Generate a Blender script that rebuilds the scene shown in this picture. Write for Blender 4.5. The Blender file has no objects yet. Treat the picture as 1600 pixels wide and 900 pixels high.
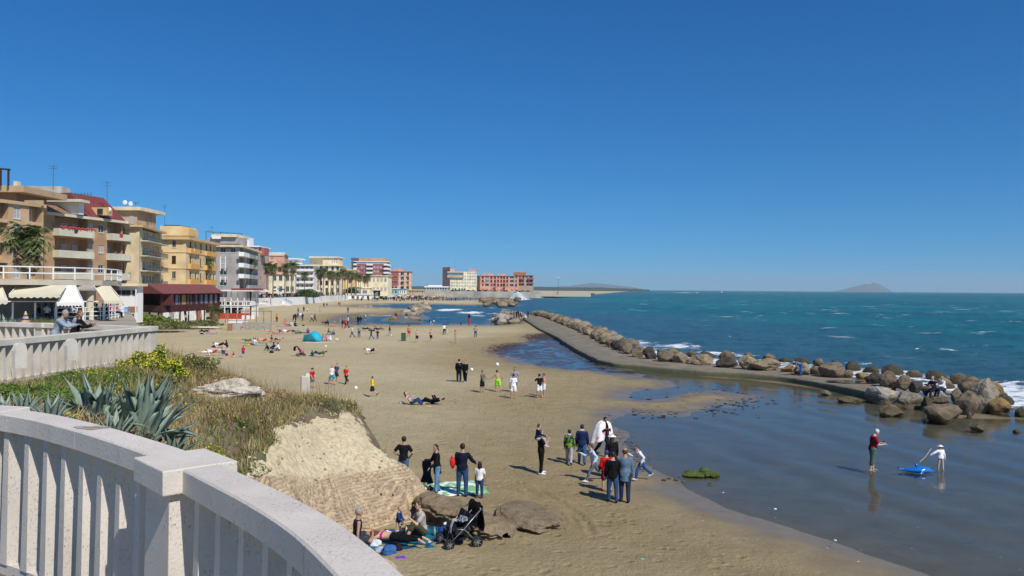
import bpy, bmesh, math, random
import numpy as np
from mathutils import Vector, Matrix, noise as mnoise
R = math.radians
random.seed(7); rng = np.random.default_rng(7)
scene = bpy.context.scene
COL = scene.collection

# ------------------------------------------------------------------ camera
F = 1250.0; EYE = 7.0; ROLL = R(0.42); PITCH = 1.3/1250
cam_d = bpy.data.cameras.new('camera'); cam = bpy.data.objects.new('camera', cam_d); COL.objects.link(cam)
cam_d.sensor_width = 36; cam_d.lens = 36*F/1600; cam_d.clip_end = 60000; cam_d.clip_start = 0.05
fwd = Vector((0, math.cos(PITCH), math.sin(PITCH)))
r0 = Vector((1, 0, 0)); u0 = Vector((0, -math.sin(PITCH), math.cos(PITCH)))
rgt = r0*math.cos(ROLL)+u0*math.sin(ROLL); upv = -r0*math.sin(ROLL)+u0*math.cos(ROLL)
M = Matrix((rgt, upv, -fwd)).transposed().to_4x4(); M.translation = (0, 0, EYE)
cam.matrix_world = M
scene.camera = cam

# ------------------------------------------------------------------ light
SUN_EL = R(46); SUN_AZ = (0.60, -0.80)     # horizontal direction towards the sun
world = bpy.data.worlds.new('World'); scene.world = world; world.use_nodes = True
nt = world.node_tree; nt.nodes.clear()
sky = nt.nodes.new('ShaderNodeTexSky'); sky.sky_type = 'NISHITA'; sky.sun_disc = False
sky.sun_elevation = SUN_EL; sky.sun_rotation = math.atan2(SUN_AZ[0], SUN_AZ[1])
sky.altitude = 0; sky.air_density = 1.0; sky.dust_density = 0.0; sky.ozone_density = 4.0
bgn = nt.nodes.new('ShaderNodeBackground'); bgn.inputs[1].default_value = 0.093
wo = nt.nodes.new('ShaderNodeOutputWorld')
tcw = nt.nodes.new('ShaderNodeTexCoord'); vadd = nt.nodes.new('ShaderNodeVectorMath'); vadd.operation = 'ADD'; vadd.inputs[1].default_value = (0, 0, 0.075)
vnm = nt.nodes.new('ShaderNodeVectorMath'); vnm.operation = 'NORMALIZE'
nt.links.new(tcw.outputs['Generated'], vadd.inputs[0]); nt.links.new(vadd.outputs[0], vnm.inputs[0]); nt.links.new(vnm.outputs[0], sky.inputs[0])
tint = nt.nodes.new('ShaderNodeMix'); tint.data_type = 'RGBA'; tint.blend_type = 'MULTIPLY'; tint.inputs[0].default_value = 1; tint.inputs[7].default_value = (.34, .87, 1.12, 1)
hs = nt.nodes.new('ShaderNodeHueSaturation'); hs.inputs['Saturation'].default_value = 1.3; hs.inputs['Hue'].default_value = 0.5
nt.links.new(sky.outputs[0], hs.inputs['Color']); nt.links.new(hs.outputs[0], tint.inputs[6]); nt.links.new(tint.outputs[2], bgn.inputs[0]); nt.links.new(bgn.outputs[0], wo.inputs[0])
sd = bpy.data.lights.new('sun', 'SUN'); sd.energy = 4.5; sd.angle = R(0.5); sd.color = (1.0, 0.955, 0.88)
so = bpy.data.objects.new('sun', sd); COL.objects.link(so)
sv = Vector((SUN_AZ[0]*math.cos(SUN_EL), SUN_AZ[1]*math.cos(SUN_EL), math.sin(SUN_EL)))
so.rotation_euler = sv.to_track_quat('Z', 'Y').to_euler(); so.location = (60, -80, 120)
scene.view_settings.view_transform = 'Standard'; scene.view_settings.look = 'None'
scene.view_settings.gamma = 1; scene.view_settings.exposure = 0.0; scene.view_settings.use_curve_mapping = False

# ------------------------------------------------------------------ pixel helpers (photo is 1600x900)
def ray(x, y):
    return rgt*((x-800)/F) + upv*(-(y-450)/F) + fwd
def G(x, y, z=0.0):
    d = ray(x, y); t = (z-EYE)/d.z
    return Vector((d.x*t, d.y*t, z))
def AT(x, y, dist):                      # point on the pixel's ray at world depth Y = dist
    d = ray(x, y); t = dist/d.y
    return Vector((d.x*t, dist, EYE+d.z*t))
def XY(x, dist):                         # ground-plan position for pixel column x at depth
    p = AT(x, 451, dist); return Vector((p.x, p.y))
def ZY(x, y, dist): return AT(x, y, dist).z

# ------------------------------------------------------------------ tags
def tag(o, label=None, cat=None, group=None, kind=None):
    if label: o['label'] = label
    if cat: o['category'] = cat
    if group: o['group'] = group
    if kind: o['kind'] = kind
    return o
def empty(name, loc=(0, 0, 0), rz=0, label=None, cat=None, group=None):
    o = bpy.data.objects.new(name, None); COL.objects.link(o); o.location = loc; o.rotation_euler = (0, 0, rz)
    o.empty_display_size = 0.2
    return tag(o, label, cat, group)
def link(name, me, parent=None, mat=None):
    o = bpy.data.objects.new(name, me); COL.objects.link(o)
    if mat is not None:
        me.materials.clear()
        for m in (mat if isinstance(mat, (list, tuple)) else [mat]): me.materials.append(m)
    if parent: o.parent = parent
    return o
def copy_tree(o, parent=None):
    c = o.copy(); COL.objects.link(c); c.parent = parent
    for ch in list(o.children): copy_tree(ch, c)
    return c

# ------------------------------------------------------------------ materials
_M = {}
def lin(c):
    if isinstance(c, str):
        c = tuple(int(c[i:i+2], 16)/255 for i in (0, 2, 4))
    return tuple((v/12.92 if v <= 0.04045 else ((v+0.055)/1.055)**2.4) for v in c)
def mat(name, col, rough=0.8, var=0.12, scale=3.0, bump=0.0, bscale=None, metal=0.0, spec=0.3, col2=None, detail=5, thr=None, coord='Object'):
    """col: sRGB hex or linear tuple. A base colour broken up by noise, optional second colour in patches"""
    if name in _M: return _M[name]
    m = bpy.data.materials.new(name); m.use_nodes = True; n = m.node_tree; nd = n.nodes
    b = nd['Principled BSDF']
    c = lin(col) if isinstance(col, str) else col
    b.inputs['Roughness'].default_value = rough; b.inputs['Metallic'].default_value = metal
    b.inputs['Specular IOR Level'].default_value = spec
    tc = nd.new('ShaderNodeTexCoord')
    no = nd.new('ShaderNodeTexNoise'); no.inputs['Scale'].default_value = scale; no.inputs['Detail'].default_value = detail
    n.links.new(tc.outputs[coord], no.inputs['Vector'])
    rp = nd.new('ShaderNodeValToRGB')
    lo, hi = thr if thr else (0.3, 0.7)
    rp.color_ramp.elements[0].position = lo; rp.color_ramp.elements[1].position = hi
    c2 = (lin(col2) if isinstance(col2, str) else col2) if col2 is not None else tuple(v*(1-var) for v in c)
    ca = c if col2 is not None else tuple(min(1, v*(1+var)) for v in c)
    rp.color_ramp.elements[0].color = (*c2, 1); rp.color_ramp.elements[1].color = (*ca, 1)
    n.links.new(no.outputs['Fac'], rp.inputs[0]); n.links.new(rp.outputs[0], b.inputs['Base Color'])
    if bump:
        n2 = nd.new('ShaderNodeTexNoise'); n2.inputs['Scale'].default_value = bscale or scale*4; n2.inputs['Detail'].default_value = 6
        n.links.new(tc.outputs[coord], n2.inputs['Vector'])
        bp = nd.new('ShaderNodeBump'); bp.inputs['Strength'].default_value = 1.0; bp.inputs['Distance'].default_value = bump
        n.links.new(n2.outputs['Fac'], bp.inputs['Height']); n.links.new(bp.outputs[0], b.inputs['Normal'])
    _M[name] = m
    return m
def cloth(hexc): return mat('cloth_'+hexc, hexc, rough=0.85, var=0.28, scale=7, bump=0.035, bscale=9, spec=0.15)

# ------------------------------------------------------------------ mesh builder
class MB:
    def __init__(s): s.v = []; s.f = []; s.m = []
    def add(s, vs, fs, mi=0):
        k = len(s.v); s.v += [tuple(p) for p in vs]
        s.f += [tuple(i+k for i in f) for f in fs]; s.m += [mi]*len(fs); return s
    def box(s, c, size, rz=0.0, mi=0, tilt=None, taper=1.0):
        x, y, z = size[0]/2, size[1]/2, size[2]/2
        P = [Vector((a*x*(taper if cz > 0 else 1), b*y*(taper if cz > 0 else 1), cz*z)) for cz in (-1, 1) for a, b in ((-1, -1), (1, -1), (1, 1), (-1, 1))]
        Rm = Matrix.Rotation(rz, 3, 'Z')
        if tilt is not None: Rm = Rm @ tilt
        P = [Rm @ p + Vector(c) for p in P]
        return s.add(P, [(3, 2, 1, 0), (4, 5, 6, 7), (0, 1, 5, 4), (1, 2, 6, 5), (2, 3, 7, 6), (3, 0, 4, 7)], mi)
    def bar(s, a, b, w, h=None, mi=0):                      # rectangular bar from a to b
        a = Vector(a); b = Vector(b); h = h or w; d = (b-a)
        if d.length < 1e-6: return s
        dn = d.normalized(); q = dn.cross(Vector((0, 0, 1)))
        if q.length < 1e-3: q = Vector((1, 0, 0))
        q.normalize(); t = q.cross(dn)
        P = []
        for e in (a, b):
            for i, j in ((-1, -1), (1, -1), (1, 1), (-1, 1)): P.append(e+q*(i*w/2)+t*(j*h/2))
        return s.add(P, [(0, 1, 2, 3), (7, 6, 5, 4), (0, 4, 5, 1), (1, 5, 6, 2), (2, 6, 7, 3), (3, 7, 4, 0)], mi)
    def tube(s, pts, rad, n=8, mi=0, cap=True):             # pts path, rad scalar or list
        pts = [Vector(p) for p in pts]; k = len(pts)
        if not hasattr(rad, '__len__'): rad = [rad]*k
        P = []; prev = None
        for i, p in enumerate(pts):
            d = (pts[min(i+1, k-1)]-pts[max(i-1, 0)]).normalized()
            q = (prev - d*prev.dot(d)) if prev else d.cross(Vector((0, 0, 1)) if abs(d.z) < .9 else Vector((1, 0, 0)))
            q.normalize(); prev = q; t = d.cross(q)
            for j in range(n):
                a = 2*math.pi*j/n; P.append(p+(q*math.cos(a)+t*math.sin(a))*rad[i])
        fs = [(i*n+j, i*n+(j+1) % n, (i+1)*n+(j+1) % n, (i+1)*n+j) for i in range(k-1) for j in range(n)]
        if cap: fs += [tuple(range(n-1, -1, -1)), tuple((k-1)*n+j for j in range(n))]
        return s.add(P, fs, mi)
    def ball(s, c, r, n=10, k=6, mi=0):                     # ellipsoid, r scalar or 3-tuple
        if not hasattr(r, '__len__'): r = (r, r, r)
        P = [(c[0], c[1], c[2]-r[2])]
        for i in range(1, k):
            th = math.pi*i/k-math.pi/2
            for j in range(n):
                a = 2*math.pi*j/n; P.append((c[0]+r[0]*math.cos(th)*math.cos(a), c[1]+r[1]*math.cos(th)*math.sin(a), c[2]+r[2]*math.sin(th)))
        P.append((c[0], c[1], c[2]+r[2])); e = len(P)-1
        fs = [(0, 1+(j+1) % n, 1+j) for j in range(n)]
        for i in range(k-2):
            for j in range(n): fs.append((1+i*n+j, 1+i*n+(j+1) % n, 1+(i+1)*n+(j+1) % n, 1+(i+1)*n+j))
        b = 1+(k-2)*n
        fs += [(b+j, b+(j+1) % n, e) for j in range(n)]
        return s.add(P, fs, mi)
    def prism(s, poly, z0, z1, mi=0):                       # poly ccw xy
        n = len(poly)
        P = [(p[0], p[1], z0) for p in poly]+[(p[0], p[1], z1) for p in poly]
        fs = [tuple(range(n-1, -1, -1)), tuple(range(n, 2*n))]+[(i, (i+1) % n, n+(i+1) % n, n+i) for i in range(n)]
        return s.add(P, fs, mi)
    def quad(s, a, b, c, d, mi=0): return s.add([a, b, c, d], [(0, 1, 2, 3)], mi)
    def mesh(s, name='mesh', smooth=False):
        me = bpy.data.meshes.new(name); me.from_pydata(s.v, [], s.f)
        if any(s.m): me.polygons.foreach_set('material_index', s.m)
        if smooth: me.polygons.foreach_set('use_smooth', [True]*len(s.f))
        me.update(); return me
    def build(s, name, m, parent=None, smooth=False):
        return link(name, s.mesh(name, smooth), parent, m)

def grid_mesh(name, P, smooth=True):                        # P: (rows, cols, 3)
    r, c = P.shape[:2]; idx = np.arange(r*c).reshape(r, c)
    q = np.stack([idx[:-1, :-1], idx[:-1, 1:], idx[1:, 1:], idx[1:, :-1]], -1).reshape(-1, 4)
    me = bpy.data.meshes.new(name); me.vertices.add(r*c); me.vertices.foreach_set('co', P.reshape(-1).astype(np.float32))
    me.loops.add(q.size); me.loops.foreach_set('vertex_index', q.reshape(-1).astype(np.int32))
    me.polygons.add(len(q)); me.polygons.foreach_set('loop_start', np.arange(0, q.size, 4, dtype=np.int32))
    if smooth: me.polygons.foreach_set('use_smooth', np.ones(len(q), bool))
    me.update(calc_edges=True); return me
def attr(me, name, val):
    a = me.attributes.new(name, 'FLOAT', 'POINT'); a.data.foreach_set('value', np.asarray(val, np.float32).reshape(-1))

# numpy value noise (periodic hash) for terrain
_T = rng.random((256, 256))
def vn(x, y):
    xi = np.floor(x).astype(int); yi = np.floor(y).astype(int); fx = x-xi; fy = y-yi
    fx = fx*fx*(3-2*fx); fy = fy*fy*(3-2*fy)
    a = _T[xi % 256, yi % 256]; b = _T[(xi+1) % 256, yi % 256]; c = _T[xi % 256, (yi+1) % 256]; d = _T[(xi+1) % 256, (yi+1) % 256]
    return (a*(1-fx)+b*fx)*(1-fy)+(c*(1-fx)+d*fx)*fy
def fbm(x, y, o=4):
    s = 0; a = .5; t = 0
    for i in range(o): s = s+a*vn(x*2**i+17*i, y*2**i+31*i); t += a; a *= .5
    return s/t
def sdf_poly(X, Y, poly):                                   # + inside, - outside
    d = np.full(X.shape, 1e18); ins = np.zeros(X.shape, bool); n = len(poly)
    for i in range(n):
        ax, ay = poly[i][:2]; bx, by = poly[(i+1) % n][:2]; ex, ey = bx-ax, by-ay
        wx, wy = X-ax, Y-ay; t = np.clip((wx*ex+wy*ey)/(ex*ex+ey*ey+1e-12), 0, 1)
        d = np.minimum(d, (wx-ex*t)**2+(wy-ey*t)**2)
        c = ((ay > Y) != (by > Y)) & (X < ex*(Y-ay)/(ey if abs(ey) > 1e-12 else 1e-12)+ax); ins ^= c
    return np.where(ins, 1, -1)*np.sqrt(d)
def sdf_line(X, Y, pts):
    d = np.full(X.shape, 1e18)
    for i in range(len(pts)-1):
        ax, ay = pts[i][:2]; bx, by = pts[i+1][:2]; ex, ey = bx-ax, by-ay
        wx, wy = X-ax, Y-ay; t = np.clip((wx*ex+wy*ey)/(ex*ex+ey*ey+1e-12), 0, 1)
        d = np.minimum(d, (wx-ex*t)**2+(wy-ey*t)**2)
    return np.sqrt(d)
def sst(a, b, x): t = np.clip((x-a)/(b-a), 0, 1); return t*t*(3-2*t)
# ================================================================== GROUND, WATER
WL = -0.12
def W(*pts): return [tuple(G(x, y, WL))[:2] for x, y in pts]
POOL = W((792, 551), (800, 558), (812, 563), (835, 569), (860, 574), (900, 578), (935, 581), (985, 588), (1035, 595), (1060, 602),
         (1045, 607), (1000, 609), (978, 614), (972, 620), (1000, 624), (1040, 622), (1075, 613), (1130, 612), (1190, 619), (1165, 628), (1120, 634), (1070, 646),
         (1020, 645), (985, 641), (968, 646), (964, 656), (969, 675), (983, 700), (1010, 722), (1045, 745), (1090, 772), (1150, 797), (1210, 817), (1300, 847), (1400, 880),
         (1500, 912), (1750, 990), (2500, 1000), (2500, 700), (1700, 668), (1600, 655), (1500, 652), (1420, 638), (1360, 622), (1260, 604), (1160, 592), (1050, 584), (985, 574),
         (930, 560), (905, 545), (885, 533), (872, 527), (855, 532), (830, 538), (805, 546))
SEA = [(60000, 3000), (60000, 29000), (3500, 29000)] + W((1000, 453.9), (925, 460.5), (840, 463), (800, 464), (760, 463), (725, 463), (690, 466), (683, 467.6), (700, 469.3), (745, 468.6),
        (775, 470), (790, 474), (770, 476), (740, 476.5), (700, 475.8), (640, 474.6), (600, 475), (565, 476.8), (553, 478.6), (575, 480.4), (610, 482), (640, 482), (650, 484),
        (625, 489), (600, 493), (572, 490.5), (548, 492), (535, 497), (520, 502), (540, 506.5), (570, 508), (620, 508), (700, 508), (770, 508.6), (800, 506),
        (815, 497), (840, 494.5), (890, 515), (930, 538), (985, 556), (1090, 571), (1160, 574), (1260, 582), (1350, 593), (1430, 610), (1500, 640), (1560, 652), (1620, 655), (1700, 668), (2500, 700), (3800, 720))
WALK_L = [(818, 500), (835, 508), (862, 523), (885, 535), (905, 548), (922, 562), (945, 573), (985, 580), (1050, 587), (1160, 595), (1260, 607), (1340, 623), (1372, 632)]
LAND_EDGE = [(0, 0)]
# ground sheet: a fan of cells that get larger with distance
ys = np.concatenate([np.geomspace(1.0, 12, 10)[:-1], 8750/np.linspace(8750/12, 9.0, 560)])
ys = np.concatenate([ys, np.geomspace(ys[-1], 30000, 25)[1:]])
tx = np.concatenate([np.linspace(-3.0, -0.80, 40)[:-1], np.linspace(-0.80, 0.85, 820), np.linspace(0.85, 3.0, 40)[1:]])
TX, YY = np.meshgrid(tx, ys); XX = TX*YY
dp = sdf_poly(XX, YY, POOL); dsea = sdf_poly(XX, YY, SEA); dw = np.maximum(dp, dsea)
dn = dw + (fbm(XX*0.35, YY*0.35, 4)-.5)*np.clip(YY*0.045, 0.3, 2.5)
z_land = np.clip(-dn-0.2, 0, 6)*0.03 - 0.0
z_land = WL + np.clip(-dn*0.045, 0, 0.12+0.0) + 0.02*np.clip((-dn-3)/6, 0, 1)
depth = np.where(dsea > dp, np.clip(dn*0.10, 0, 4.0), np.clip(dn*0.035, 0, 0.16))
GZ = np.where(dn > 0, WL-0.004-depth, z_land)
# dry-beach relief: gentle dips, scuffed hummocks
dry = sst(4, 12, -dn)
GZ += dry*((fbm(XX*0.25, YY*0.25, 3)-.5)*0.10) + sst(1.5, 5, -dn)*((fbm(XX*1.6, YY*1.6, 3)-.5)*0.035)*(YY < 120)
# wheel ruts curling round the flat rock
def rut(pts, w, dz):
    global GZ
    L = [tuple(G(*p))[:2] for p in pts]; d = sdf_line(XX, YY, L)
    GZ = GZ - dz*np.exp(-(d/w)**2) + dz*0.6*np.exp(-((d-2*w)/(w*.9))**2)
rut([(700, 742), (760, 745), (800, 752), (845, 768), (885, 792), (915, 815), (925, 835)],   .10, .06)
rut([(740, 760), (790, 763), (830, 775)], .08, .025)
rut([(820, 766), (858, 782), (888, 800), (900, 816)], .09, .055)
rut([(560, 655), (620, 690), (700, 700), (770, 712)], .10, .02)
# sand pile near the bottom of the frame
for (px, py, rr, hh) in ((1000, 905, 1.3, .10), (900, 880, .9, .09), (640, 690, 1.0, .05), (860, 700, 1.2, .05)):
    c = G(px, py); GZ += hh*np.exp(-((XX-c.x)**2+(YY-c.y)**2)/rr**2)*(0.7+0.6*fbm(XX*3, YY*3, 3))
WEED = W((770, 552), (800, 541), (850, 522), (868, 516), (880, 528), (905, 545), (925, 560), (950, 572), (1010, 582), (1000, 590), (935, 582), (870, 577), (830, 572), (800, 562))
WEED2 = W((985, 632), (1060, 618), (1130, 610), (1215, 622), (1150, 634), (1060, 650), (1000, 648))
wd = sdf_poly(XX, YY, WEED); wd2 = sdf_poly(XX, YY, WEED2)
LINE = [tuple(G(x, y))[:2] for x, y in ((790, 560), (850, 582), (900, 588), (960, 597), (1000, 606))]
LINE2 = [tuple(G(x, y))[:2] for x, y in ((955, 640), (945, 670), (965, 705), (1000, 735), (1060, 765), (1130, 800))]
weed = sst(-1.0, 1.2, wd)*1.0
weed = np.maximum(weed, sst(-1.2, 1.0, wd2)*0.62)
weed = np.maximum(weed, np.exp(-(sdf_line(XX, YY, LINE)/0.7)**2)*0.55)
weed = np.maximum(weed, np.exp(-(sdf_line(XX, YY, LINE2)/0.7)**2)*0.36)
for (px, py, rx) in ((820, 545, 6), (862, 527, 6)):
    c = G(px, py); weed = np.maximum(weed, 1.4*np.exp(-((XX-c.x)**2+((YY-c.y)*.4)**2)/rx**2))
weed = np.maximum(weed, 0.50*np.exp(-((YY-215)/18)**2)*((XX > -40) & (XX < -5)))
GZ = np.where((np.maximum(wd, wd2) > -1.5) & (dp > 0), GZ*(1-sst(-1.5, .5, np.maximum(wd, wd2)))+(WL+.004+(fbm(XX*.9, YY*.9, 5)-np.where(wd2 > wd, .58, .47))*.16)*sst(-1.5, .5, np.maximum(wd, wd2)), GZ)
MND = [tuple(G(x, y, 0))[:2] for x, y in ((596, 500), (612, 493), (640, 482), (656, 476.5), (675, 478), (672, 486), (666, 492), (668, 499), (650, 502), (620, 502.5))]
mk_ = sst(-1.5, 5, sdf_poly(XX, YY, MND)+(fbm(XX*.3, YY*.3, 3)-.5)*4); GZ = np.where(mk_ > 0, np.maximum(GZ, WL-.2+1.15*mk_), GZ)
# far flat seabed
me = grid_mesh('sand_beach', np.stack([XX, YY, GZ], -1))
attr(me, 'wet', 1-sst(0.3, 4.5, -dn*1.0+ (fbm(XX*.5, YY*.5)-.5)*2.0))
attr(me, 'damp', (1-sst(3, 17, -dn+(fbm(XX*.12, YY*.12, 4)-.5)*9)))
attr(me, 'weed', weed); attr(me, 'sub', sst(0, 2.5, dn))
m = bpy.data.materials.new('sand'); m.use_nodes = True; n = m.node_tree; nd = n.nodes; L = n.links
b = nd['Principled BSDF']
def node(t, **kw):
    q = nd.new(t)
    for k, v in kw.items():
        if hasattr(q, k): setattr(q, k, v)
    return q
def nz(scale, detail=6, rough=.6, vec=None, sc=None):
    q = nd.new('ShaderNodeTexNoise'); q.inputs['Scale'].default_value = scale; q.inputs['Detail'].default_value = detail; q.inputs['Roughness'].default_value = rough
    if sc:
        mp = nd.new('ShaderNodeMapping'); mp.inputs['Scale'].default_value = sc; L.new(geo.outputs['Position'], mp.inputs[0]); L.new(mp.outputs[0], q.inputs['Vector'])
    else: L.new(geo.outputs['Position'], q.inputs['Vector'])
    return q.outputs['Fac']
def ramp(fac, stops):
    q = nd.new('ShaderNodeValToRGB'); e = q.color_ramp.elements
    while len(e) < len(stops): e.new(0.5)
    for i, (p, c) in enumerate(stops): e[i].position = p; e[i].color = (*c, 1) if len(c) == 3 else c
    L.new(fac, q.inputs[0]); return q.outputs[0]
def mix(f, a, b_, mode='MIX'):
    q = nd.new('ShaderNodeMix'); q.data_type = 'RGBA'; q.blend_type = mode
    for s, v in ((0, f), (6, a), (7, b_)):
        if isinstance(v, (int, float)): q.inputs[s].default_value = v
        elif isinstance(v, tuple): q.inputs[s].default_value = (*v, 1)
        else: L.new(v, q.inputs[s])
    return q.outputs[2]
def mth(op, a, b_=0.0, c=None, clamp=False):
    q = nd.new('ShaderNodeMath'); q.operation = op; q.use_clamp = clamp
    for s, v in ((0, a), (1, b_), (2, c)):
        if v is None: continue
        if isinstance(v, (int, float)): q.inputs[s].default_value = v
        else: L.new(v, q.inputs[s])
    return q.outputs[0]
def at(name):
    q = nd.new('ShaderNodeAttribute'); q.attribute_name = name; return q.outputs['Fac']
geo = nd.new('ShaderNodeNewGeometry')
big = nz(.08, 5); mid = nz(.9, 6); fine = nz(14, 4, .7)
dryc = ramp(big, [(.38, (.56, .455, .27)), (.62, (.64, .53, .325))])
dryc = mix(ramp(mid, [(.3, (0, 0, 0)), (.75, (1, 1, 1))]), mix(1.0, dryc, (.88, .87, .84), 'MULTIPLY'), dryc)
dryc = mix(mth('MULTIPLY', ramp(fine, [(.35, (1, 1, 1)), (.62, (0, 0, 0))]), .34), dryc, mix(1.0, dryc, (.62, .60, .56), 'MULTIPLY'))
scuff = ramp(nz(3.2, 8, .72, sc=(1, .45, 1)), [(.60, (0, 0, 0)), (.72, (1, 1, 1))])
dryc = mix(mth('MULTIPLY', scuff, .6), dryc, (.13, .10, .065))
dampc = mix(ramp(mid, [(.3, (0, 0, 0)), (.7, (1, 1, 1))]), (.30, .225, .105), (.40, .305, .155))
wetc = mix(ramp(mid, [(.3, (0, 0, 0)), (.7, (1, 1, 1))]), (.175, .135, .08), (.235, .182, .112))
c1 = mix(mth('MULTIPLY', at('damp'), .92), dryc, dampc)
c2 = mix(at('sub'), mix(at('wet'), c1, wetc), mix(ramp(mid, [(.3, (0, 0, 0)), (.7, (1, 1, 1))]), (.135, .122, .094), (.205, .18, .135)))
wn = nz(1.4, 9, .75, sc=(1, .7, 1)); wthr = mth('SUBTRACT', 1.0, mth('MULTIPLY', at('weed'), .62))
wm = mth('MULTIPLY', mth('SUBTRACT', wn, mth('SUBTRACT', .78, mth('MULTIPLY', at('weed'), .36))), 14, clamp=True)
wm = mth('MULTIPLY', wm, mth('GREATER_THAN', at('weed'), .02))
weedc = ramp(nz(5, 5), [(.3, (.035, .022, .014)), (.7, (.095, .050, .030))])
c3 = mix(wm, c2, weedc)
# small dark twigs and shells strewn on the sand
vo = nd.new('ShaderNodeTexVoronoi'); vo.inputs['Scale'].default_value = 2.2; vo.feature = 'F1'
mp = nd.new('ShaderNodeMapping'); mp.inputs['Scale'].default_value = (1, .6, 1); L.new(geo.outputs['Position'], mp.inputs[0]); L.new(mp.outputs[0], vo.inputs['Vector'])
sp = mth('MULTIPLY', mth('LESS_THAN', vo.outputs['Distance'], .085), mth('GREATER_THAN', nz(.5, 3), .5))
c4 = mix(mth('MULTIPLY', sp, .7), c3, (.06, .045, .03))
vo2 = nd.new('ShaderNodeTexVoronoi'); vo2.inputs['Scale'].default_value = 1.3; L.new(geo.outputs['Position'], vo2.inputs['Vector'])
c5 = mix(mth('MULTIPLY', mth('LESS_THAN', vo2.outputs['Distance'], .045), mth('GREATER_THAN', nz(.7, 3), .48)), c4, (.55, .52, .45))
L.new(mix(1.0, c5, (1.0, .995, .96), 'MULTIPLY'), b.inputs['Base Color'])
b.inputs['Specular IOR Level'].default_value = .4
rgh = mth('SUBTRACT', .95, mth('MULTIPLY', mth('MULTIPLY', at('wet'), at('wet')), .62)); L.new(rgh, b.inputs['Roughness'])
vf = nd.new('ShaderNodeTexVoronoi'); vf.feature = 'SMOOTH_F1'; vf.inputs['Scale'].default_value = 2.6; vf.inputs['Smoothness'].default_value = .3; L.new(geo.outputs['Position'], vf.inputs['Vector'])
bh = mth('ADD', mth('MULTIPLY', nz(1.7, 6, .6), .5), mth('MULTIPLY', nz(7, 7, .72), .7))
vf.inputs['Scale'].default_value = 2.3; dm = mth('MULTIPLY', mth('MULTIPLY', mth('SUBTRACT', .34, vf.outputs['Distance']), 5, clamp=True), mth('MULTIPLY', mth('SUBTRACT', nz(.8, 4), .42), 8, clamp=True))
bh = mth('SUBTRACT', bh, mth('MULTIPLY', dm, .34))
bp = nd.new('ShaderNodeBump'); bp.inputs['Distance'].default_value = .20
L.new(mth('SUBTRACT', 1.0, mth('MULTIPLY', at('wet'), .97)), bp.inputs['Strength']); L.new(bh, bp.inputs['Height']); L.new(bp.outputs[0], b.inputs['Normal'])
tag(link('sand_beach', me, None, m), 'brown sandy beach sloping down to shallow water', None, None, 'structure')

# ---------------- water sheet
yw = np.concatenate([np.linspace(4, 12, 12)[:-1], 8750/np.linspace(8750/12, 2.2, 620)])
yw = np.concatenate([yw, np.geomspace(yw[-1], 26000, 14)[1:]])
tw = np.concatenate([np.linspace(-3, -.5, 12)[:-1], np.linspace(-.5, .85, 760), np.linspace(.85, 3.2, 30)[1:]])
TX, YY = np.meshgrid(tw, yw); XX = TX*YY
dp = sdf_poly(XX, YY, POOL); ds = sdf_poly(XX, YY, SEA)
off = sst(0.5, 14, ds)*np.clip(260/np.maximum(YY, 1), 0, 1)
def wave(dx, dy, lam, amp, ph=0, sharp=1.6):
    k = 2*math.pi/lam; w = (XX*dx+YY*dy)*k+ph+2.2*fbm(XX/lam*.35, YY/lam*.35, 2)
    return amp*(((1+np.sin(w))/2)**sharp*2-1)
Hh = wave(.78, -.62, 16, .10)+wave(.9, -.3, 9, .08, 1)+wave(.5, -.85, 5.5, .06, 2)+wave(-.2, -1, 3.2, .045, 3)+(fbm(XX*.6, YY*.9, 5)-.5)*.42
bay = sst(.5, 8, ds)
ZW = WL+Hh*off*1.0
# pool ripples: long shallow arcs running in from the right
pr = (np.sin(sdf_line(XX, YY, [(p[0], p[1]) for p in POOL[26:36]])*2.2+3*fbm(XX*.12, YY*.12, 2)))
ZW += sst(.5, 5, dp)*(.010*pr + .006*np.sin((XX*.9+YY*.3)*3.1+4*fbm(XX*.2, YY*.2)))
me = grid_mesh('sea', np.stack([XX, YY, ZW], -1))
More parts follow.
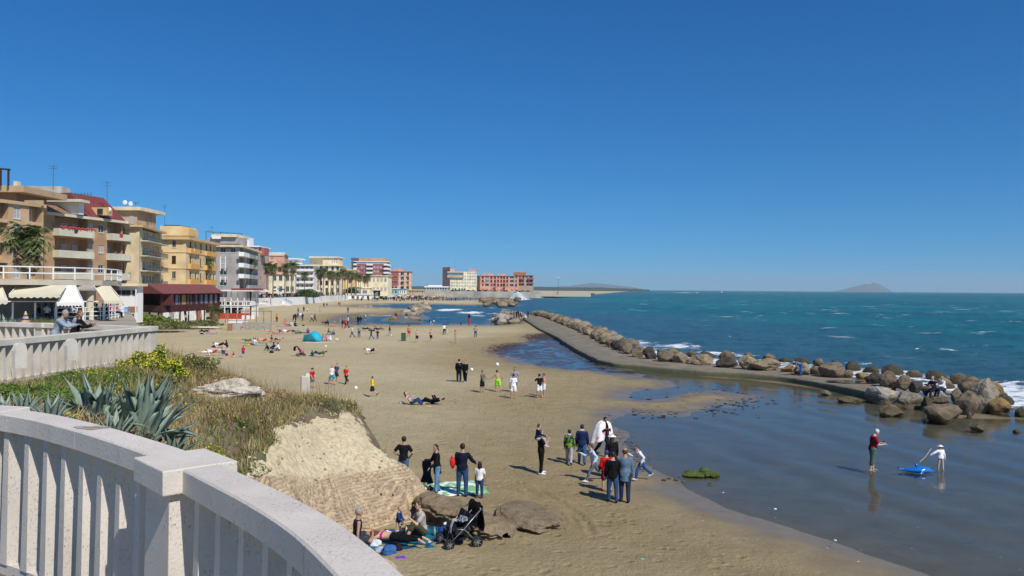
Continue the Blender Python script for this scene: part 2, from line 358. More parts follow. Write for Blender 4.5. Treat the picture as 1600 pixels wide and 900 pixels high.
# foam
fo = np.zeros_like(XX)
RL = [tuple(G(x, y))[:2] for x, y in ((835, 492), (890, 512), (930, 533), (985, 549), (1090, 563), (1160, 568), (1260, 573), (1350, 583), (1430, 592), (1520, 598), (1600, 625))]
dr = sdf_line(XX, YY, RL); front = (ds > 0)
fo = np.maximum(fo, front*np.exp(-(np.maximum(dr-2, 0)/6.0)**2)*.86)
def px_of(x, y, z=WL): return G(x, y, z)
def foam(px, py, rx, ry, s):
    global fo
    c = G(px, py, WL); a = rx*c.y/F; e1 = G(px, py+ry, WL).y; e2 = G(px, py-ry, WL).y; bb = max((e2-e1)/2, .2)
    fo = np.maximum(fo, s*np.exp(-(((XX-c.x)/a)**2+((YY-c.y)/bb)**2)))
for a in ((985, 534, 60, 7, .88), (1060, 541, 70, 7, .86), (1120, 550, 70, 5, .92), (940, 520, 34, 7, .9), (905, 503, 25, 5, .9), (1000, 546, 60, 6, .95), (1160, 555, 50, 4, .8), (1215, 566, 40, 3, .8), (1405, 580, 40, 5, .8), (1480, 590, 40, 5, .72), (1300, 565, 22, 2.4, 1.0), (1320, 564, 14, 3, .95), (1345, 567, 26, 1.8, .8), (1425, 583, 24, 3, .85),
          (1437, 543.5, 6, 1.8, 1.1), (1480, 547, 16, 2.2, 1.0), (1525, 555, 14, 1.6, .8), (1592, 615, 40, 9, .98), (1560, 606, 24, 4, .72), (1580, 655, 36, 8, .62), (1550, 645, 16, 6, .6), (1600, 672, 30, 3, .7),
          (1575, 502, 5, 1.3, .9), (1186, 492, 8, 1.0, .85), (1492, 470, 5, .8, .9), (1518, 471, 7, .6, .8), (1175, 473.5, 5, .5, .8), (890, 482, 10, 1.0, .7), (1075, 509, 6, .8, .8), (1140, 524, 6, .8, .8),
          (702, 484, 30, 2.6, 1.15), (735, 488, 30, 2.6, 1.1), (765, 490, 30, 1.6, 1.0), (745, 493, 30, 1.2, .95), (770, 499, 24, 1.2, .85), (700, 502, 26, 1.0, .8), (790, 484, 20, 1.2, .9), (690, 496, 24, 1.6, .85), (680, 491, 16, 1.0, .8), (730, 496, 22, 1.0, .7), (660, 487, 16, .9, .7),
          (815, 467, 22, 2.6, 1.0), (800, 473, 12, 1.2, .9), (790, 469, 18, 1.2, .85), (812, 477, 16, 1.2, .85), (770, 481, 18, 1.0, .85), (750, 468, 14, .8, .7), (830, 470, 16, .9, .75)):
    foam(*a)
foam(1045, 457.6, 95, .45, .75); foam(1105, 457.4, 24, .8, 1.1); foam(1128, 457.6, 6, 1.0, 1.1)
attr(me, 'foam', fo)
opq = np.where(ds > 0, sst(.4, 9, ds), 0.0)
opq = np.maximum(opq, sst(2, 12, dp-6)*0.12)
attr(me, 'deep', opq); attr(me, 'off', sst(14, 80, ds)*sst(20, 100, XX+60))
m = bpy.data.materials.new('sea_water'); m.use_nodes = True; n = m.node_tree; nd = n.nodes; L = n.links
b = nd['Principled BSDF']; out = nd['Material Output']
geo = nd.new('ShaderNodeNewGeometry')
colv = ramp(nz(.012, 5, .6, sc=(.5, 1.2, 1)), [(.36, (.002, .066, .074)), (.62, (.009, .135, .112))])
colv = mix(at('off'), (.028, .085, .11), colv)
colv = mix(ramp(nz(.35, 6, .65, sc=(.35, 1, 1)), [(.42, (0, 0, 0)), (.68, (1, 1, 1))]), colv, mix(1.0, colv, (1.5, 1.35, 1.3), 'MULTIPLY'))
fn = nz(.9, 9, .72, sc=(.6, 1, 1))
fm = mth('MULTIPLY', mth('SUBTRACT', fn, mth('SUBTRACT', .88, mth('MULTIPLY', at('foam'), .56))), 9, clamp=True)
cap = mth('MULTIPLY', mth('SUBTRACT', nz(.16, 9, .62, sc=(.35, 1, 1)), .628), 30, clamp=True); cap = mth('MULTIPLY', cap, at('off'))
fm = mth('MAXIMUM', fm, mth('MULTIPLY', cap, .8))
L.new(mix(fm, colv, (.80, .84, .84)), b.inputs['Base Color'])
b.inputs['IOR'].default_value = 1.33; b.inputs['Specular IOR Level'].default_value = .28
L.new(mth('ADD', .30, mth('MULTIPLY', fm, .6)), b.inputs['Roughness'])
bp = nd.new('ShaderNodeBump'); bp.inputs['Distance'].default_value = .30; bp.inputs['Strength'].default_value = 1
L.new(mth('ADD', mth('MULTIPLY', nz(.9, 9, .68, sc=(.5, 1, 1)), 1.0), mth('MULTIPLY', nz(3.2, 5, .65), .22)), bp.inputs['Height'])
L.new(bp.outputs[0], b.inputs['Normal'])
# shallow water: clear film over the sand
tr = nd.new('ShaderNodeBsdfTransparent'); tr.inputs[0].default_value = (.80, .86, .86, 1)
gl = nd.new('ShaderNodeBsdfGlossy'); gl.inputs['Roughness'].default_value = .05
bp2 = nd.new('ShaderNodeBump'); bp2.inputs['Distance'].default_value = .014
L.new(mth('ADD', nz(1.5, 5, .6, sc=(.6, 1, 1)), mth('MULTIPLY', nz(9, 3, .5), .14)), bp2.inputs['Height'])
L.new(bp2.outputs[0], gl.inputs['Normal'])
fr = nd.new('ShaderNodeFresnel'); fr.inputs['IOR'].default_value = 1.36; L.new(bp2.outputs[0], fr.inputs['Normal'])
ms = nd.new('ShaderNodeMixShader'); L.new(fr.outputs[0], ms.inputs[0]); L.new(tr.outputs[0], ms.inputs[1]); L.new(gl.outputs[0], ms.inputs[2])
ms2 = nd.new('ShaderNodeMixShader'); L.new(mth('MAXIMUM', at('deep'), fm), ms2.inputs[0]); L.new(ms.outputs[0], ms2.inputs[1]); L.new(b.outputs[0], ms2.inputs[2])
L.new(ms2.outputs[0], out.inputs[0])
tag(link('sea', me, None, m), 'teal sea with small waves and foam, shallow and clear over the sand', None, None, 'structure')

# ---------------- far coast and the island on the horizon
def ridge(name, prof, dist, thick, m, base=-2):             # prof: [(px, py)] silhouettes at real distance
    mb = MB(); rows = []
    for j, (f, k) in enumerate(((-1, 0), (-.7, .28), (-.35, .72), (0, 1), (.5, .6), (1, 0))):
        row = []
        for (px, py) in prof:
            p = AT(px, py, dist); h = (p.z-base)*k*(1+.18*(random.random()-.5)*(0 < abs(f) < 1)) + base
            row.append((p.x*(dist+f*thick)/dist, dist+f*thick, h))
        rows.append(row)
    P = np.array(rows); me = grid_mesh(name, P); return link(name, me, None, m)
def fine_prof(prof, amp, step=3):
    o = []
    for (a, b_) in zip(prof[:-1], prof[1:]):
        k = max(1, int(abs(b_[0]-a[0])/step))
        for i in range(k): t = i/k; o.append((a[0]+(b_[0]-a[0])*t, a[1]+(b_[1]-a[1])*t+(random.random()-.5)*amp))
    return o+[prof[-1]]
hill_m = mat('far_hillside', (.06, .08, .05), var=.4, scale=.003, coord='Generated')
far_m = mat('far_mountain', (.07, .085, .06), var=.3, scale=6, coord='Generated')
tag(ridge('island_mountain', fine_prof([(1295, 456), (1318, 452.5), (1330, 449), (1343, 446), (1352, 443.5), (1360, 444), (1364, 441), (1370, 442.5), (1378, 446), (1387, 451), (1395, 455.5)], .7), 17500, 1400, far_m), 'bluish mountain rising from the sea at the right of the horizon', None, None, 'structure')
tag(ridge('far_mountains', fine_prof([(835, 450), (870, 448), (900, 445.5), (925, 442), (938, 443), (960, 445.5), (985, 448), (1005, 452)], .6), 17500, 1500, far_m), 'faint blue mountains beyond the far coast', None, None, 'structure')
tag(ridge('wooded_coast', fine_prof([(640, 447.2), (700, 447), (760, 447), (830, 447.8), (880, 448.8), (940, 449.3), (1000, 451.5), (1015, 452.6)], .5), 3600, 220, hill_m), 'dark low wooded coast behind the far buildings', None, None, 'structure')
# ================================================================== TERRACE, BALUSTRADES, EMBANKMENT
RZ = 5.8; FLOOR = 4.6
def stone_mat(name, c, c2, pit=True):
    if name in _M: return _M[name]
    m = bpy.data.materials.new(name); m.use_nodes = True; global n, nd, L, geo
    n = m.node_tree; nd = n.nodes; L = n.links; geo = nd.new('ShaderNodeNewGeometry'); b = nd['Principled BSDF']
    base = ramp(nz(1.1, 6, .65), [(.3, c2), (.7, c)])
    base = mix(mth('MULTIPLY', ramp(nz(.35, 7, .7, sc=(1, 1, .35)), [(.5, (0, 0, 0)), (.72, (1, 1, 1))]), .45), base, tuple(v*.72 for v in c2))
    pits = ramp(nz(90, 4, .7, sc=(1, 1, .4)), [(.61, (0, 0, 0)), (.68, (1, 1, 1))])
    pm = mth('MULTIPLY', pits, ramp(nz(3.2, 3), [(.42, (0, 0, 0)), (.6, (1, 1, 1))]))
    base = mix(mth('MULTIPLY', pm, .5), base, (.13, .10, .07))
    base = mix(mth('MULTIPLY', ramp(nz(90, 3), [(.4, (0, 0, 0)), (.7, (1, 1, 1))]), .18), base, tuple(v*.7 for v in c))
    L.new(base, b.inputs['Base Color']); b.inputs['Roughness'].default_value = .82; b.inputs['Specular IOR Level'].default_value = .25
    bp = nd.new('ShaderNodeBump'); bp.inputs['Distance'].default_value = .006
    L.new(mth('SUBTRACT', nz(40, 5, .7), mth('MULTIPLY', pm, 1.4)), bp.inputs['Height']); L.new(bp.outputs[0], b.inputs['Normal'])
    _M[name] = m; return m
TRAV = stone_mat('travertine', (.76, .69, .60), (.62, .555, .475))
TRAV2 = stone_mat('weathered_travertine', (.74, .67, .56), (.55, .49, .40))

def resample(pts, step):
    pts = [Vector(p) for p in pts]; seg = [(b-a).length for a, b in zip(pts, pts[1:])]; T = sum(seg); k = max(2, int(round(T/step))+1); o = []
    for i in range(k):
        t = T*i/(k-1); j = 0
        while j < len(seg)-1 and t > seg[j]: t -= seg[j]; j += 1
        o.append(pts[j].lerp(pts[j+1], min(1, t/max(seg[j], 1e-9))))
    return o
def smooth_path(p, it=3):
    for _ in range(it): p = [p[0]]+[(a+b*2+c)/4 for a, b, c in zip(p, p[1:], p[2:])]+[p[-1]]
    return p
def bevel(o, w=.012, seg=2):
    md = o.modifiers.new('bevel', 'BEVEL'); md.width = w; md.segments = seg; md.limit_method = 'ANGLE'; md.angle_limit = R(40)

def balustrade(root, runs, posts, top, floor, wcap, pitch, detail=True, m=TRAV, skipr=.36):
    for path in runs:
        p = smooth_path(resample(path, .12)); n_ = len(p)
        nor = []
        for i in range(n_):
            d = (p[min(i+1, n_-1)]-p[max(i-1, 0)]).normalized(); nor.append(Vector((-d.y, d.x)))
        # coping in blocks
        blk = 11; mb = MB(); s = 0
        while s < n_-1:
            e = min(s+blk, n_-1)
            P = []; g = .003
            for i in range(s, e+1):
                q = p[i]
                if i == s and s > 0: q = q+(p[i+1]-q).normalized()*g
                if i == e and e < n_-1: q = q-(q-p[i-1]).normalized()*g
                a = q+nor[i]*wcap/2; b_ = q-nor[i]*wcap/2; z1 = top+.0015*math.sin(s*1.7)
                c_ = .012
                ai = q+nor[i]*(wcap/2-c_); bi = q-nor[i]*(wcap/2-c_)
                P += [(a.x, a.y, top-.16), (a.x, a.y, z1-c_), (ai.x, ai.y, z1), (bi.x, bi.y, z1), (b_.x, b_.y, z1-c_), (b_.x, b_.y, top-.16)]
            k = e-s+1; fs = []
            for i in range(k-1):
                for j in range(6): fs.append((i*6+j, i*6+(j+1) % 6, (i+1)*6+(j+1) % 6, (i+1)*6+j))
            fs += [tuple(range(5, -1, -1)), tuple((k-1)*6+j for j in range(6))]
            mb.add(P, fs); s = e
        mb.build('coping', m, root)
        # plinth under the balusters
        mb = MB()
        for i in range(n_-1):
            a, b_ = p[i], p[i+1]; w = wcap*.42
            q = [a+nor[i]*w, b_+nor[i+1]*w, b_-nor[i+1]*w, a-nor[i]*w]
            mb.quad(*[(v.x, v.y, floor+.10) for v in q[::-1]])
            for u, v in ((q[0], q[1]), (q[2], q[3])): mb.quad((u.x, u.y, floor-.4), (v.x, v.y, floor-.4), (v.x, v.y, floor+.10), (u.x, u.y, floor+.10))
        mb.build('plinth', m, root)
        bal = resample(p, pitch); L0 = None
        for i, q in enumerate(bal[:-1]):
            q2 = bal[i+1]; c = (q+q2)/2
            if any((c-Vector(pp[:2])).length < skipr for pp in posts): continue
            ang = math.atan2(q2.y-q.y, q2.x-q.x)
            if L0 is None:
                z0 = floor+.10; z1 = top-.158; w0, w1, d0, d1 = .115, .075, wcap*.92, wcap*.74
                mb = MB(); P = [(-w0/2, -d0/2, 0), (w0/2, -d0/2, 0), (w0/2, d0/2, 0), (-w0/2, d0/2, 0), (-w1/2, -d1/2, z1-z0), (w1/2, -d1/2, z1-z0), (w1/2, d1/2, z1-z0), (-w1/2, d1/2, z1-z0)]
                mb.add(P, [(3, 2, 1, 0), (4, 5, 6, 7), (0, 1, 5, 4), (1, 2, 6, 5), (2, 3, 7, 6), (3, 0, 4, 7)])
                o = mb.build('baluster', m, root); L0 = o
            else:
                o = L0.copy(); COL.objects.link(o); o.parent = root
            o.location = (c.x, c.y, floor+.10); o.rotation_euler = (0, 0, ang+random.uniform(-.02, .02))
    for (x, y, a, wl, wd) in posts:
        mb = MB(); mb.box((0, 0, (top-.168+floor-.1)/2), (wl*.84, wd*.80, top-.168-floor+.1), taper=.93); po = mb.build('post', m, root); po.location = (x, y, 0); po.rotation_euler = (0, 0, a)
        bevel(po, .008)
        mb = MB(); mb.box((0, 0, top-.078), (wl, wd, .166)); c = mb.build('cap', m, po); bevel(c, .01)

inner = [(0, 646), (40, 652.7), (66.7, 659.3), (100, 667.3), (133, 676), (166.7, 686.7), (200, 697), (234, 709.4), (260, 720), (286.7, 732.5), (340, 759.6), (380, 779), (420, 802), (450, 823), (476, 842), (500, 864), (520, 886), (532, 900)]
outer = [(0, 631), (30, 636), (64, 644), (93, 648), (133, 657.3), (180, 669.8), (224, 683), (260, 694.7), (290, 703.6), (335, 720), (379, 741), (420, 759), (460, 780), (500, 800), (530, 818), (550, 834), (580, 858), (600, 872), (630, 899)]
Ii = resample([G(x, y, RZ).to_2d() for x, y in inner], .1); Oo = resample([G(x, y, RZ).to_2d() for x, y in outer], .1)
cen = []
for q in Ii:
    o = min(Oo, key=lambda v: (v-q).length); cen.append((q+o)/2)
ww = sorted((min(Oo, key=lambda v: (v-q).length)-q).length for q in Ii)[len(Ii)//2]
cen = [Vector((-9.6, 9.1)), Vector((-7.6, 8.75)), Vector((-6.2, 8.35))]+cen[1:]
e = cen[-1]
cen += [Vector((e.x+.42, e.y-.8)), Vector((e.x+.7, e.y-1.7)), Vector((e.x+.8, e.y-2.7)), Vector((e.x+.75, e.y-4.2)), Vector((e.x+.3, e.y-6))]
root = empty('balustrade', (0, 0, 0), 0, 'curved pale travertine balustrade in the foreground with a wide square-capped post', 'balustrade')
pc = (G(203, 715, RZ)+G(249.3, 737.7, RZ)+G(325.8, 701.2, RZ)+G(375.5, 721.3, RZ))/4
d = G(249.3, 737.7, RZ)-G(203, 715, RZ); pa = math.atan2(d.y, d.x)
p2 = (G(14.7, 631.3, RZ)+G(62.7, 639.3, RZ))/2; p2 = p2+Vector((-.10, -.15, 0))
balustrade(root, [cen], [(pc.x, pc.y, pa, .575, .50), (p2.x-.14, p2.y-.02, math.atan2(-.28, 1), .56, .42)], RZ, 4.3, min(.34, max(.26, ww)), .36)
bb0 = root; mb = MB(); c_ = G(143, 668.5, RZ)
for k, (ra, rb, zz, mm_) in enumerate(((.15, .085, .0030, mat('grey_stain', (.36, .34, .31), var=.2, scale=20)), (.075, .032, .0055, mat('rusty_chip', (.45, .26, .12), var=.4, scale=40)))):
    mb = MB(); K_ = 22; mb.add([(c_.x+ra*math.cos(a)*(1+.25*math.sin(3*a+k)), c_.y+rb*math.sin(a)*(1+.3*math.cos(5*a)), RZ+zz) for a in np.linspace(0, 6.283, K_, endpoint=False)], [tuple(range(K_))]); mb.build('stain', mm_, bb0)
root = empty('balustrade', (0, 0, 0), 0, 'long weathered travertine balustrade below the cafe where the couple leans', 'balustrade')
Cc = Vector((-12.62, 27.8)); C2 = Vector((-17.4, 29.7))
balustrade(root, [[Vector((-13.6, 14.5)), Vector((-13.2, 20.6)), Cc], [Cc, C2, Vector((-21.5, 31.0)), Vector((-26, 31.5))]],
           [(Cc.x, Cc.y, 1.5, .5, .46), (C2.x, C2.y, 2.7, .5, .46)], 5.6, 4.45, .32, .35, m=TRAV2)

# terrace paving where the photographer and the couple stand
pave = mat('terrace_paving', 'b3a48c', var=.2, scale=2, bump=.004, coord='Object')
mb = MB()
inn = [(v.x, v.y) for v in smooth_path(resample(cen, .5))]
mb.prism([(-26, -8)]+[(inn[-1][0]-.1, -8)]+[(x-.05, y-.05) for x, y in inn[::-1]]+[(-13.6, 9.5), (-13.6, 14.5), (-13.25, 20.6), (Cc.x, Cc.y), (C2.x, C2.y), (-21.5, 31.0), (-26, 31.5)], 3.6, 4.28)
tag(mb.build('terrace_paving', pave), 'stone paved terrace behind the balustrades', None, None, 'structure')

mb = MB(); mb.prism([(-26, 11), (-13.62, 11), (-13.62, 14.5), (-13.2, 20.6), (Cc.x-.12, Cc.y-.1), (C2.x, C2.y-.1), (-21.5, 30.9), (-26, 31.4)], 4.2, 4.6)
tag(mb.build('terrace_paving', pave), 'raised paving behind the old balustrade', None, None, 'structure')
# ---- embankment height function (thin-plate spline through surveyed points)
def gp(px, py, d, dz=0): p = AT(px, py, d); return (p.x, p.y, p.z+dz)
CP = [(-4.9, 8.3, 4.2), (-3.2, 7.1, 3.9), (-2, 6.4, 3.3), (-1, 5.2, 2.4), (0, 3.8, 1.4), (1.2, 2, .6), (-9, 10.3, 4.3), (-13.5, 12, 4.3), (-13.2, 17, 4.2), (-13, 21, 4.2), (-12.7, 25, 4.2), (-12.2, 28.4, 4.1), (-14.5, 30, 4.0), (-18, 31.5, 3.9), (-24, 33, 3.9), (-28, 33, 3.9),
      (-9, 13.5, 4.25), (-10.3, 18, 4.3), (-6.9, 11, 4.1), (-10.6, 21, 4.15), (-10.9, 25, 4.05), (-8, 16, 3.95), (-26, 12, 4.3), (-26, 24, 4.2),
      gp(262, 535, 31.5, -.5), gp(330, 567, 31, -.45), gp(400, 592, 30.2, -.4), gp(460, 628, 29.3, -.3), gp(490, 650, 28.6, -.05), gp(530, 651, 28.4), gp(565, 655, 28), gp(585, 683, 27), gp(600, 710, 26), gp(622, 725, 25.6), gp(640, 735, 25.2),
      gp(300, 622, 25.5, -.1), gp(415, 622, 26.2, -.1), gp(350, 650, 23, -.2), gp(380, 700, 19.2), gp(310, 690, 17.5, -.1), gp(450, 690, 22.6), gp(400, 720, 20), gp(500, 700, 24.0), gp(540, 710, 24.4),
      gp(440, 745, 21.8), gp(520, 748, 23.1), gp(590, 745, 24.3), gp(648, 748, 25.0), (-6.9, 19.9, .2), (-5.96, 21.0, 0), (-5.2, 22.0, 0), (-4.41, 22.8, 0), (-3.6, 23.7, 0), (-2.86, 24.5, 0), (-2.3, 25.2, 0), (-2.3, 26, -.1), (-2.9, 26.6, -.1), (-3.6, 27.3, -.1), (-4.3, 28.6, -.1),
      (-5.2, 30.6, 0), (-6.8, 32.6, 0), (-8.5, 34, 0), (-11, 35.5, 0), (-15, 38, 1), (-20, 40, 2.4), (-28, 42, 3.5),
      gp(222, 702, 13.6), gp(150, 690, 13.2), gp(78, 670, 11.8), gp(268, 722, 13.4), gp(328, 722, 16.0), (-4.6, 12, 2.6), (-6.0, 18.2, 1.9), (-4.0, 14, .6), (-3, 18, -.1), (-1.5, 20, -.2), (0, 12, -.2), (-3.2, 11.5, .4), (1.5, 7, -.2), (2.5, 3, -.2), (0, 22, -.2), (0, 27, -.2), (2, 16, -.3), (-1, 31, -.3), (-3.5, 34, -.3), (-8, 39, -.3), (-3.6, 21.5, -.2)]
CPa = np.array(CP); Nc = len(CPa)
def U(r2): return np.where(r2 > 0, r2*np.log(r2+1e-12), 0)
K = U(((CPa[:, None, :2]-CPa[None, :, :2])**2).sum(-1))+np.eye(Nc)*.25
A_ = np.zeros((Nc+3, Nc+3)); A_[:Nc, :Nc] = K; A_[:Nc, Nc] = 1; A_[:Nc, Nc+1:] = CPa[:, :2]; A_[Nc:, :Nc] = A_[:Nc, Nc:].T
sol = np.linalg.solve(A_, np.r_[CPa[:, 2], 0, 0, 0])
def EH(x, y):
    x = np.asarray(x, float); y = np.asarray(y, float); s = sol[Nc]+sol[Nc+1]*x+sol[Nc+2]*y
    for i in range(Nc): s = s+sol[i]*U((x-CPa[i, 0])**2+(y-CPa[i, 1])**2)
    return s
def proj(x, y, z):
    x, y, z = np.asarray(x), np.asarray(y), np.asarray(z)-EYE; r, u, f = rgt, upv, fwd
    dd = x*f.x+y*f.y+z*f.z
    return 800+F*(x*r.x+y*r.y+z*r.z)/dd, 450-F*(x*u.x+y*u.y+z*u.z)/dd
gx = np.arange(-28, 3.01, .13); gy = np.arange(1.5, 42.01, .13)
GX, GY = np.meshgrid(gx, gy); H = EH(GX, GY)
pxs, pys = proj(GX, GY, np.maximum(H, 0))
RUIN = [(395, 735), (372, 712), (420, 700), (430, 672), (455, 655), (490, 640), (530, 642), (575, 648), (612, 710), (645, 728), (668, 742), (668, 815), (640, 900), (300, 900), (340, 770)]
rs = sdf_poly(pxs+(fbm(GX*1.3, GY*1.3)-.5)*34, pys+(fbm(GX*1.3+9, GY*1.3)-.5)*26, RUIN)
ruin = rs > 0
HE = H + (fbm(GX*.8, GY*.8, 4)-.5)*.25*np.clip(H, 0, 1) + np.where(rs > 14, -.25, 0)
HE = np.where(sdf_poly(GX, GY, [(v.x, v.y) for v in cen]+[(-9, -8), (-27, -8), (-27, 9)]) > 0, np.minimum(HE, FLOOR-.3), HE)
HE = np.where((GX < -13.2) & (GY < 31), np.minimum(HE, FLOOR-.3), HE)
HE = np.where((HE < .22) | ((pxs > 640) & (GY < 60) & (GY > 8)) | ((pys > 790) & (GY > 15)), -.5, HE)
m = bpy.data.materials.new('earth_bank'); m.use_nodes = True; n = m.node_tree; nd = n.nodes; L = n.links; b = nd['Principled BSDF']; geo = nd.new('ShaderNodeNewGeometry')
c = ramp(nz(1.2, 7, .7), [(.3, (.10, .075, .045)), (.5, (.19, .145, .085)), (.7, (.30, .245, .15))])
L.new(mix(ramp(nz(.5, 4), [(.45, (0, 0, 0)), (.6, (.7, .7, .7))]), c, (.085, .10, .035)), b.inputs['Base Color']); b.inputs['Roughness'].default_value = .95
bp = nd.new('ShaderNodeBump'); bp.inputs['Distance'].default_value = .08; L.new(nz(9, 6, .7), bp.inputs['Height']); L.new(bp.outputs[0], b.inputs['Normal'])
tag(link('embankment', grid_mesh('embankment', np.stack([GX, GY, HE], -1)), None, m), 'weedy earth bank sloping from the terrace to the beach', None, None, 'structure')

# ---- Roman ruin: rubble core slope and brick-faced wall
st = .03
rx = np.arange(-9.2, -1.9, st); ry = np.arange(16.5, 31, st); RX, RY = np.meshgrid(rx, ry)
Hr = EH(RX, RY); px_, py_ = proj(RX, RY, np.maximum(Hr, 0))
rs = sdf_poly(px_+(fbm(RX*1.3, RY*1.3)-.5)*34, py_+(fbm(RX*1.3+9, RY*1.3)-.5)*26, RUIN)
# brick face runs along a straight line u; v is height
ux, uy = .682, .731
uu = RX*ux+RY*uy; face_t = sst(0.0, .5, sdf_poly(px_, py_, [(400, 738), (470, 742), (560, 735), (650, 716), (690, 735), (690, 830), (640, 900), (300, 900)])/22+ (fbm(RX*1.5, RY*1.5)-.5)*.9)
course = .085; vv = Hr+.07*(fbm(RX*.8, RY*.8, 3)-.5)
row = np.floor(vv/course); fr_ = vv/course-row
bl = np.floor(uu/.19+row*.37+_T[row.astype(int) % 256, 7]*.6); fb = uu/.19+row*.37+_T[row.astype(int) % 256, 7]*.6-bl
hsh = _T[(bl.astype(int)*7) % 256, (row.astype(int)*13) % 256]
joint = np.clip(np.minimum(np.minimum(fr_, 1-fr_)*4, np.minimum(fb, 1-fb)*16), 0, 1)
dbrick = joint*.045+hsh*.03+(fbm(RX*8, RY*8, 3)-.5)*.03
# rubble cells
def cells(x, y, s):
    x = x/s; y = y/s; xi = np.floor(x); yi = np.floor(y); d1 = np.full(x.shape, 9.); d2 = d1.copy(); h = np.zeros(x.shape)
    for i in (-1, 0, 1):
        for j in (-1, 0, 1):
            a = (xi+i).astype(int); b_ = (yi+j).astype(int)
            cx_ = xi+i+_T[a % 256, b_ % 256]; cy_ = yi+j+_T[(a+71) % 256, (b_+13) % 256]
            d_ = np.hypot(x-cx_, y-cy_); nw = d_ < d1; d2 = np.where(nw, d1, np.minimum(d2, d_)); h = np.where(nw, _T[(a+5) % 256, (b_+9) % 256], h); d1 = np.where(nw, d_, d1)
    return d2-d1, h
ce, chh = cells(RX*.75+RY*.2+.4*fbm(RX*2,RY*2,3), RY*2.1-RX*.5+.4*fbm(RX*2+7,RY*2,3), .20)
drub = np.clip(ce*7, 0, 1)*.04*(.15+chh)+(fbm(RX*5, RY*5, 4)-.5)*.10+.05*(fbm(RX*14, RY*14, 2)-.5)+(fbm(RX*1.2, RY*1.2, 4)-.5)*.22
hole = sst(.66, .74, fbm(RX*.9+4, RY*1.6+2, 4))
Hd = Hr+(1-face_t)*drub+face_t*dbrick-.16*hole*face_t
Hd = np.where(rs > -4, Hd, -.4)
keep = (rs > -2) & (Hr > -.12)
idx = -np.ones(RX.shape, int); kk = keep[:-1, :-1] & keep[1:, :-1] & keep[:-1, 1:] & keep[1:, 1:]
used = np.zeros(RX.shape, bool)
for a_, b_ in ((0, 0), (1, 0), (0, 1), (1, 1)): used[a_:RX.shape[0]-1+a_, b_:RX.shape[1]-1+b_] |= kk
idx[used] = np.arange(used.sum())
# skirt: pull border vertices down
nbr = np.ones(RX.shape, bool); nbr[1:-1, 1:-1] = used[:-2, 1:-1] & used[2:, 1:-1] & used[1:-1, :-2] & used[1:-1, 2:]
bord = used & ~nbr; Hd = np.where(bord, Hd-.5, Hd)
Pv = np.stack([RX[used], RY[used], Hd[used]], -1)
r_, c_ = np.nonzero(kk); q = np.stack([idx[r_, c_], idx[r_, c_+1], idx[r_+1, c_+1], idx[r_+1, c_]], -1)
me = bpy.data.meshes.new('ruined_wall'); me.from_pydata(Pv.tolist(), [], q.tolist()); me.update()
attr(me, 'joint', np.where(face_t > .5, joint, np.clip(ce*4, 0, 1))[used]); attr(me, 'tone', np.where(face_t > .5, hsh, chh)[used]); attr(me, 'face', face_t[used]); attr(me, 'hole', (hole*face_t)[used])
rr = random.Random(8); mb = MB(); vsrc = None
def ruin_mat(name, top1, top2, br1, br2):
    global n, nd, L, geo
    m = bpy.data.materials.new(name); m.use_nodes = True; n = m.node_tree; nd = n.nodes; L = n.links; b = nd['Principled BSDF']; geo = nd.new('ShaderNodeNewGeometry')
    t = ramp(nz(.9, 6, .7), [(.3, top2), (.7, top1)])
    k = ramp(at('tone'), [(0, br2), (.45, tuple((a+b_)/2 for a, b_ in zip(br1, br2))), (.9, br1), (1, (.30, .17, .11))])
    k = mix(.15, k, t)
    c = mix(at('face'), mix(mth('MULTIPLY', at('tone'), .4), t, tuple(v*.72 for v in top1)), k)
    c = mix(mth('MULTIPLY', mth('SUBTRACT', 1, at('joint')), mth('ADD', .42, mth('MULTIPLY', at('face'), .38))), c, (.12, .09, .06))
    c = mix(mth('MULTIPLY', ramp(nz(7, 7, .75), [(.55, (0, 0, 0)), (.7, (1, 1, 1))]), .35), c, (.16, .12, .075))
    L.new(c, b.inputs['Base Color']); b.inputs['Roughness'].default_value = .93; b.inputs['Specular IOR Level'].default_value = .2
    bp = nd.new('ShaderNodeBump'); bp.inputs['Distance'].default_value = .03; L.new(nz(11, 6, .7), bp.inputs['Height']); L.new(bp.outputs[0], b.inputs['Normal']); return m
rm = ruin_mat('roman_masonry', (.68, .575, .385), (.52, .42, .265), (.60, .455, .29), (.36, .26, .17))
tag(link('ruined_wall', me, None, rm), 'pale rubble and brick ruin sloping down to the sand behind the resting family', 'ruin')

# ---- generic rock
def rock_mesh(seed, size, sub=3, rough=.28, boxy=.35, flat=.0):
    bm = bmesh.new(); bmesh.ops.create_icosphere(bm, subdivisions=sub, radius=1)
    rr = random.Random(seed); off = Vector((rr.uniform(-50, 50), rr.uniform(-50, 50), rr.uniform(-50, 50)))
    planes = [(Vector((rr.uniform(-1, 1), rr.uniform(-1, 1), rr.uniform(-.6, 1))).normalized(), rr.uniform(.55, .86)) for _ in range(11)]
    for v in bm.verts:
        d = v.co.normalized(); rad = 1.0
        for nn, k in planes:
            dt = d.dot(nn)
            if dt > .05: rad = min(rad, k/dt)
        rad = rad*boxy*2 + (1-boxy*2)*.85 if boxy < .5 else rad
        rad += rough*(mnoise.noise(d*1.3+off)*.45+mnoise.noise(d*3.2+off)*.22+mnoise.noise(d*8+off)*.12)
        p = d*rad
        if p.z < -flat and flat: p.z = -flat
        v.co = Vector((p.x*size[0], p.y*size[1], p.z*size[2]))
    me = bpy.data.meshes.new('rock'); bm.to_mesh(me); bm.free()
    return me
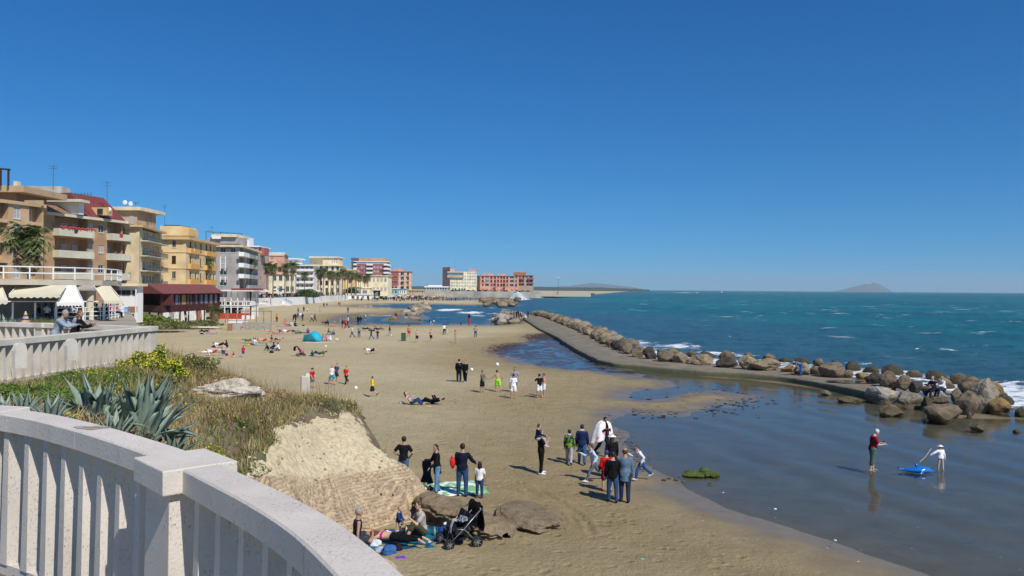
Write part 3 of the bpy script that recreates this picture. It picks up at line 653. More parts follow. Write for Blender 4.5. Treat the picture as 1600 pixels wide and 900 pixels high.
def rock_mat(name, a, b_, dark=(.05, .04, .03), wetline=True):
    global n, nd, L, geo
    m = bpy.data.materials.new(name); m.use_nodes = True; n = m.node_tree; nd = n.nodes; L = n.links; bb = nd['Principled BSDF']; geo = nd.new('ShaderNodeNewGeometry')
    c = ramp(nz(1.3, 7, .7), [(.3, b_), (.68, a)])
    c = mix(mth('MULTIPLY', ramp(nz(4, 7, .75), [(.5, (0, 0, 0)), (.66, (1, 1, 1))]), .55), c, dark)
    if wetline:
        sx = nd.new('ShaderNodeSeparateXYZ'); L.new(geo.outputs['Position'], sx.inputs[0])
        k = mth('SUBTRACT', 1.0, mth('MULTIPLY', mth('SUBTRACT', sx.outputs[2], mth('MULTIPLY', nz(1.2, 4), .5)), 3.5), clamp=True)
        c = mix(mth('MULTIPLY', k, .75), c, (.075, .06, .028))
    L.new(c, bb.inputs['Base Color']); bb.inputs['Roughness'].default_value = .88; bb.inputs['Specular IOR Level'].default_value = .25
    bp = nd.new('ShaderNodeBump'); bp.inputs['Distance'].default_value = .16; L.new(nz(2.6, 10, .74), bp.inputs['Height']); L.new(bp.outputs[0], bb.inputs['Normal']); return m
RK = [rock_mat('rock_tan', (.36, .28, .18), (.21, .16, .10)), rock_mat('rock_brown', (.255, .195, .13), (.14, .105, .068)), rock_mat('rock_grey', (.36, .305, .225), (.22, .18, .13)), rock_mat('rock_pale', (.50, .45, .37), (.32, .28, .215)), rock_mat('rock_dark', (.10, .082, .066), (.055, .045, .038)), rock_mat('rock_ochre', (.36, .225, .085), (.20, .125, .05))]
ridge_m = rock_mat('limestone_outcrop', (.78, .70, .57), (.56, .47, .35), wetline=False)
def rock(px, py, wpx, hpx, k, seed, label, group=None, name='boulder', zb=-.3, depth=1.0, rz=None, sub=3, flat=0, boxy=.42, mm=None, cat='rock'):
    """boulder whose foot shows at (px,py) and that spans wpx x hpx in the photo; stands on z=zb level"""
    d = G(px, py, zb+.25).y; w = wpx*d/F/2; hgt = hpx*d/F/2
    p = AT(px, py, d); me = rock_mesh(seed, (w*1.08, w*depth, hgt*1.3), sub=sub, boxy=boxy)
    o = link(name, me, None, mm or RK[k]); o.location = (p.x, d+w*depth*.5, zb+.12+hgt*.80); o.rotation_euler = (0, 0, (random.Random(seed).uniform(-.5, .5) if rz is None else rz))
    return tag(o, label, cat, group)

# low brick-edged ruin and the flat eroded slab beside the push-chair
def long_ruin(name, A, B, wid, hA, hB, seed, label, mm):
    A = Vector(A); B = Vector(B); d = (B-A).normalized(); nn = -Vector((-d.y, d.x)) if False else Vector((-d.y, d.x)); Lg = (B-A).length; NU = 40; prof = [(-.50, -.2), (-.47, .18), (-.40, .38), (-.58, .55), (-.66, .62), (-.60, .70), (-.64, .80), (-.50, .98), (-.2, 1.04), (.15, .95), (.45, .62), (.62, .2), (.75, -.2)]
    P = []; J = []
    for i in range(NU+1):
        t = i/NU; h = hA+(hB-hA)*t; e = min(1, .25+min(t, 1-t)*9)
        rowp = []
        for j, (a, z) in enumerate(prof):
            q = A+d*(Lg*t+(.10*mnoise.noise((t*9, j*.7, seed)))) + nn*(a*wid*e*(1+.35*mnoise.noise((t*6, 3+seed, 1)))+.14*mnoise.noise((t*22, j*1.1, seed+5)))
            rowp.append((q.x, q.y, z*h*(e**.5)*(1+.25*mnoise.noise((t*5, seed, 7)))+.07*mnoise.noise((t*30, j, seed))-.05))
        P.append(rowp)
    A0 = np.array(P); 
    for _ in range(2):                                     # refine, then roughen with fractal noise
        A1 = np.zeros((A0.shape[0]*2-1, A0.shape[1]*2-1, 3)); A1[::2, ::2] = A0; A1[1::2, ::2] = (A0[1:, :]+A0[:-1, :])/2; A1[:, 1::2] = (A1[:, :-1:2]+A1[:, 2::2])/2; A0 = A1
    for r_ in A0:
        for v in r_:
            q = Vector(v); t_ = mnoise.turbulence(q*2.2+Vector((seed, 0, 0)), 5, True)-.75; l_ = math.sin(v[2]*58+3*mnoise.noise(q*1.5))*.018
            dv = mnoise.noise_vector(q*5)*.035+nn.to_3d()*(t_*.16+l_)+Vector((0, 0, t_*.07)); v[0] += dv.x; v[1] += dv.y; v[2] += dv.z
    me = grid_mesh(name, A0); o = link(name, me, None, mm)
    return tag(o, label, 'ruin')
low_m = rock_mat('old_mortar', (.36, .28, .17), (.21, .155, .09), dark=(.07, .045, .03), wetline=False)
long_ruin('ruined_wall', (-2.75, 25.0), (-.05, 22.35), 1.05, .86, .52, 3, 'low brown brick ruin with dark undercut side behind the push-chair', low_m)
o = link('eroded_slab', rock_mesh(77, (1.12, 1.75, .34), sub=5, rough=.34, boxy=.2), None, low_m); o.location = (.62, 24.2, .10); o.rotation_euler = (0, 0, .25)
tag(o, 'low flat eroded rock slab lying on the sand right of the brown ruin', 'rock')
o = link('rock_outcrop', rock_mesh(31, (1.36, .5, .40), sub=5, rough=.85, boxy=.3), None, ridge_m); p = gp(355, 612, 25.6); o.location = (p[0], p[1], p[2]-.05); o.rotation_euler = (0, 0, .15)
tag(o, 'white jagged limestone outcrop in the dry grass of the bank', 'rock')

rr = random.Random(8); mb = MB(); st_m = [rock_mesh(500+i, (1, .8, .5), sub=1) for i in range(4)]
for i in range(700):
    x, y = rr.uniform(-8.6, -2.6), rr.uniform(17, 30); z = float(EH(x, y)); a_, b_ = proj(x, y, z)
    if float(sdf_poly(np.array([a_]), np.array([b_]), RUIN)[0]) < -12 or z < .1 or z > 3.4: continue
    s_ = rr.uniform(.03, .10)*(1.6 if rr.random() < .08 else 1); a = rr.uniform(0, 6.28); me_ = st_m[i % 4]
    mb.add([(x+(v.co.x*math.cos(a)-v.co.y*math.sin(a))*s_, y+(v.co.x*math.sin(a)+v.co.y*math.cos(a))*s_, z+.02+v.co.z*s_) for v in me_.vertices], [tuple(p_.vertices) for p_ in me_.polygons], rr.choice([0, 0, 1]))
tag(mb.build('rubble', [rm, ridge_m]), 'loose pale stones scattered over the ruin slope', None, None, 'stuff')
# little ancient stone marker
mk = empty('stone_marker', gp(477, 634, 28.6), .3, 'short square grey stone pillar standing at the edge of the grassy bank', 'marker')
mk.scale = (1.25, 1.25, 1.35); mb = MB(); mb.box((0, 0, .42), (.27, .27, .74), taper=.9); mb.box((.05, 0, .82), (.14, .22, .08), taper=.7); o = mb.build('shaft', TRAV2, mk); bevel(o, .02)
o = link('base', rock_mesh(9, (.46, .4, .22), sub=3), mk, TRAV2); o.location = (.05, 0, .03)
for i, (px, py, d, h) in enumerate(((24, 572, 19.6, .62), (105, 560, 21.6, .58))):
    mb = MB(); P = [(-.16, 0), (.16, 0), (.16, h*.7), (.12, h*.92), (.05, h), (-.05, h), (-.12, h*.92), (-.16, h*.7)]
    k = len(P); mb.add([(x, -.06, z) for x, z in P]+[(x, .06, z) for x, z in P], [tuple(range(k)), tuple(range(2*k-1, k-1, -1))]+[(j, j+k, (j+1) % k+k, (j+1) % k) for j in range(k)])
    o = mb.build('rounded_stone', TRAV2); p = AT(px, py, d); o.location = (p.x+.1, d, float(EH(p.x+.1, d))-.05); o.rotation_euler = (0, 0, 1.2)
    o.location.z = p.z-.05
    tag(o, ['round-topped stone slab in the weeds against the balustrade at the left edge', 'round-topped stone slab against the balustrade under the leaning couple'][i], 'stone')
# ================================================================== PLANTS ON THE BANK
def leafmat(name, c1, c2, scale=2.0, rough=.6):
    return mat(name, c1, rough=rough, col2=c2, scale=scale, detail=3, spec=.25)
G_DRY = leafmat('dry_grass', (.52, .39, .19), (.27, .19, .085), 1.3)
G_GRN = leafmat('green_weed', (.15, .235, .035), (.07, .125, .02), 1.6)
G_OLV = leafmat('olive_grass', (.19, .19, .062), (.10, .105, .035), 1.5)
G_YEL = mat('yellow_blossom', (.66, .58, .05), var=.2, scale=8)
G_GREY = leafmat('grey_green_shrub', (.115, .135, .062), (.055, .07, .032), 3)
def blades(name, pts, hgt, wid, lean, m, label, seed=1, parent=None, kind='stuff', seg=2, nrm=None):
    r = np.random.default_rng(seed); k = len(pts); pts = np.asarray(pts, float)
    a = r.uniform(0, 2*np.pi, k); h = hgt*(.5+r.random(k)); w = wid*(.6+.8*r.random(k)); ln = lean*(.3+r.random(k)); la = r.uniform(0, 2*np.pi, k)
    dx, dy = np.cos(a)*w/2, np.sin(a)*w/2; lx, ly = np.cos(la)*ln*h, np.sin(la)*ln*h
    V = np.stack([pts+np.stack([-dx, -dy, 0*dx], -1), pts+np.stack([dx, dy, 0*dx], -1),
                  pts+np.stack([lx*.35+dx*.8, ly*.35+dy*.8, h*.6], -1), pts+np.stack([lx*.35-dx*.8, ly*.35-dy*.8, h*.6], -1), pts+np.stack([lx, ly, h*.95], -1)], 1).reshape(-1, 3)
    b0 = np.arange(k)*5
    quads = np.stack([b0, b0+1, b0+2, b0+3], -1); tris = np.stack([b0+3, b0+2, b0+4], -1)
    me = bpy.data.meshes.new(name); me.vertices.add(len(V)); me.vertices.foreach_set('co', V.reshape(-1).astype(np.float32))
    me.loops.add(7*k); lv = np.concatenate([quads.reshape(-1), tris.reshape(-1)]).astype(np.int32); me.loops.foreach_set('vertex_index', lv)
    me.polygons.add(2*k); me.polygons.foreach_set('loop_start', np.concatenate([np.arange(k)*4, 4*k+np.arange(k)*3]).astype(np.int32)); me.update(calc_edges=True)
    o = link(name, me, parent, m); 
    if not parent: tag(o, label, None, None, kind)
    return o
def scatter(nmax, maskf, seed, x0=-16, x1=-4, y0=9, y1=36):
    r = np.random.default_rng(seed); x = r.uniform(x0, x1, nmax); y = r.uniform(y0, y1, nmax); z = EH(x, y); pxx, pyy = proj(x, y, z)
    inside = sdf_poly(x, y, [(v.x, v.y) for v in cen]+[(-9, -8), (-27, -8), (-27, 9)])
    k = (r.random(nmax) < maskf(x, y, pxx, pyy)) & (z > .35) & (inside < -.15) & ~((x < -13.1) & (y < 30.5))
    k &= sdf_poly(pxx, pyy, RUIN) < 9*fbm(x*2, y*2, 3)+3
    return np.stack([x, y, z-.04], -1)[k]
patch = lambda x, y, s, t: sst(t-.06, t+.06, fbm(x*s, y*s, 3))
green = lambda x, y, px, py: np.where((px < 225) & (py < 640), 1.0, .07)*patch(x+3, y, .5, .34)
dry = lambda x, y, px, py: np.where((px > 200) | (py > 610), .8, .12)*patch(x+30, y, .45, .36)
olive = lambda x, y, px, py: .55*patch(x+60, y+7, .6, .42)
blades('dry_grass', scatter(120000, dry, 1), .30, .016, .6, G_DRY, 'tall dry straw-coloured grass on the bank')
blades('low_weeds', scatter(230000, green, 2), .22, .032, .8, G_GRN, 'bright green weeds carpeting the bank', 2)
blades('olive_grass', scatter(70000, olive, 3), .22, .022, .7, G_OLV, 'olive green grass growing among the dry stalks', 3)
blades('seed_stalks', scatter(9000, lambda x, y, px, py: np.where(px > 180, .8, .2), 4), .62, .010, .35, mat('seed_stalk', (.20, .15, .085)), 'thin brown seed stalks standing above the grass', 4)
blades('small_wildflowers', scatter(14000, lambda x, y, px, py: .8*patch(x, y+50, .7, .56), 5)+np.array([0, 0, .24]), .03, .035, .6, G_YEL, 'scattered small yellow wildflowers in the grass', 5)

def scrub(name, n_, maskf, R0, m, label, seed, lsz=.035, per=170):
    C_ = scatter(n_, maskf, seed); r = np.random.default_rng(seed+99); k = len(C_); rad = R0*(.5+r.random(k)); a = r.normal(size=(k, per, 3)); a /= np.linalg.norm(a, axis=2)[..., None]; a[..., 2] = np.abs(a[..., 2])*.75
    P = (C_[:, None, :]+a*rad[:, None, None]*(.55+.45*r.random((k, per, 1))**.5)).reshape(-1, 3); K_ = len(P); t1 = r.normal(size=(K_, 3)); t1 /= np.linalg.norm(t1, axis=1)[:, None]; t2 = np.cross(t1, r.normal(size=(K_, 3))); t2 /= np.linalg.norm(t2, axis=1)[:, None]; s = lsz*(.5+.9*r.random(K_))[:, None]
    me = bpy.data.meshes.new(name); me.from_pydata(np.stack([P-t1*s, P+t2*s*.4, P+t1*s, P-t2*s*.4], 1).reshape(-1, 3).tolist(), [], np.arange(4*K_).reshape(-1, 4).tolist()); return tag(link(name, me, None, m), label, None, None, 'stuff')
G_BRN = leafmat('brown_scrub', (.25, .17, .10), (.13, .088, .05), 2)
scrub('brown_scrub', 700, lambda x, y, px, py: np.where((py > 600) | (px > 300), .7, .15)*patch(x+11, y+5, .5, .42), .26, G_BRN, 'low matted brown scrub on the bank', 21)
scrub('olive_scrub', 650, lambda x, y, px, py: .6*patch(x+41, y+15, .6, .45), .26, G_OLV, 'rounded olive scrub clumps on the bank', 22)
scrub('green_scrub', 1500, lambda x, y, px, py: np.where((px < 205) & (py < 628), .9, .02)*patch(x+3, y, .5, .32), .28, G_GRN, 'dense low green cover on the upper bank', 23)
def bush(loc, r3, nleaf, lsz, m, label, seed, flowers=0, fm=None, fs=.03, name='shrub', cat='shrub', group=None, stems=True):
    root = empty(name, loc, 0, label, cat, group); r = np.random.default_rng(seed)
    if stems:
        mb = MB()
        for i in range(12):
            a = r.uniform(0, 6.28); e = r.uniform(.3, .9); mb.tube([(0, 0, -.05), (math.cos(a)*r3[0]*.3*e, math.sin(a)*r3[1]*.3*e, r3[2]*.5), (math.cos(a)*r3[0]*.7*e, math.sin(a)*r3[1]*.7*e, r3[2]*.95)], [.014, .01, .004], 5)
        mb.build('stem', mat('woody_stem', (.16, .11, .07)), root)
    def cloud(k, shell, sz, nm, mm, sd):
        r = np.random.default_rng(sd); a = r.normal(size=(k, 3)); a /= np.linalg.norm(a, axis=1)[:, None]; a[:, 2] = np.abs(a[:, 2])
        lump = np.array([.62+.75*mnoise.noise(Vector(v)*1.9+Vector((seed, 0, 0)))*.8+.28 for v in a]); rad = lump*(shell+(1-shell)*r.random(k)**.5)
        P = a*rad[:, None]*np.array(r3); t1 = r.normal(size=(k, 3)); t1 /= np.linalg.norm(t1, axis=1)[:, None]; t2 = np.cross(t1, r.normal(size=(k, 3))); t2 /= np.linalg.norm(t2, axis=1)[:, None]
        s = sz*(.6+.8*r.random(k))[:, None]
        V = np.stack([P-t1*s, P+t2*s*.45, P+t1*s, P-t2*s*.45], 1).reshape(-1, 3)
        me = bpy.data.meshes.new(nm); me.from_pydata(V.tolist(), [], np.arange(4*k).reshape(-1, 4).tolist()); return link(nm, me, root, mm)
    cloud(nleaf, .55, lsz, 'foliage', m, seed)
    if flowers: cloud(flowers, .93, fs, 'blossom', fm or G_YEL, seed+1)
    return root
def eh(x, y): return float(EH(x, y))
def on_bank(px, py, d): p = AT(px, py, d); return (p.x, p.y, eh(p.x, p.y))
bush(on_bank(238, 562, 26.3), (1.0, .9, .95), 5200, .05, G_GRN, 'tall green shrub covered in yellow blossom beside the balustrade corner', 11, 3600, None, .032)
bush(on_bank(190, 560, 26.0), (.6, .5, .5), 2200, .045, G_GRN, 'smaller yellow-flowering shrub leaning on the old balustrade', 12, 900, None, .03)
bush(on_bank(300, 575, 29.0), (.9, .8, .55), 2500, .05, G_OLV, 'olive bush on the crest of the bank right of the yellow blossom', 17, 150, None, .03)
bush(on_bank(328, 715, 16.4), (.36, .34, .30), 3800, .022, G_GRN, 'round dome of yellow daisies beside the near balustrade post', 13, 1500, None, .015)
bush(on_bank(412, 712, 20.3), (.72, .6, .52), 6000, .032, G_GREY, 'grey-green shrub at the edge of the rubble slope', 14, 260, None, .02)
bush(on_bank(440, 700, 21.5), (.4, .4, .30), 2500, .03, G_GREY, 'small yellow-tipped shrub right of the grey-green one', 15, 500, None, .018)
bush(on_bank(388, 738, 19.4), (.17, .17, .15), 700, .02, G_GREY, 'small dry tuft on the rubble next to the coping', 16)
bush(on_bank(487, 640, 28.6), (.34, .3, .25), 1200, .03, leafmat('fresh_green', (.17, .24, .035), (.09, .14, .02)), 'fresh green tuft at the foot of the stone pillar', 18, 60, None, .02)
for i, (px, py, d, s) in enumerate(((30, 590, 17.5, .8), (90, 585, 18.5, 1.0), (150, 590, 19, .9), (60, 605, 15.5, .7))):
    bush(on_bank(px, py, d), (s, s*.8, .36), 2600, .045, G_GRN, ['low green weed clump below the first stone slab', 'broad green weed clump in the middle of the upper bank', 'green weed clump above the large agave', 'green weed clump behind the small agaves'][i], 30+i, 90, None, .02, name='weed_clump', cat='weeds')
for i, (px, py, d, s) in enumerate(((170, 615, 17, .7), (300, 640, 21, .7), (340, 590, 28, .7), (430, 640, 26.5, .6), (250, 590, 24, .7))):
    bush(on_bank(px, py, d), (s, s*.8, .32), 1700, .045, [G_OLV, G_OLV, G_DRY, G_DRY, G_OLV][i], ['olive clump right behind the second agave', 'olive clump below the limestone outcrop', 'straw-coloured clump above the limestone outcrop', 'straw-coloured clump left of the stone pillar', 'olive clump between the blossom and the large agave'][i], 40+i, 60, None, .018, name='grass_clump', cat='grass')
# agaves
AG = mat('agave_leaf', (.30, .37, .29), rough=.5, col2=(.17, .23, .175), scale=1.3, detail=2, spec=.4); AGD = mat('agave_dead_leaf', (.30, .24, .17), var=.3)
def agave(loc, R_, nl, seed, label):
    root = empty('agave', loc, 0, label, 'agave'); r = random.Random(seed)
    for i in range(nl):
        t = i/nl; a = i*2.39996+r.uniform(-.2, .2); el = R(82-64*t**1.2+r.uniform(-7, 7)); Ln = R_*(.72+.36*math.sin(math.pi*min(1, t+.25)))*r.uniform(.85, 1.1); w = R_*.112*r.uniform(.85, 1.15)
        mb = MB(); K_ = 9; P = []; d = Vector((math.cos(a), math.sin(a), 0)); s = Vector((-math.sin(a), math.cos(a), 0)); pos = d*(.05+.10*t)*R_+Vector((0, 0, .02)); ang = el; droop = r.uniform(-.03, .07)+.16*t*(r.random() < .5)
        for k in range(K_+1):
            u = k/K_; ww = w*(math.sin(math.pi*min(1, (u*.78+.24)))**.8)*(1 if u < .6 else max(.03, (1-u)/.4)**.85); up = Vector((-d.x*math.sin(ang), -d.y*math.sin(ang), math.cos(ang)))
            cup = ww*.45
            P += [pos-s*ww+up*cup, pos-s*ww*.5+up*cup*.25, pos+up*0, pos+s*ww*.5+up*cup*.25, pos+s*ww+up*cup, pos-up*(.18*ww+.004)]
            pos = pos+(d*math.cos(ang)+Vector((0, 0, math.sin(ang))))*Ln/K_; ang -= droop+.03*u
        fs = []
        for k in range(K_):
            for j in range(6): fs.append((k*6+j, k*6+(j+1) % 6, (k+1)*6+(j+1) % 6, (k+1)*6+j))
        mb.add(P, fs); mb.build('leaf', AGD if (t > .93 and r.random() < .5) else AG, root, smooth=True)
    return root
for i, (px, py, d, R_, nl, lb) in enumerate(((222, 690, 13.6, 1.28, 40, 'large blue-green agave with the tallest leaves behind the coping'), (150, 672, 13.2, 1.02, 32, 'second agave left of the tallest one with spreading leaves'), (178, 690, 12.2, .62, 20, 'small agave squeezed between the two large ones'),
                                         (78, 658, 11.6, .50, 22, 'small agave close behind the coping left of the spreading ones'), (38, 652, 11.8, .52, 22, 'small agave near the left end of the coping'), (5, 650, 12, .45, 20, 'small agave cut by the left edge of the picture'),
                                         (268, 712, 13.4, .62, 22, 'low drooping agave at the right of the tallest one'))):
    p = AT(px, py+10, d); agave((p.x, p.y, p.z-.02), R_, nl, 50+i, lb)
# ================================================================== PROMENADE, BUILDINGS
EDGE = [(-14.5, 31, 4.2), (-17, 36, 4.2), (-31, 66, 4.2), (-40, 84, 4.2), (-54, 112, 4.1), (-72, 148, 3.8), (-76.5, 166, 3.5), (-80, 185, 3.3), (-82, 215, 3.1), (-85, 252, 2.95), (-89, 288, 2.9), (-86, 330, 2.9), (-92, 420, 2.9), (-96, 500, 3.0), (-90, 585, 3.6), (-68, 622, 4.3), (-46, 630, 4.5), (20, 637, 4.5), (34, 645, 4.3)]
mb = MB()
for (a, b_) in zip(EDGE, EDGE[1:]):
    mb.quad((-420, a[1]-12 if a[0] > -60 else a[1], a[2]), (a[0], a[1], a[2]), (b_[0], b_[1], b_[2]), (-420, b_[1], b_[2]))
pav = mat('promenade_paving', 'a39888', var=.2, scale=.3, coord='Object')
mb.quad((-420, 645, 4.3), (34, 645, 4.3), (60, 760, 4.3), (-420, 760, 4.3))
tag(mb.build('promenade', pav), 'paved seafront promenade running behind the beach', None, None, 'structure')
white = mat('white_paint', (.78, .77, .74), var=.06, scale=.6); conc = mat('concrete', (.42, .385, .33), var=.22, scale=.8, bump=.01)
def seawall(pts, top_extra, m, label, thick=.5, name='sea_wall', zb=-1):
    mb = MB(); P = [Vector((p[0], p[1])) for p in pts]; k = len(P)
    no = []
    for i in range(k):
        d = (P[min(i+1, k-1)]-P[max(i-1, 0)]).normalized(); no.append(Vector((d.y, -d.x)))
    for i in range(k-1):
        a, b_ = P[i], P[i+1]; a2 = a-no[i]*thick; b2 = b_-no[i+1]*thick; za, zb_ = pts[i][2]+top_extra, pts[i+1][2]+top_extra
        mb.quad((a.x, a.y, zb), (b_.x, b_.y, zb), (b_.x, b_.y, zb_), (a.x, a.y, za)); mb.quad((a.x, a.y, za), (b_.x, b_.y, zb_), (b2.x, b2.y, zb_), (a2.x, a2.y, za)); mb.quad((b2.x, b2.y, zb), (a2.x, a2.y, zb), (a2.x, a2.y, za), (b2.x, b2.y, zb_))
    return tag(mb.build(name, m), label, 'wall')
def off_edge(i, j, d=.05):
    return [(p[0]+d, p[1]-d, p[2]) for p in EDGE[i:j]]
seawall(off_edge(0, 8), -.02, conc, 'concrete retaining wall under the cafe and restaurant side of the promenade', .3)
seawall(off_edge(9, 14), .15, white, 'long white-painted sea wall between the beach and the promenade')
seawall(off_edge(14, 19), .35, mat('harbour_wall', (.40, .36, .30), var=.3, scale=.15), 'pale grey harbour wall below the far yellow and orange buildings')

GLASS = mat('window_glass', (.035, .045, .055), rough=.15, var=.3, scale=.4, spec=.6); SHUT_G = mat('green_shutter', '24413a', rough=.7); SHUT_W = mat('grey_white_shutter', 'a8a7a3', rough=.6)
SHUT_B = mat('brown_shutter', '3b2a22', rough=.7); FRAME = mat('window_frame', (.62, .60, .56), var=.05); PANEB = mat('blue_grey_glass', '6d7f92', rough=.25, spec=.6); RAILM = mat('iron_railing', '55554f', rough=.6)
WST = {'glass': (GLASS, FRAME), 'green': (SHUT_G, FRAME), 'brown': (SHUT_B, FRAME), 'white': (SHUT_W, FRAME), 'blue': (PANEB, FRAME), 'dark': (SHUT_B, SHUT_B)}
_win = {}; wr_ = random.Random(4)
def window(root, key, w, h, P, ang):
    if wr_.random() < .28: key = wr_.choice({'glass': ['white', 'blue'], 'white': ['glass', 'brown', 'blue'], 'dark': ['glass', 'brown'], 'green': ['glass', 'green', 'dark'], 'blue': ['white', 'glass'], 'brown': ['glass']}.get(key, [key]))
    k = (key, round(w, 2), round(h, 2))
    if k not in _win:
        f = MB(); t = min(.09, w*.1)
        for c, s in (((0, -.03, t/2), (w, .08, t)), ((0, -.03, h-t/2), (w, .08, t)), ((-w/2+t/2, -.03, h/2), (t, .08, h-2*t)), ((w/2-t/2, -.03, h/2), (t, .08, h-2*t)), ((0, -.03, h/2), (t*.7, .06, h-2*t))): f.box(c, s)
        f.box((0, -.16, -.05), (w+.16, .22, .08))
        p = MB(); p.box((0, .0, h/2), (w-.02, .05, h-.02))
        if key != 'glass' and key != 'blue':
            for i in range(int(h/.22)): p.box((0, -.035, .12+i*.22), (w-.2, .02, .1))
        _win[k] = (f.mesh('window_frame'), p.mesh('window_pane'))
        _win[k][0].materials.append(WST[key][1]); _win[k][1].materials.append(WST[key][0])
    f = bpy.data.objects.new('window', _win[k][0]); COL.objects.link(f); f.parent = root; f.location = P; f.rotation_euler = (0, 0, ang)
    p = bpy.data.objects.new('pane', _win[k][1]); COL.objects.link(p); p.parent = f
def facade(root, mb, o, P0, P1, z0, z1, ops, mi=0):
    """wall sheet P0->P1 (left to right seen from outside) with recessed openings (u0,u1,v0,v1,depth)"""
    P0, P1 = Vector(P0), Vector(P1); Lw = (P1-P0).length; d = (P1-P0)/Lw; nn = Vector((d.y, -d.x))
    us = sorted({0, Lw}|{q for a in ops for q in a[:2]}); vs = sorted({z0, z1}|{q for a in ops for q in a[2:4]})
    W3 = lambda u, v, dep=0: (P0.x+d.x*u-nn.x*dep-o.x, P0.y+d.y*u-nn.y*dep-o.y, v-o.z)
    for a, b_ in zip(us, us[1:]):
        for c, e in zip(vs, vs[1:]):
            m_, n_ = (a+b_)/2, (c+e)/2
            if b_-a < 1e-4 or e-c < 1e-4 or any(q[0] < m_ < q[1] and q[2] < n_ < q[3] for q in ops): continue
            mb.quad(W3(a, c), W3(b_, c), W3(b_, e), W3(a, e), mi)
    for u0_, u1_, v0, v1, dep in ops:
        mb.quad(W3(u0_, v0), W3(u1_, v0), W3(u1_, v0, dep), W3(u0_, v0, dep), mi); mb.quad(W3(u0_, v1, dep), W3(u1_, v1, dep), W3(u1_, v1), W3(u0_, v1), mi)
        mb.quad(W3(u0_, v0, dep), W3(u0_, v1, dep), W3(u0_, v1), W3(u0_, v0), mi); mb.quad(W3(u1_, v0), W3(u1_, v1), W3(u1_, v1, dep), W3(u1_, v0, dep), mi)
        mb.quad(W3(u0_, v0, dep), W3(u1_, v0, dep), W3(u1_, v1, dep), W3(u0_, v1, dep), mi)
    return Lw, d, nn
def building(name, label, A, B, C, z0, z1, wall, side=None, front=None, roofm=None, cornice=None, cm=None, base=None, group=None, cat='building'):
    """A,B,C plan corners (left end, near corner, right end); D closes the block. side/front: dict(n floors, cols, log, bal)"""
    A, B, C = Vector(A), Vector(B), Vector(C); D = A+C-B; o = Vector(((A.x+B.x+C.x+D.x)/4, (A.y+B.y+C.y+D.y)/4, z0))
    root = empty(name, o, 0, label, cat, group); mb = MB()
    for P0, P1, sp in ((A, B, side), (B, C, front), (C, D, None), (D, A, None)):
        Lw = (P1-P0).length; d = (P1-P0)/Lw; nn = Vector((d.y, -d.x)); ang = math.atan2(d.y, d.x)
        if not sp: facade(root, mb, o, P0, P1, z0-1, z1, []); continue
        n_ = sp['n']; g = sp.get('g', 0); fh = (z1-z0-g)/n_; ops = []; wins = []
        for (f0, f1, fl, dep) in sp.get('log', []):
            for k in range(n_):
                if fl is None or k in fl:
                    ops.append((f0*Lw, f1*Lw, z0+g+k*fh+.15, z0+g+(k+1)*fh-.35, dep))
                    w_ = (f1-f0)*Lw; kk = max(1, int(w_/2.4))
                    for q in range(kk): wins.append((f0*Lw+w_*(q+.5)/kk, min(1.1, w_*.5), min(2.1, fh*.68), z0+g+k*fh+.2, sp.get('ls', 'white'), dep-.06))
        for c in sp.get('cols', []):
            fr, w, h, sill, stl = c[:5]; fl = c[5] if len(c) > 5 else None
            for k in range(n_):
                if fl is None or k in fl:
                    u = fr*Lw; v = z0+g+k*fh+sill*fh
                    ops.append((u-w/2, u+w/2, v, v+h, .22)); wins.append((u, w-.04, h-.04, v+.02, stl, .16))
        facade(root, mb, o, P0, P1, z0-1, z1, ops)
        for u, w, h, v, stl, dep in wins:
            q = P0+d*u-nn*dep; window(root, stl, w, h, (q.x-o.x, q.y-o.y, v-o.z), ang)
        for (f0, f1, fl, dep, stl, bm_) in sp.get('bal', []):
            for k in range(n_):
                if fl is None or k in fl:
                    z = z0+g+k*fh; a = P0+d*(f0*Lw); b_ = P0+d*(f1*Lw); m_ = (a+b_)/2+nn*dep/2; w = (b_-a).length
                    x = MB(); x.box((0, 0, .0), (w, dep, .2)); 
                    if stl == 'solid':
                        x.box((0, -dep/2+.06, .62), (w, .12, 1.04)); x.box((-w/2+.06, .06, .62), (.12, dep-.12, 1.04)); x.box((w/2-.06, .06, .62), (.12, dep-.12, 1.04))
                        bo = x.build('balcony', bm_, root)
                    else:
                        bo = x.build('balcony', bm_, root); y = MB()
                        y.box((0, -dep/2+.05, 1.05), (w, .06, .06)); y.box((0, -dep/2+.05, .2), (w, .05, .05))
                        for s_ in (-1, 1): y.box((s_*(w/2-.03), .05, 1.05), (.06, dep-.1, .06))
                        kx = max(3, int(w/.32))
                        for i in range(kx+1): y.box((-w/2+.04+(w-.08)*i/kx, -dep/2+.05, .62), (.045, .04, .8))
                        y.build('railing', RAILM if stl == 'iron' else white, bo)
                    bo.location = (m_.x-o.x, m_.y-o.y, z-o.z); bo.rotation_euler = (0, 0, ang)
                    if w > 2 and P0.y < 300:
                        for q_ in range(wr_.choice((0, 1, 1, 2))):
                            y = MB(); u_ = wr_.uniform(-.4, .4)*w; kd = wr_.random()
                            if kd < .45: y.box((u_, -dep/2-.03, .85), (wr_.uniform(.5, 1.1), .03, .7)); y.build('laundry', cloth(wr_.choice(['d9dde2', '4a6a9a', 'b8404a', 'e8e4da', '3c4048'])), bo)
                            elif kd < .75: y.box((u_, dep/2-.25, .45), (.8, .32, .6)); y.build('air_conditioner', WHT, bo)
                            else: y.ball((u_, -dep/2+.1, 1.25), (.3, .2, .25), 7, 5); y.build('potted_plant', G_GRN, bo)
    Q = [(p.x-o.x, p.y-o.y, z1-.35-o.z) for p in (A, B, C, D)]; mb.quad(*Q)
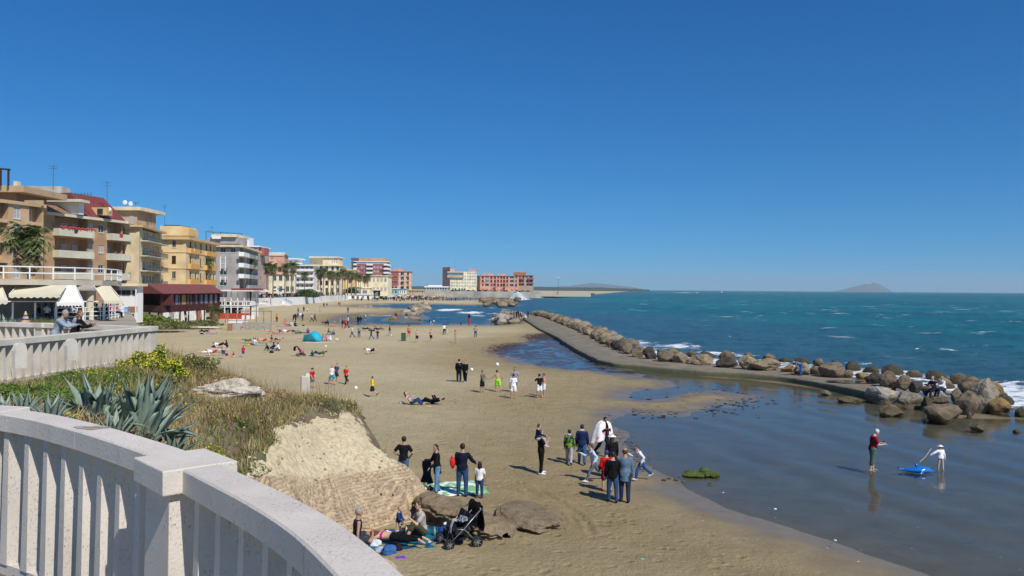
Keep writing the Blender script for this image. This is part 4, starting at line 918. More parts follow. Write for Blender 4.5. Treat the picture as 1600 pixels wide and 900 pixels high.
    w_ = mb.build('wall', wall, root)
    if cornice:
        ov, th = cornice; x = MB(); cx, cy = o.x, o.y
        for P0, P1 in ((A, B), (B, C), (C, D), (D, A)):
            d = (P1-P0).normalized(); nn = Vector((d.y, -d.x)); a = P0-d*ov+nn*ov*.5; b_ = P1+nn*ov*.5-d*0
            x.bar((a.x-cx, a.y-cy, z1-th/2-z0+.02), (b_.x-cx, b_.y-cy, z1-th/2-z0+.02), ov+.25, th)
        x.build('cornice', cm or white, root)
    root['z1'] = z1
    if 'z1' in root: del root['z1']
    return root, o
def addbox(root, o, name, P, size, rz, m, zc=None):
    x = MB(); x.box((0, 0, size[2]/2), size); q = x.build(name, m, root); q.location = (P[0]-o.x, P[1]-o.y, P[2]-o.z); q.rotation_euler = (0, 0, rz); return q
def box_px(root, o, name, xl, xr, yt, yb, d, depth, m, rz=0.0):
    a = AT(xl, yb, d); b_ = AT(xr, yt, d); return addbox(root, o, name, ((a.x+b_.x)/2, d+depth/2, a.z), (b_.x-a.x, depth, b_.z-a.z), rz, m)
def antenna(px, yb, yt, d, dish=False, label='thin television mast on a roof', h=None):
    a = AT(px, yb, d); b_ = AT(px, yt, d); root = empty('antenna', a, 0, label, 'antenna'); hh = b_.z-a.z
    mb = MB(); mb.tube([(0, 0, -.2), (0, 0, hh)], .045, 5)
    mb.build('mast', RAILM, root); mb = MB()
    for k, z in enumerate((.96, .86)):
        mb.box((0, 0, hh*z), (1.5-.3*k, .05, .05))
        for i in range(6): mb.box((-.65+i*.26, 0, hh*z), (.03, .5, .03))
    mb.build('aerial', RAILM, root)
    if dish:
        mb = MB(); mb.ball((.45, -.1, .9), (.42, .12, .42), 12, 6); mb.build('dish', white, root)
    return root
def stuc(n_, c, v=.20):
    c = lin(c); l_ = .3*c[0]+.55*c[1]+.15*c[2]; c = tuple(q*.70+l_*.30 for q in c)
    return mat(n_, c, var=v, scale=.35, bump=.0, rough=.9, detail=8)
OCH = stuc('ochre_stucco', 'c39a62'); TANS = stuc('orange_brown_stucco', 'b98a55'); CREAM = stuc('cream_stucco', 'e6cd94'); YEL_ = stuc('yellow_stucco', 'e6c277'); GREYS = stuc('grey_tile_cladding', 'aaa199'); PINK = stuc('salmon_stucco', 'd99672'); PALE = stuc('pale_yellow_stucco', 'ecdcaa')
WHT = stuc('white_stucco', 'ebe8e0', .05); BALC = mat('pale_grey_balcony', 'c9c4ae', var=.12, scale=.5); MAROON = mat('maroon_roof', '7a3d3a', var=.15, scale=2, rough=.7); MAR2 = mat('dark_maroon_wood', '4a2422', var=.2, scale=1.5)
PARQ = mat('ochre_cornice', 'd0b07c', var=.1, scale=.5); REDS = stuc('red_stucco', 'b3524a'); BRK = mat('brick_infill', 'a2714e', var=.2, scale=3); TILE = mat('roof_tile', '8a6a52', var=.35, scale=4); FLOW = mat('red_geranium', (.5, .05, .05), var=.4, scale=20)

P = lambda x, d: XY(x, d)
# 1 ochre block at the left edge
r, o = building('apartment_building', 'ochre apartment block with deep shaded loggias at the left edge', P(-90, 108), P(67, 124), P(70, 140), 4.2, ZY(67, 320, 124), OCH,
    dict(n=5, g=.5, log=[(.33, .43, (1, 2, 3), 1.4), (.52, .62, (1, 2, 3, 4), 1.4), (.84, .985, (1, 2, 3, 4), 1.4)], cols=[(.71, 1.3, 2.0, .12, 'white', (1, 2, 3, 4)), (.78, .9, 1.2, .3, 'glass', (0,))]), None, cornice=(.25, .5), cm=OCH)
x = box_px(r, o, 'penthouse', -70, 26, 300, 318, 124, 8, stuc('penthouse_stucco', '8e6c4c')); x = box_px(r, o, 'penthouse_roof', -80, 37, 290, 299, 122.5, 12, OCH)
mb = MB()
for px in (1, 13):
    a = AT(px, 290, 122); mb.box((a.x-o.x, 122-o.y, a.z+1.3-o.z), (.22, .22, 2.6))
a = AT(0, 263, 122); b_ = AT(16, 265, 122); mb.bar((a.x-1-o.x, 122-o.y, a.z-o.z), (b_.x-o.x, 122-o.y, b_.z-o.z), .25); mb.build('pergola', MAR2, r)
x = box_px(r, o, 'chimney', 21, 26, 283, 292, 122.6, 1, CREAM); x = box_px(r, o, 'parapet', 38, 67, 313, 321, 123, .3, OCH)
# 2 brown block with maroon mansard
A, B, C = P(56, 132), P(191, 152), P(196, 170); zt = ZY(191, 346, 152)
r, o = building('apartment_building', 'brown apartment block with long pale balconies and a maroon mansard roof', A, B, C, 4.2, zt, TANS,
    dict(n=4, g=.3, log=[(.19, .56, (0, 1, 2, 3), 1.7), (.80, .985, (0, 1, 2, 3), 1.7)], cols=[(.60, 1.2, 1.5, .3, 'white', (0, 1, 2, 3)), (.725, 1.4, 1.5, .3, 'blue', (0, 1, 2, 3))],
         bal=[(.17, .57, (0, 1, 2, 3), 1.3, 'solid', BALC), (.79, 1.03, (0, 1, 2, 3), 1.3, 'solid', BALC)], ls='white'), dict(n=4, g=.3, log=[(.05, .6, None, 1.4)], bal=[(.0, .6, None, 1.2, 'solid', BALC)]), cornice=(.9, .45), cm=BALC)
d = (B-A).normalized(); nn = Vector((d.y, -d.x)); mb = MB()
def mans(f0, f1, h, inset, m_, nm, over=.7):
    mb = MB(); a = A.lerp(B, f0)+nn*over; b_ = A.lerp(B, f1)+nn*over; ai = A.lerp(B, f0+.0)-nn*inset; bi = A.lerp(B, f1-(.10 if f1 > .95 else 0))-nn*inset
    f = lambda p, z: (p.x-o.x, p.y-o.y, z-o.z)
    c_ = b_-nn*9; ci = bi-nn*6
    mb.quad(f(a, zt), f(b_, zt), f(bi, zt+h), f(ai, zt+h)); mb.quad(f(b_, zt), f(c_, zt), f(ci, zt+h), f(bi, zt+h)); mb.quad(f(ai, zt+h), f(bi, zt+h), f(ci, zt+h), f(ai-nn*6, zt+h)); mb.quad(f(a, zt), f(ai, zt+h), f(ai-nn*6, zt+h), f(a-nn*9, zt))
    return mb.build(nm, m_, r)
mans(.10, .56, 1.5, 1.6, TILE, 'tiled_eave'); mans(.50, 1.0, 4.3, 2.6, MAROON, 'mansard_roof')
x = box_px(r, o, 'dormer', 143, 167, 324, 336, 145, 2, stuc('yellow_dormer', 'd7a94e'))
x = box_px(r, o, 'dormer_window', 152, 160, 326, 334, 144.8, .2, GLASS)
x = box_px(r, o, 'roof_room', 38, 124, 314, 334, 139, 1.5, WHT); x = box_px(r, o, 'roof_room', 30, 96, 291, 316, 146, 3, mat('weathered_plaster', 'bdb8a8', var=.3, scale=.5)); x = box_px(r, o, 'roof_slab', 24, 126, 311, 314.5, 137.5, 3, BALC)
mb = MB()
for i in range(9):
    a = AT(102+i*5, 311, 141); mb.box((a.x-o.x, 141-o.y, a.z+.6-o.z), (.06, .06, 1.2))
a = AT(102, 303, 141); b_ = AT(144, 305, 141); mb.bar((a.x-o.x, 141-o.y, a.z+.1-o.z), (b_.x-o.x, 141-o.y, b_.z+.1-o.z), .06); mb.build('roof_railing', RAILM, r)
mb = MB()
for i in range(40):
    q = A.lerp(B, .18+.39*i/39)+nn*1.35; mb.ball((q.x-o.x+random.uniform(-.1, .1), q.y-o.y, 4.5+(zt-4.5)*.75+1.25-o.z+random.uniform(-.05, .25)), (.16, .14, .15), 6, 4)
mb.build('balcony_flowers', FLOW, r)
antenna(83, 295, 258, 140, label='thin mast with a small aerial on the white roof room'); antenna(167, 335, 283, 146, True, label='tall mast with a dish above the maroon mansard roof')
# 3 cream block
r, o = building('apartment_building', 'tall cream apartment block with a blank side wall and railed balconies on the sea side', P(168, 166), P(217, 166), P(252, 186), 3.6, ZY(217, 352, 166), CREAM,
    dict(n=5), dict(n=5, g=.3, log=[(.12, .92, (1, 2, 3, 4), 1.2), (.1, .45, (0,), 1.0)], bal=[(.05, 1.0, (1, 2, 3, 4), 1.5, 'iron', BALC)], ls='blue'), cornice=(.8, .4), cm=PARQ)
x = box_px(r, o, 'penthouse', 174, 214, 328, 352, 168, 9, stuc('penthouse_brick', 'c79b68')); x = box_px(r, o, 'penthouse_roof', 170, 219, 323, 328, 167, 12, CREAM)
for px in (183, 202): x = box_px(r, o, 'penthouse_window', px, px+7, 334, 350, 167.9, .2, SHUT_W)
mb = MB()
for i in range(6):
    a = AT(218+i*4.6, 352, 172); mb.box((a.x-o.x, 172-o.y, a.z+.9-o.z), (.07, .07, 1.8)); 
a = AT(217, 340, 172); b_ = AT(243, 345, 172); mb.bar((a.x-o.x, 172-o.y, a.z-o.z), (b_.x-o.x, 172-o.y, b_.z-o.z), .08); a = AT(217, 347, 172); b_ = AT(243, 350, 172); mb.bar((a.x-o.x, 172-o.y, a.z-o.z), (b_.x-o.x, 172-o.y, b_.z-o.z), .06); mb.build('roof_railing', RAILM, r)
for i, (px, py) in enumerate(((195, 322), (204, 324))):
    a = AT(px, py, 168); t = empty('satellite_dish', a, 0, ['left white satellite dish on the cream penthouse roof', 'right white satellite dish on the cream penthouse roof'][i], 'satellite dish'); mb = MB(); mb.ball((0, 0, .75), (.5, .14, .5), 12, 6); mb.build('dish', white, t); mb = MB(); mb.tube([(0, .1, -.3), (0, .1, .7)], .04, 5); mb.build('pole', RAILM, t)
antenna(212, 326, 316, 168, label='aerial on the cream penthouse roof beside the dishes'); antenna(257, 352, 320, 195, label='mast above the yellow palazzo roof')
# 4 yellow palazzo
zt = ZY(290, 370, 190); A, B, C = P(243, 190), P(290, 190), P(337, 217)
r, o = building('apartment_building', 'yellow four-storey palazzo with dark shuttered windows and an attic on the roof', A, B, C, 3.4, zt, YEL_,
    dict(n=4, g=.5, cols=[(.60, 1.0, 1.8, .30, 'dark', (1, 2, 3))]), dict(n=4, g=.5, cols=[(f, 1.15, 2.1, .18, 'dark') for f in (.14, .30, .47, .66, .80, .93)], bal=[(.08, .38, (1, 2, 3), .55, 'solid', mat('orange_band', 'e3a95c')), (.6, .98, (1, 2, 3), .55, 'solid', mat('orange_band', 'e3a95c'))]), cornice=(.8, .7), cm=PARQ)
for z in (.27, .51, .76):
    h = zt-3.4; mb = MB(); a, b_ = A, B; mb.bar((a.x-o.x, a.y-o.y-.06, h*z), (b_.x-o.x+.05, b_.y-o.y-.06, h*z), .12, .16); d = (C-B).normalized(); nn = Vector((d.y, -d.x))*.06; mb.bar((B.x-o.x+nn.x, B.y-o.y+nn.y, h*z), (C.x-o.x+nn.x, C.y-o.y+nn.y, h*z), .12, .16); mb.build('string_course', PARQ, r)
x = box_px(r, o, 'attic', 250, 284, 353, 368, 195, 9, YEL_); x = box_px(r, o, 'attic', 283, 295, 358, 368, 196, 6, PARQ); x = box_px(r, o, 'attic_roof', 256, 280, 351.5, 353.5, 196, 7, MAR2)
# 5 grey block with round balconies
zt = ZY(374, 383, 240); A, B, C = P(327, 240), P(374, 240), P(403, 282)
r, o = building('apartment_building', 'grey tiled apartment block with white framed windows and white corner balconies', A, B, C, 3.0, zt, GREYS,
    dict(n=5, g=.2, cols=[(.46, 2.2, 1.9, .24, 'green', (1, 2)), (.46, 1.6, 1.6, .25, 'white', (3,)), (.45, 1.6, 1.5, .3, 'green', (4,)), (.78, 1.5, 1.5, .3, 'glass', (4,)), (.46, 2.6, 1.9, .15, 'glass', (0,))]),
    dict(n=5, g=.2, log=[(.02, .22, (1, 2, 3, 4), 1.6)], cols=[(.35, 1.2, 1.7, .22, 'green', (1, 2, 3)), (.55, 1.2, 1.7, .22, 'green', (1, 2, 3, 4)), (.8, 1.2, 1.7, .22, 'green')], bal=[(-.04, .24, (2, 3, 4), 1.5, 'solid', WHT), (.28, .95, (1, 2, 3, 4), 1.3, 'solid', GREYS)], ls='green'), cornice=(1.0, .6), cm=CREAM)
for a_ in ((326, 371, 371, 381, 243, 9, GREYS), (330, 369, 366, 370, 242, 12, CREAM), (331, 344, 369, 373, 241.5, 1, WHT)): x = box_px(r, o, 'penthouse', a_[0], a_[1], a_[2], a_[3], a_[4], a_[5], a_[6])
x = box_px(r, o, 'penthouse_brick_panel', 352, 361, 382.8, 388.5, 239.9, .1, BRK)
for (yt, yb) in ((401, 423.5), (432, 441)):
    x = box_px(r, o, 'window_surround', 343.4, 345, yt, yb, 239.85, .12, WHT); x = box_px(r, o, 'window_surround', 351, 352.6, yt, yb, 239.85, .12, WHT)
mb = MB(); TEAL = mat('green_pergola', '2c5a50')
for i in range(6):
    a = AT(322+i*11.2, 362+i*.6, 243+i*2); mb.box((a.x-o.x, 243+i*2-o.y, a.z-1.2-o.z), (.12, .12, 2.6))
    if i: mb.bar((p_.x-o.x, p_.y-o.y, p_.z-o.z), (a.x-o.x, a.y-o.y, a.z-o.z), .5, .14)
    p_ = a
mb.build('pergola', TEAL, r)
antenna(331, 363, 354, 243, label='short mast over the green pergola of the grey block')
# 6-9 further along
r, o = building('apartment_building', 'white and pink attic storeys rising behind the grey block', P(384, 330), P(403, 330), P(420, 350), 3, ZY(395, 384, 330), stuc('pale_pink', 'cfa48c'), dict(n=7, cols=[(.3, 1.6, 1.6, .3, 'glass', (5, 6)), (.75, 1.4, 1.5, .3, 'glass', (5, 6))]), dict(n=7, cols=[(.4, 1.6, 1.6, .3, 'white', (5, 6))]), cornice=(.6, .5), cm=WHT)
x = box_px(r, o, 'stair_tower', 379, 389, 371, 384, 334, 6, WHT); x = box_px(r, o, 'terrace_room', 401, 413, 387, 399, 333, 6, REDS)
zt = ZY(440, 396, 375)
r, o = building('villa', 'salmon brick villa with a white crenellated parapet and a cream lower wing', P(393, 375), P(444, 375), P(450, 400), 3, zt, PINK, dict(n=4, g=.5, cols=[(f, 1.5, 2.3, .25, 'dark', (1, 2)) for f in (.25, .62, .86)]+[(f, 1.0, .8, .45, 'dark', (3,)) for f in (.32, .62)]), dict(n=4, cols=[(.5, 1.3, 2.2, .25, 'dark', (1, 2))]), cornice=(.5, .4), cm=CREAM)
for i in range(17):
    x = box_px(r, o, 'crenel', 395+i*2.95, 396.7+i*2.95, 394.3, 396.6, 374.8, .6, WHT)
x = box_px(r, o, 'parapet', 393, 444, 396.6, 398.8, 374.5, .8, WHT)
r, o = building('villa', 'cream wing of the salmon villa with arched green windows', P(401, 366), P(461, 366), P(463, 378), 3, ZY(440, 427, 366), PALE, dict(n=2, g=.5, cols=[(f, 1.6, 2.4, .3, 'green') for f in (.12, .26, .46, .62, .80, .92)]), None, cornice=(.5, .5), cm=CREAM)
zt = ZY(470, 414, 420)
r, o = building('apartment_building', 'white modern block with wide horizontal balcony bands behind the palms', P(440, 420), P(490, 420), P(495, 445), 2.9, zt, WHT, dict(n=5, log=[(.25, .97, (1, 2, 3, 4), 2.5)], bal=[(.2, 1.02, (1, 2, 3, 4), 1.6, 'solid', WHT)], ls='glass'), None, cornice=(1.2, .5), cm=WHT)
x = box_px(r, o, 'penthouse', 443, 466, 405, 412, 424, 9, WHT); x = box_px(r, o, 'penthouse_roof', 441, 468, 403.5, 405.2, 423, 12, WHT)
zt = ZY(520, 414, 450); 
r, o = building('palazzo', 'pale yellow palazzo with green shutters and a stepped upper storey', P(478, 450), P(531, 450), P(541, 500), 2.9, zt, PALE, dict(n=4, g=.5, cols=[(f, 1.5, 2.6, .2, 'green') for f in (.1, .27, .44, .61, .78, .93)]), dict(n=4, g=.5, cols=[(f, 1.5, 2.6, .2, 'green') for f in (.15, .4, .65, .9)]), cornice=(1.0, .6), cm=CREAM)
x = box_px(r, o, 'upper_storey', 484, 512, 402, 414, 455, 14, PALE); x = box_px(r, o, 'upper_storey', 504, 527.5, 403, 414, 453, 14, stuc('warm_cream', 'e9d2a2'));
for px in (519, 522.5, 526): x = box_px(r, o, 'upper_window', px-.6, px+.7, 405.5, 411, 452.9, .2, SHUT_W)
x = box_px(r, o, 'roof_slab', 483, 528.5, 401, 402.4, 452, 18, PALE)
r, o = building('villa', 'round-cornered yellow villa half hidden by palms', P(536, 480), P(555, 480), P(558, 500), 2.9, ZY(545, 421, 480), stuc('deep_yellow', 'dfb964'), dict(n=3, g=.4, cols=[(.6, 2.4, 3.0, .3, 'brown', (1,))]), None, cornice=(.6, .5), cm=YEL_)
r, o = building('villa', 'low cream villa behind the row of distant palms', P(556, 500), P(606, 500), P(612, 520), 2.9, ZY(570, 430, 500), PALE, dict(n=2, g=.4, cols=[(f, 1.4, 2.2, .3, 'white') for f in (.08, .2, .32, .44, .56, .68, .8, .92)]), None, cornice=(.6, .5), cm=CREAM)
zt = ZY(560, 408, 540)
r, o = building('apartment_building', 'tall red and white striped apartment block with rows of balconies', P(551, 540), P(605, 540), P(609, 580), 2.9, zt, REDS, dict(n=8, log=[(.0, .10, None, 1.5), (.42, .56, None, 1.5), (.92, .995, None, 1.5)], cols=[(f, 1.6, 1.5, .3, 'white') for f in (.17, .27, .37, .63, .72, .82)], bal=[(-.02, .12, None, 1.4, 'solid', WHT), (.40, .58, None, 1.4, 'solid', WHT), (.90, 1.02, None, 1.4, 'solid', WHT)]), dict(n=8, bal=[(.1, .9, None, 1.2, 'solid', WHT)]), cornice=(.9, .5), cm=WHT)
x = box_px(r, o, 'white_band', 556, 604, 409.5, 412, 539.8, .3, WHT); x = box_px(r, o, 'penthouse', 560, 602, 403.5, 408, 545, 14, stuc('orange_stucco', 'd99a5a')); x = box_px(r, o, 'stair_tower', 548.5, 560, 403, 411, 544, 18, mat('dark_grey_render', '5b5f66')); x = box_px(r, o, 'grey_side', 549, 552, 408, 440, 538, 16, mat('dark_grey_render', '5b5f66'))
zt = ZY(630, 424, 640)
r, o = building('apartment_building', 'block half brick-red and half peach with iron balconies at the end of the seafront', P(610, 640), P(642.5, 640), P(643.5, 662), 3.5, zt, stuc('peach_stucco', 'e6b48c'), dict(n=4, g=1.5, cols=[(f, 1.4, 2.2, .2, 'dark') for f in (.12, .28, .53, .60, .84)], bal=[(.07, .17, None, 1.2, 'iron', BALC), (.23, .33, None, 1.2, 'iron', BALC), (.55, .68, None, 1.2, 'iron', BALC), (.79, .91, None, 1.2, 'iron', BALC)]), None, cornice=(.5, .4), cm=BRK)
x = box_px(r, o, 'red_render', 610, 622.8, 423.5, 446, 639.86, .1, REDS); x = box_px(r, o, 'attic', 615, 629, 420, 424, 645, 8, PINK)
# far promontory
zt = ZY(720, 424.5, 645)
r, o = building('office_building', 'pale yellow block with small square windows and a glazed top corner on the promontory', P(692, 660), P(703.5, 645), P(744.5, 645), 4.5, zt, stuc('lemon_stucco', 'f3e3ac'), dict(n=6), dict(n=6, g=.4, cols=[(f, 1.1, .9, .4, 'blue', (1, 2, 3, 4)) for f in (.05, .15, .25, .35, .45, .57)]+[(f, 1.1, .9, .4, 'white', (1, 2, 3, 4, 5)) for f in (.66, .76, .85, .94)]+[(f, 1.6, 2.2, .0, 'glass', (0,)) for f in (.1, .2, .35, .45, .55)]), cornice=None)
x = MB(); a = XY(691.5, 661); b_ = XY(703.2, 644.6); x.bar((a.x-o.x, a.y-o.y, 10), (b_.x-o.x, b_.y-o.y, 10), .3, 19.6); x.build('brown_side_wall', stuc('brown_side', 'c09a8a'), r)
x = box_px(r, o, 'glazed_gallery', 699.5, 724, 426, 430, 644, 2, PANEB); x = box_px(r, o, 'gallery_ledge', 699, 724.5, 430, 433.5, 643.6, 2, stuc('lemon_shade', 'cbb377')); x = box_px(r, o, 'gallery_roof', 699, 724.5, 424.4, 426, 643.6, 3, BALC)
x = box_px(r, o, 'rear_wing', 694.5, 711, 420, 425.5, 655, 12, PINK); x = box_px(r, o, 'rear_wing', 733, 743.8, 420.5, 426, 655, 10, PINK)
zt = ZY(770, 431, 650)
r, o = building('apartment_building', 'long orange apartment block with dark windows and small balconies on the promontory', P(745.5, 668), P(750, 650), P(810.5, 650), 4.5, zt, stuc('bright_orange', 'e8926a'), dict(n=4), dict(n=4, g=.3, cols=[(f, 1.4, 2.2, .3, 'dark', (1, 2, 3)) for f in (.07, .29, .385, .465, .545, .62, .70, .93)]+[(f, 3.2, 2.0, .35, 'glass', (1, 2, 3)) for f in (.18, .82)]+[(f, 1.0, .7, .3, 'dark', (0,)) for f in (.07, .18, .29, .385, .465, .545, .62, .7, .82, .93)], bal=[(.35, .42, (1, 2), 1.2, 'iron', BRK), (.60, .66, (1, 2), 1.2, 'iron', BRK)]), cornice=(.3, .3), cm=BRK)
x = box_px(r, o, 'roof_room', 754, 771, 427.5, 431.5, 655, 8, PINK); x = box_px(r, o, 'roof_room', 778, 790, 428, 431.5, 655, 8, PINK)
zt = ZY(820, 430, 655)
r, o = building('apartment_building', 'grey-pink block with red balconies at the right end of the promontory', P(806, 675), P(809.8, 655), P(833, 655), 4.5, zt, stuc('dusty_pink', 'b79583'), dict(n=4), dict(n=4, g=.2, cols=[(f, 1.3, 2.0, .3, 'dark', (1, 2, 3)) for f in (.1, .34, .58, .85)], bal=[(.0, .38, (2, 3), 1.6, 'solid', REDS), (.64, 1.04, (2, 3), 1.6, 'solid', REDS)]), cornice=(.5, .4), cm=BRK)
x = box_px(r, o, 'attic', 802, 822, 425.5, 430, 660, 9, BRK); x = box_px(r, o, 'attic', 810, 816, 423.5, 426, 662, 6, PINK); x = box_px(r, o, 'stone_base', 809.6, 833.4, 446.4, 455, 654.6, .3, mat('stone_base', 'a69785', var=.2))
# flag-pole mast on the far yellow block and the lamp on the pier
antenna(711, 424, 409, 655, label='faint red and white mast on the far yellow block')
# low pier pavilion
r = empty('pier_pavilion', AT(681, 456, 600), 0, 'low white glazed beach pavilion left of the far yellow block', 'pavilion'); o = r.location
for nm, a_ in (('base', (662, 703, 453, 457, 600, 14, conc)), ('glass_wall', (665, 699, 449, 453, 601, 10, PANEB)), ('roof', (663, 700, 447.3, 449, 600, 13, WHT)), ('upper_room', (669, 690, 445.8, 447.3, 603, 6, WHT))): box_px(r, o, nm, *a_)
for i in range(9): box_px(r, o, 'column', 666+i*4, 666.8+i*4, 449, 453.4, 600.6, .5, WHT)
# beach huts and bathing station
def hut(xl, xr, yt, yb, d, dep, m_, roofm_, label, openings=2, name='beach_hut', cat='hut'):
    r = empty(name, AT((xl+xr)/2, yb, d), 0, label, cat); o = r.location
    box_px(r, o, 'wall', xl, xr, yt, yb+1, d, dep, m_); box_px(r, o, 'roof', xl-.7, xr+.7, yt-1.0, yt+.05, d-.6, dep+1.2, roofm_)
    for i in range(openings):
        c = xl+(xr-xl)*(i+.5)/openings; w_ = (xr-xl)/openings*.22; box_px(r, o, 'door', c-w_, c+w_, yt+(yb-yt)*.35, yb, d-.08, .1, random.choice([PANEB, GLASS]))
    return r
BLUET = mat('blue_trim', '4f86b8'); AQUA = mat('aqua_paint', '7fbfb0')
hut(547, 562, 449.5, 461, 470, 8, WHT, BLUET, 'upper white room with blue trim of the bathing station', 3); hut(539, 579, 460, 466.5, 462, 10, WHT, WHT, 'lower white arcade of the bathing station on the sand', 5); hut(562, 578, 450, 460, 474, 8, CREAM, WHT, 'cream block beside the blue-trimmed bathing station', 1)
hut(583, 594, 453.5, 462, 500, 8, PALE, PALE, 'pale cream beach hut with an empty wall', 1); hut(595, 606, 452.5, 458.5, 520, 8, AQUA, WHT, 'aqua beach hut among the far crowd', 2); hut(607, 621, 451.5, 458, 530, 8, AQUA, WHT, 'pale green beach hut right of the aqua one', 3); hut(621, 634, 452, 458, 540, 8, WHT, BLUET, 'white beach hut with a thin blue roof', 4); hut(635, 662, 453.5, 457, 560, 8, mat('tan_canvas', 'c9ab77'), CREAM, 'long low tan beach shelter', 7)

# ---------------- cafe with round concrete roof terrace
cf = empty('cafe', (-38, 66, 4.2), 0, 'seafront cafe with cream awnings under a round concrete roof terrace', 'cafe'); o = cf.location
def rel(p): return (p[0]-o.x, p[1]-o.y, p[2]-o.z)
fl = [XY(-80, 58), XY(-20, 59), XY(60, 61), XY(120, 63.5), XY(160, 66), XY(184, 70), XY(190, 75), XY(186, 82)]
backl = [XY(150, 92), XY(-80, 80)]
def plate(pts, z0, z1, nm, m_, grow=0):
    P_ = [(p.x-o.x, p.y-o.y) for p in pts]; mb = MB(); mb.prism(P_, z0-o.z, z1-o.z); return mb.build(nm, m_, cf)
CAFC = mat('cafe_concrete', 'b5ab98', var=.15, scale=.6); zr = ZY(90, 437, 62)
plate(fl+backl, zr-.42, zr, 'roof_slab', CAFC); plate(fl+backl, 3.0, 4.22, 'floor_slab', CAFC)
inn_ = [XY(-80, 66), XY(20, 67), XY(100, 69), XY(146, 71), XY(150, 92), XY(-80, 80)]
plate(inn_, 4.2, zr-.4, 'wall', stuc('cafe_beige', 'b69a78'))
def railing(pts, z, h, nm, m_, par, bars=2, rad=.035, step=1.6, oo=None, post=.04):
    oo = oo if oo is not None else o; mb = MB(); P_ = resample(pts, step)
    for i, p in enumerate(P_):
        mb.tube([(p.x-oo.x, p.y-oo.y, z-oo.z), (p.x-oo.x, p.y-oo.y, z+h-oo.z)], post, 5)
    for k in range(bars):
        zz = z+h*(1-k/bars)
        mb.tube([(p.x-oo.x, p.y-oo.y, zz-oo.z) for p in P_], rad, 5)
    return mb.build(nm, m_, par)
railing(fl, zr, .95, 'roof_railing', white, cf, 2, .05, 1.7, post=.05)
railing([XY(86, 61.4), XY(120, 62.6), XY(160, 65.2), XY(188, 69.5), XY(194, 75), XY(190, 83)], 4.22, 1.05, 'terrace_railing', white, cf, 3, .035, .8)
CAN = mat('cream_awning', 'ddd3b5', var=.07, scale=.5, rough=.9); CANW = mat('white_awning', 'ece8dc', var=.04, rough=.9)
def awning(xt0, xt1, yt, dt, xb0, xb1, yb, db, m_, val=.28, drop0=0):
    a, b_, c, d = AT(xt0, yt, dt), AT(xt1, yt, dt), AT(xb1, yb, db), AT(xb0, yb, db); mb = MB(); a, b_, c, d = [Vector(rel(v)) for v in (a, b_, c, d)]
    K_ = 16; N_ = 5; P_ = []
    for j in range(N_+1):
        for i in range(K_+1):
            u, v = i/K_, j/N_; p = (a.lerp(b_, u)).lerp(d.lerp(c, u), v); p.z -= .10*math.sin(math.pi*v); P_.append(p)
    for i in range(K_+1):
        u = i/K_; p = d.lerp(c, u); P_.append(p-Vector((0, 0, val*(.65+.35*abs(math.sin(u*K_*math.pi/2))))))
    fs = [(j*(K_+1)+i, j*(K_+1)+i+1, (j+1)*(K_+1)+i+1, (j+1)*(K_+1)+i) for j in range(N_+1) for i in range(K_)]
    mb.add(P_, fs); ob = mb.build('awning', m_, cf); md = ob.modifiers.new('t', 'SOLIDIFY'); md.thickness = .02
    arms = MB(); arms.bar(a, d, .05); arms.bar(b_, c, .05); arms.build('awning_arm', white, cf)
awning(27, 104, 446, 61.8, 14, 94, 460, 58.4, CAN); awning(104, 118, 446, 62.5, 89, 131, 473, 58.5, CANW); awning(147, 172, 447, 66, 163, 192, 470, 62.5, CAN); awning(-30, 3, 448, 60, -50, 12, 470, 57, CAN)
awning(118, 147, 446, 64, 118, 150, 452, 63, mat('grey_awning', 'a39d90', var=.1), .12)
for px, d in ((88, 61), (130, 62.6), (162, 65), (170, 66.5), (190, 71), (55, 60.6), (20, 60)):
    mb = MB(); a = AT(px, 473, d); mb.tube([rel((a.x, d, 4.2)), rel((a.x, d, a.z))], .07, 6); mb.build('awning_post', white, cf)
mb = MB(); a = AT(5, 471, 60); b_ = AT(162, 471, 64.5); mb.bar(rel(a), rel(b_), .08); mb.build('beam', white, cf)
mb = MB(); a = AT(141, 471, 66); mb.tube([rel((a.x, 66, 4.2)), rel((a.x, 66, zr-.4))], .33, 12); mb.build('column', stuc('column_cream', 'd5c5a2'), cf)
for (a_, b2, dd) in ((60, 68, 66.6), (70, 78, 66.8), (80, 88, 67), (90, 99, 68), (116, 128, 69.5), (132, 139, 70)):
    q = box_px(cf, o, 'window', a_, b2, 470, 494, dd-.3, .1, GLASS)
# kitchen wall continuing left in tan, white hut behind with blue fittings
r = empty('kiosk', AT(203, 500, 92), 0, 'white flat-roofed kiosk with a strip of windows between the cafe and the red restaurant', 'kiosk'); o2 = r.location
for nm, a_ in (('wall', (186, 215, 447, 504, 92, 1.4, WHT)), ('roof', (183, 216, 443, 447, 91.2, 2.4, CREAM)), ('brick_band', (200, 214, 479, 487, 91.9, .1, BRK)), ('green_door', (200, 209, 490, 498, 91.9, .1, SHUT_G))): box_px(r, o2, nm, *a_)
for xa in (182, 190, 197, 207): box_px(r, o2, 'window', xa, xa+6.3, 453.5, 461, 91.9, .1, GLASS)
mb = MB(); a = AT(212, 500, 89); mb.tube([(a.x-o2.x, 89-o2.y, -1), (a.x-o2.x, 89-o2.y, AT(212, 452, 89).z-o2.z)], .08, 6); mb.build('pole', white, r)
t = empty('vending_sign', AT(197, 494, 84), 0, 'small bright blue sign panel at the end of the cafe terrace', 'sign'); o2 = t.location; box_px(t, o2, 'panel', 194, 200, 480, 494, 84, .2, mat('sky_blue_panel', '3f93c4')); box_px(t, o2, 'picture', 195, 199, 482, 488, 83.9, .05, mat('pale_blue_panel', '8cc4dc'))

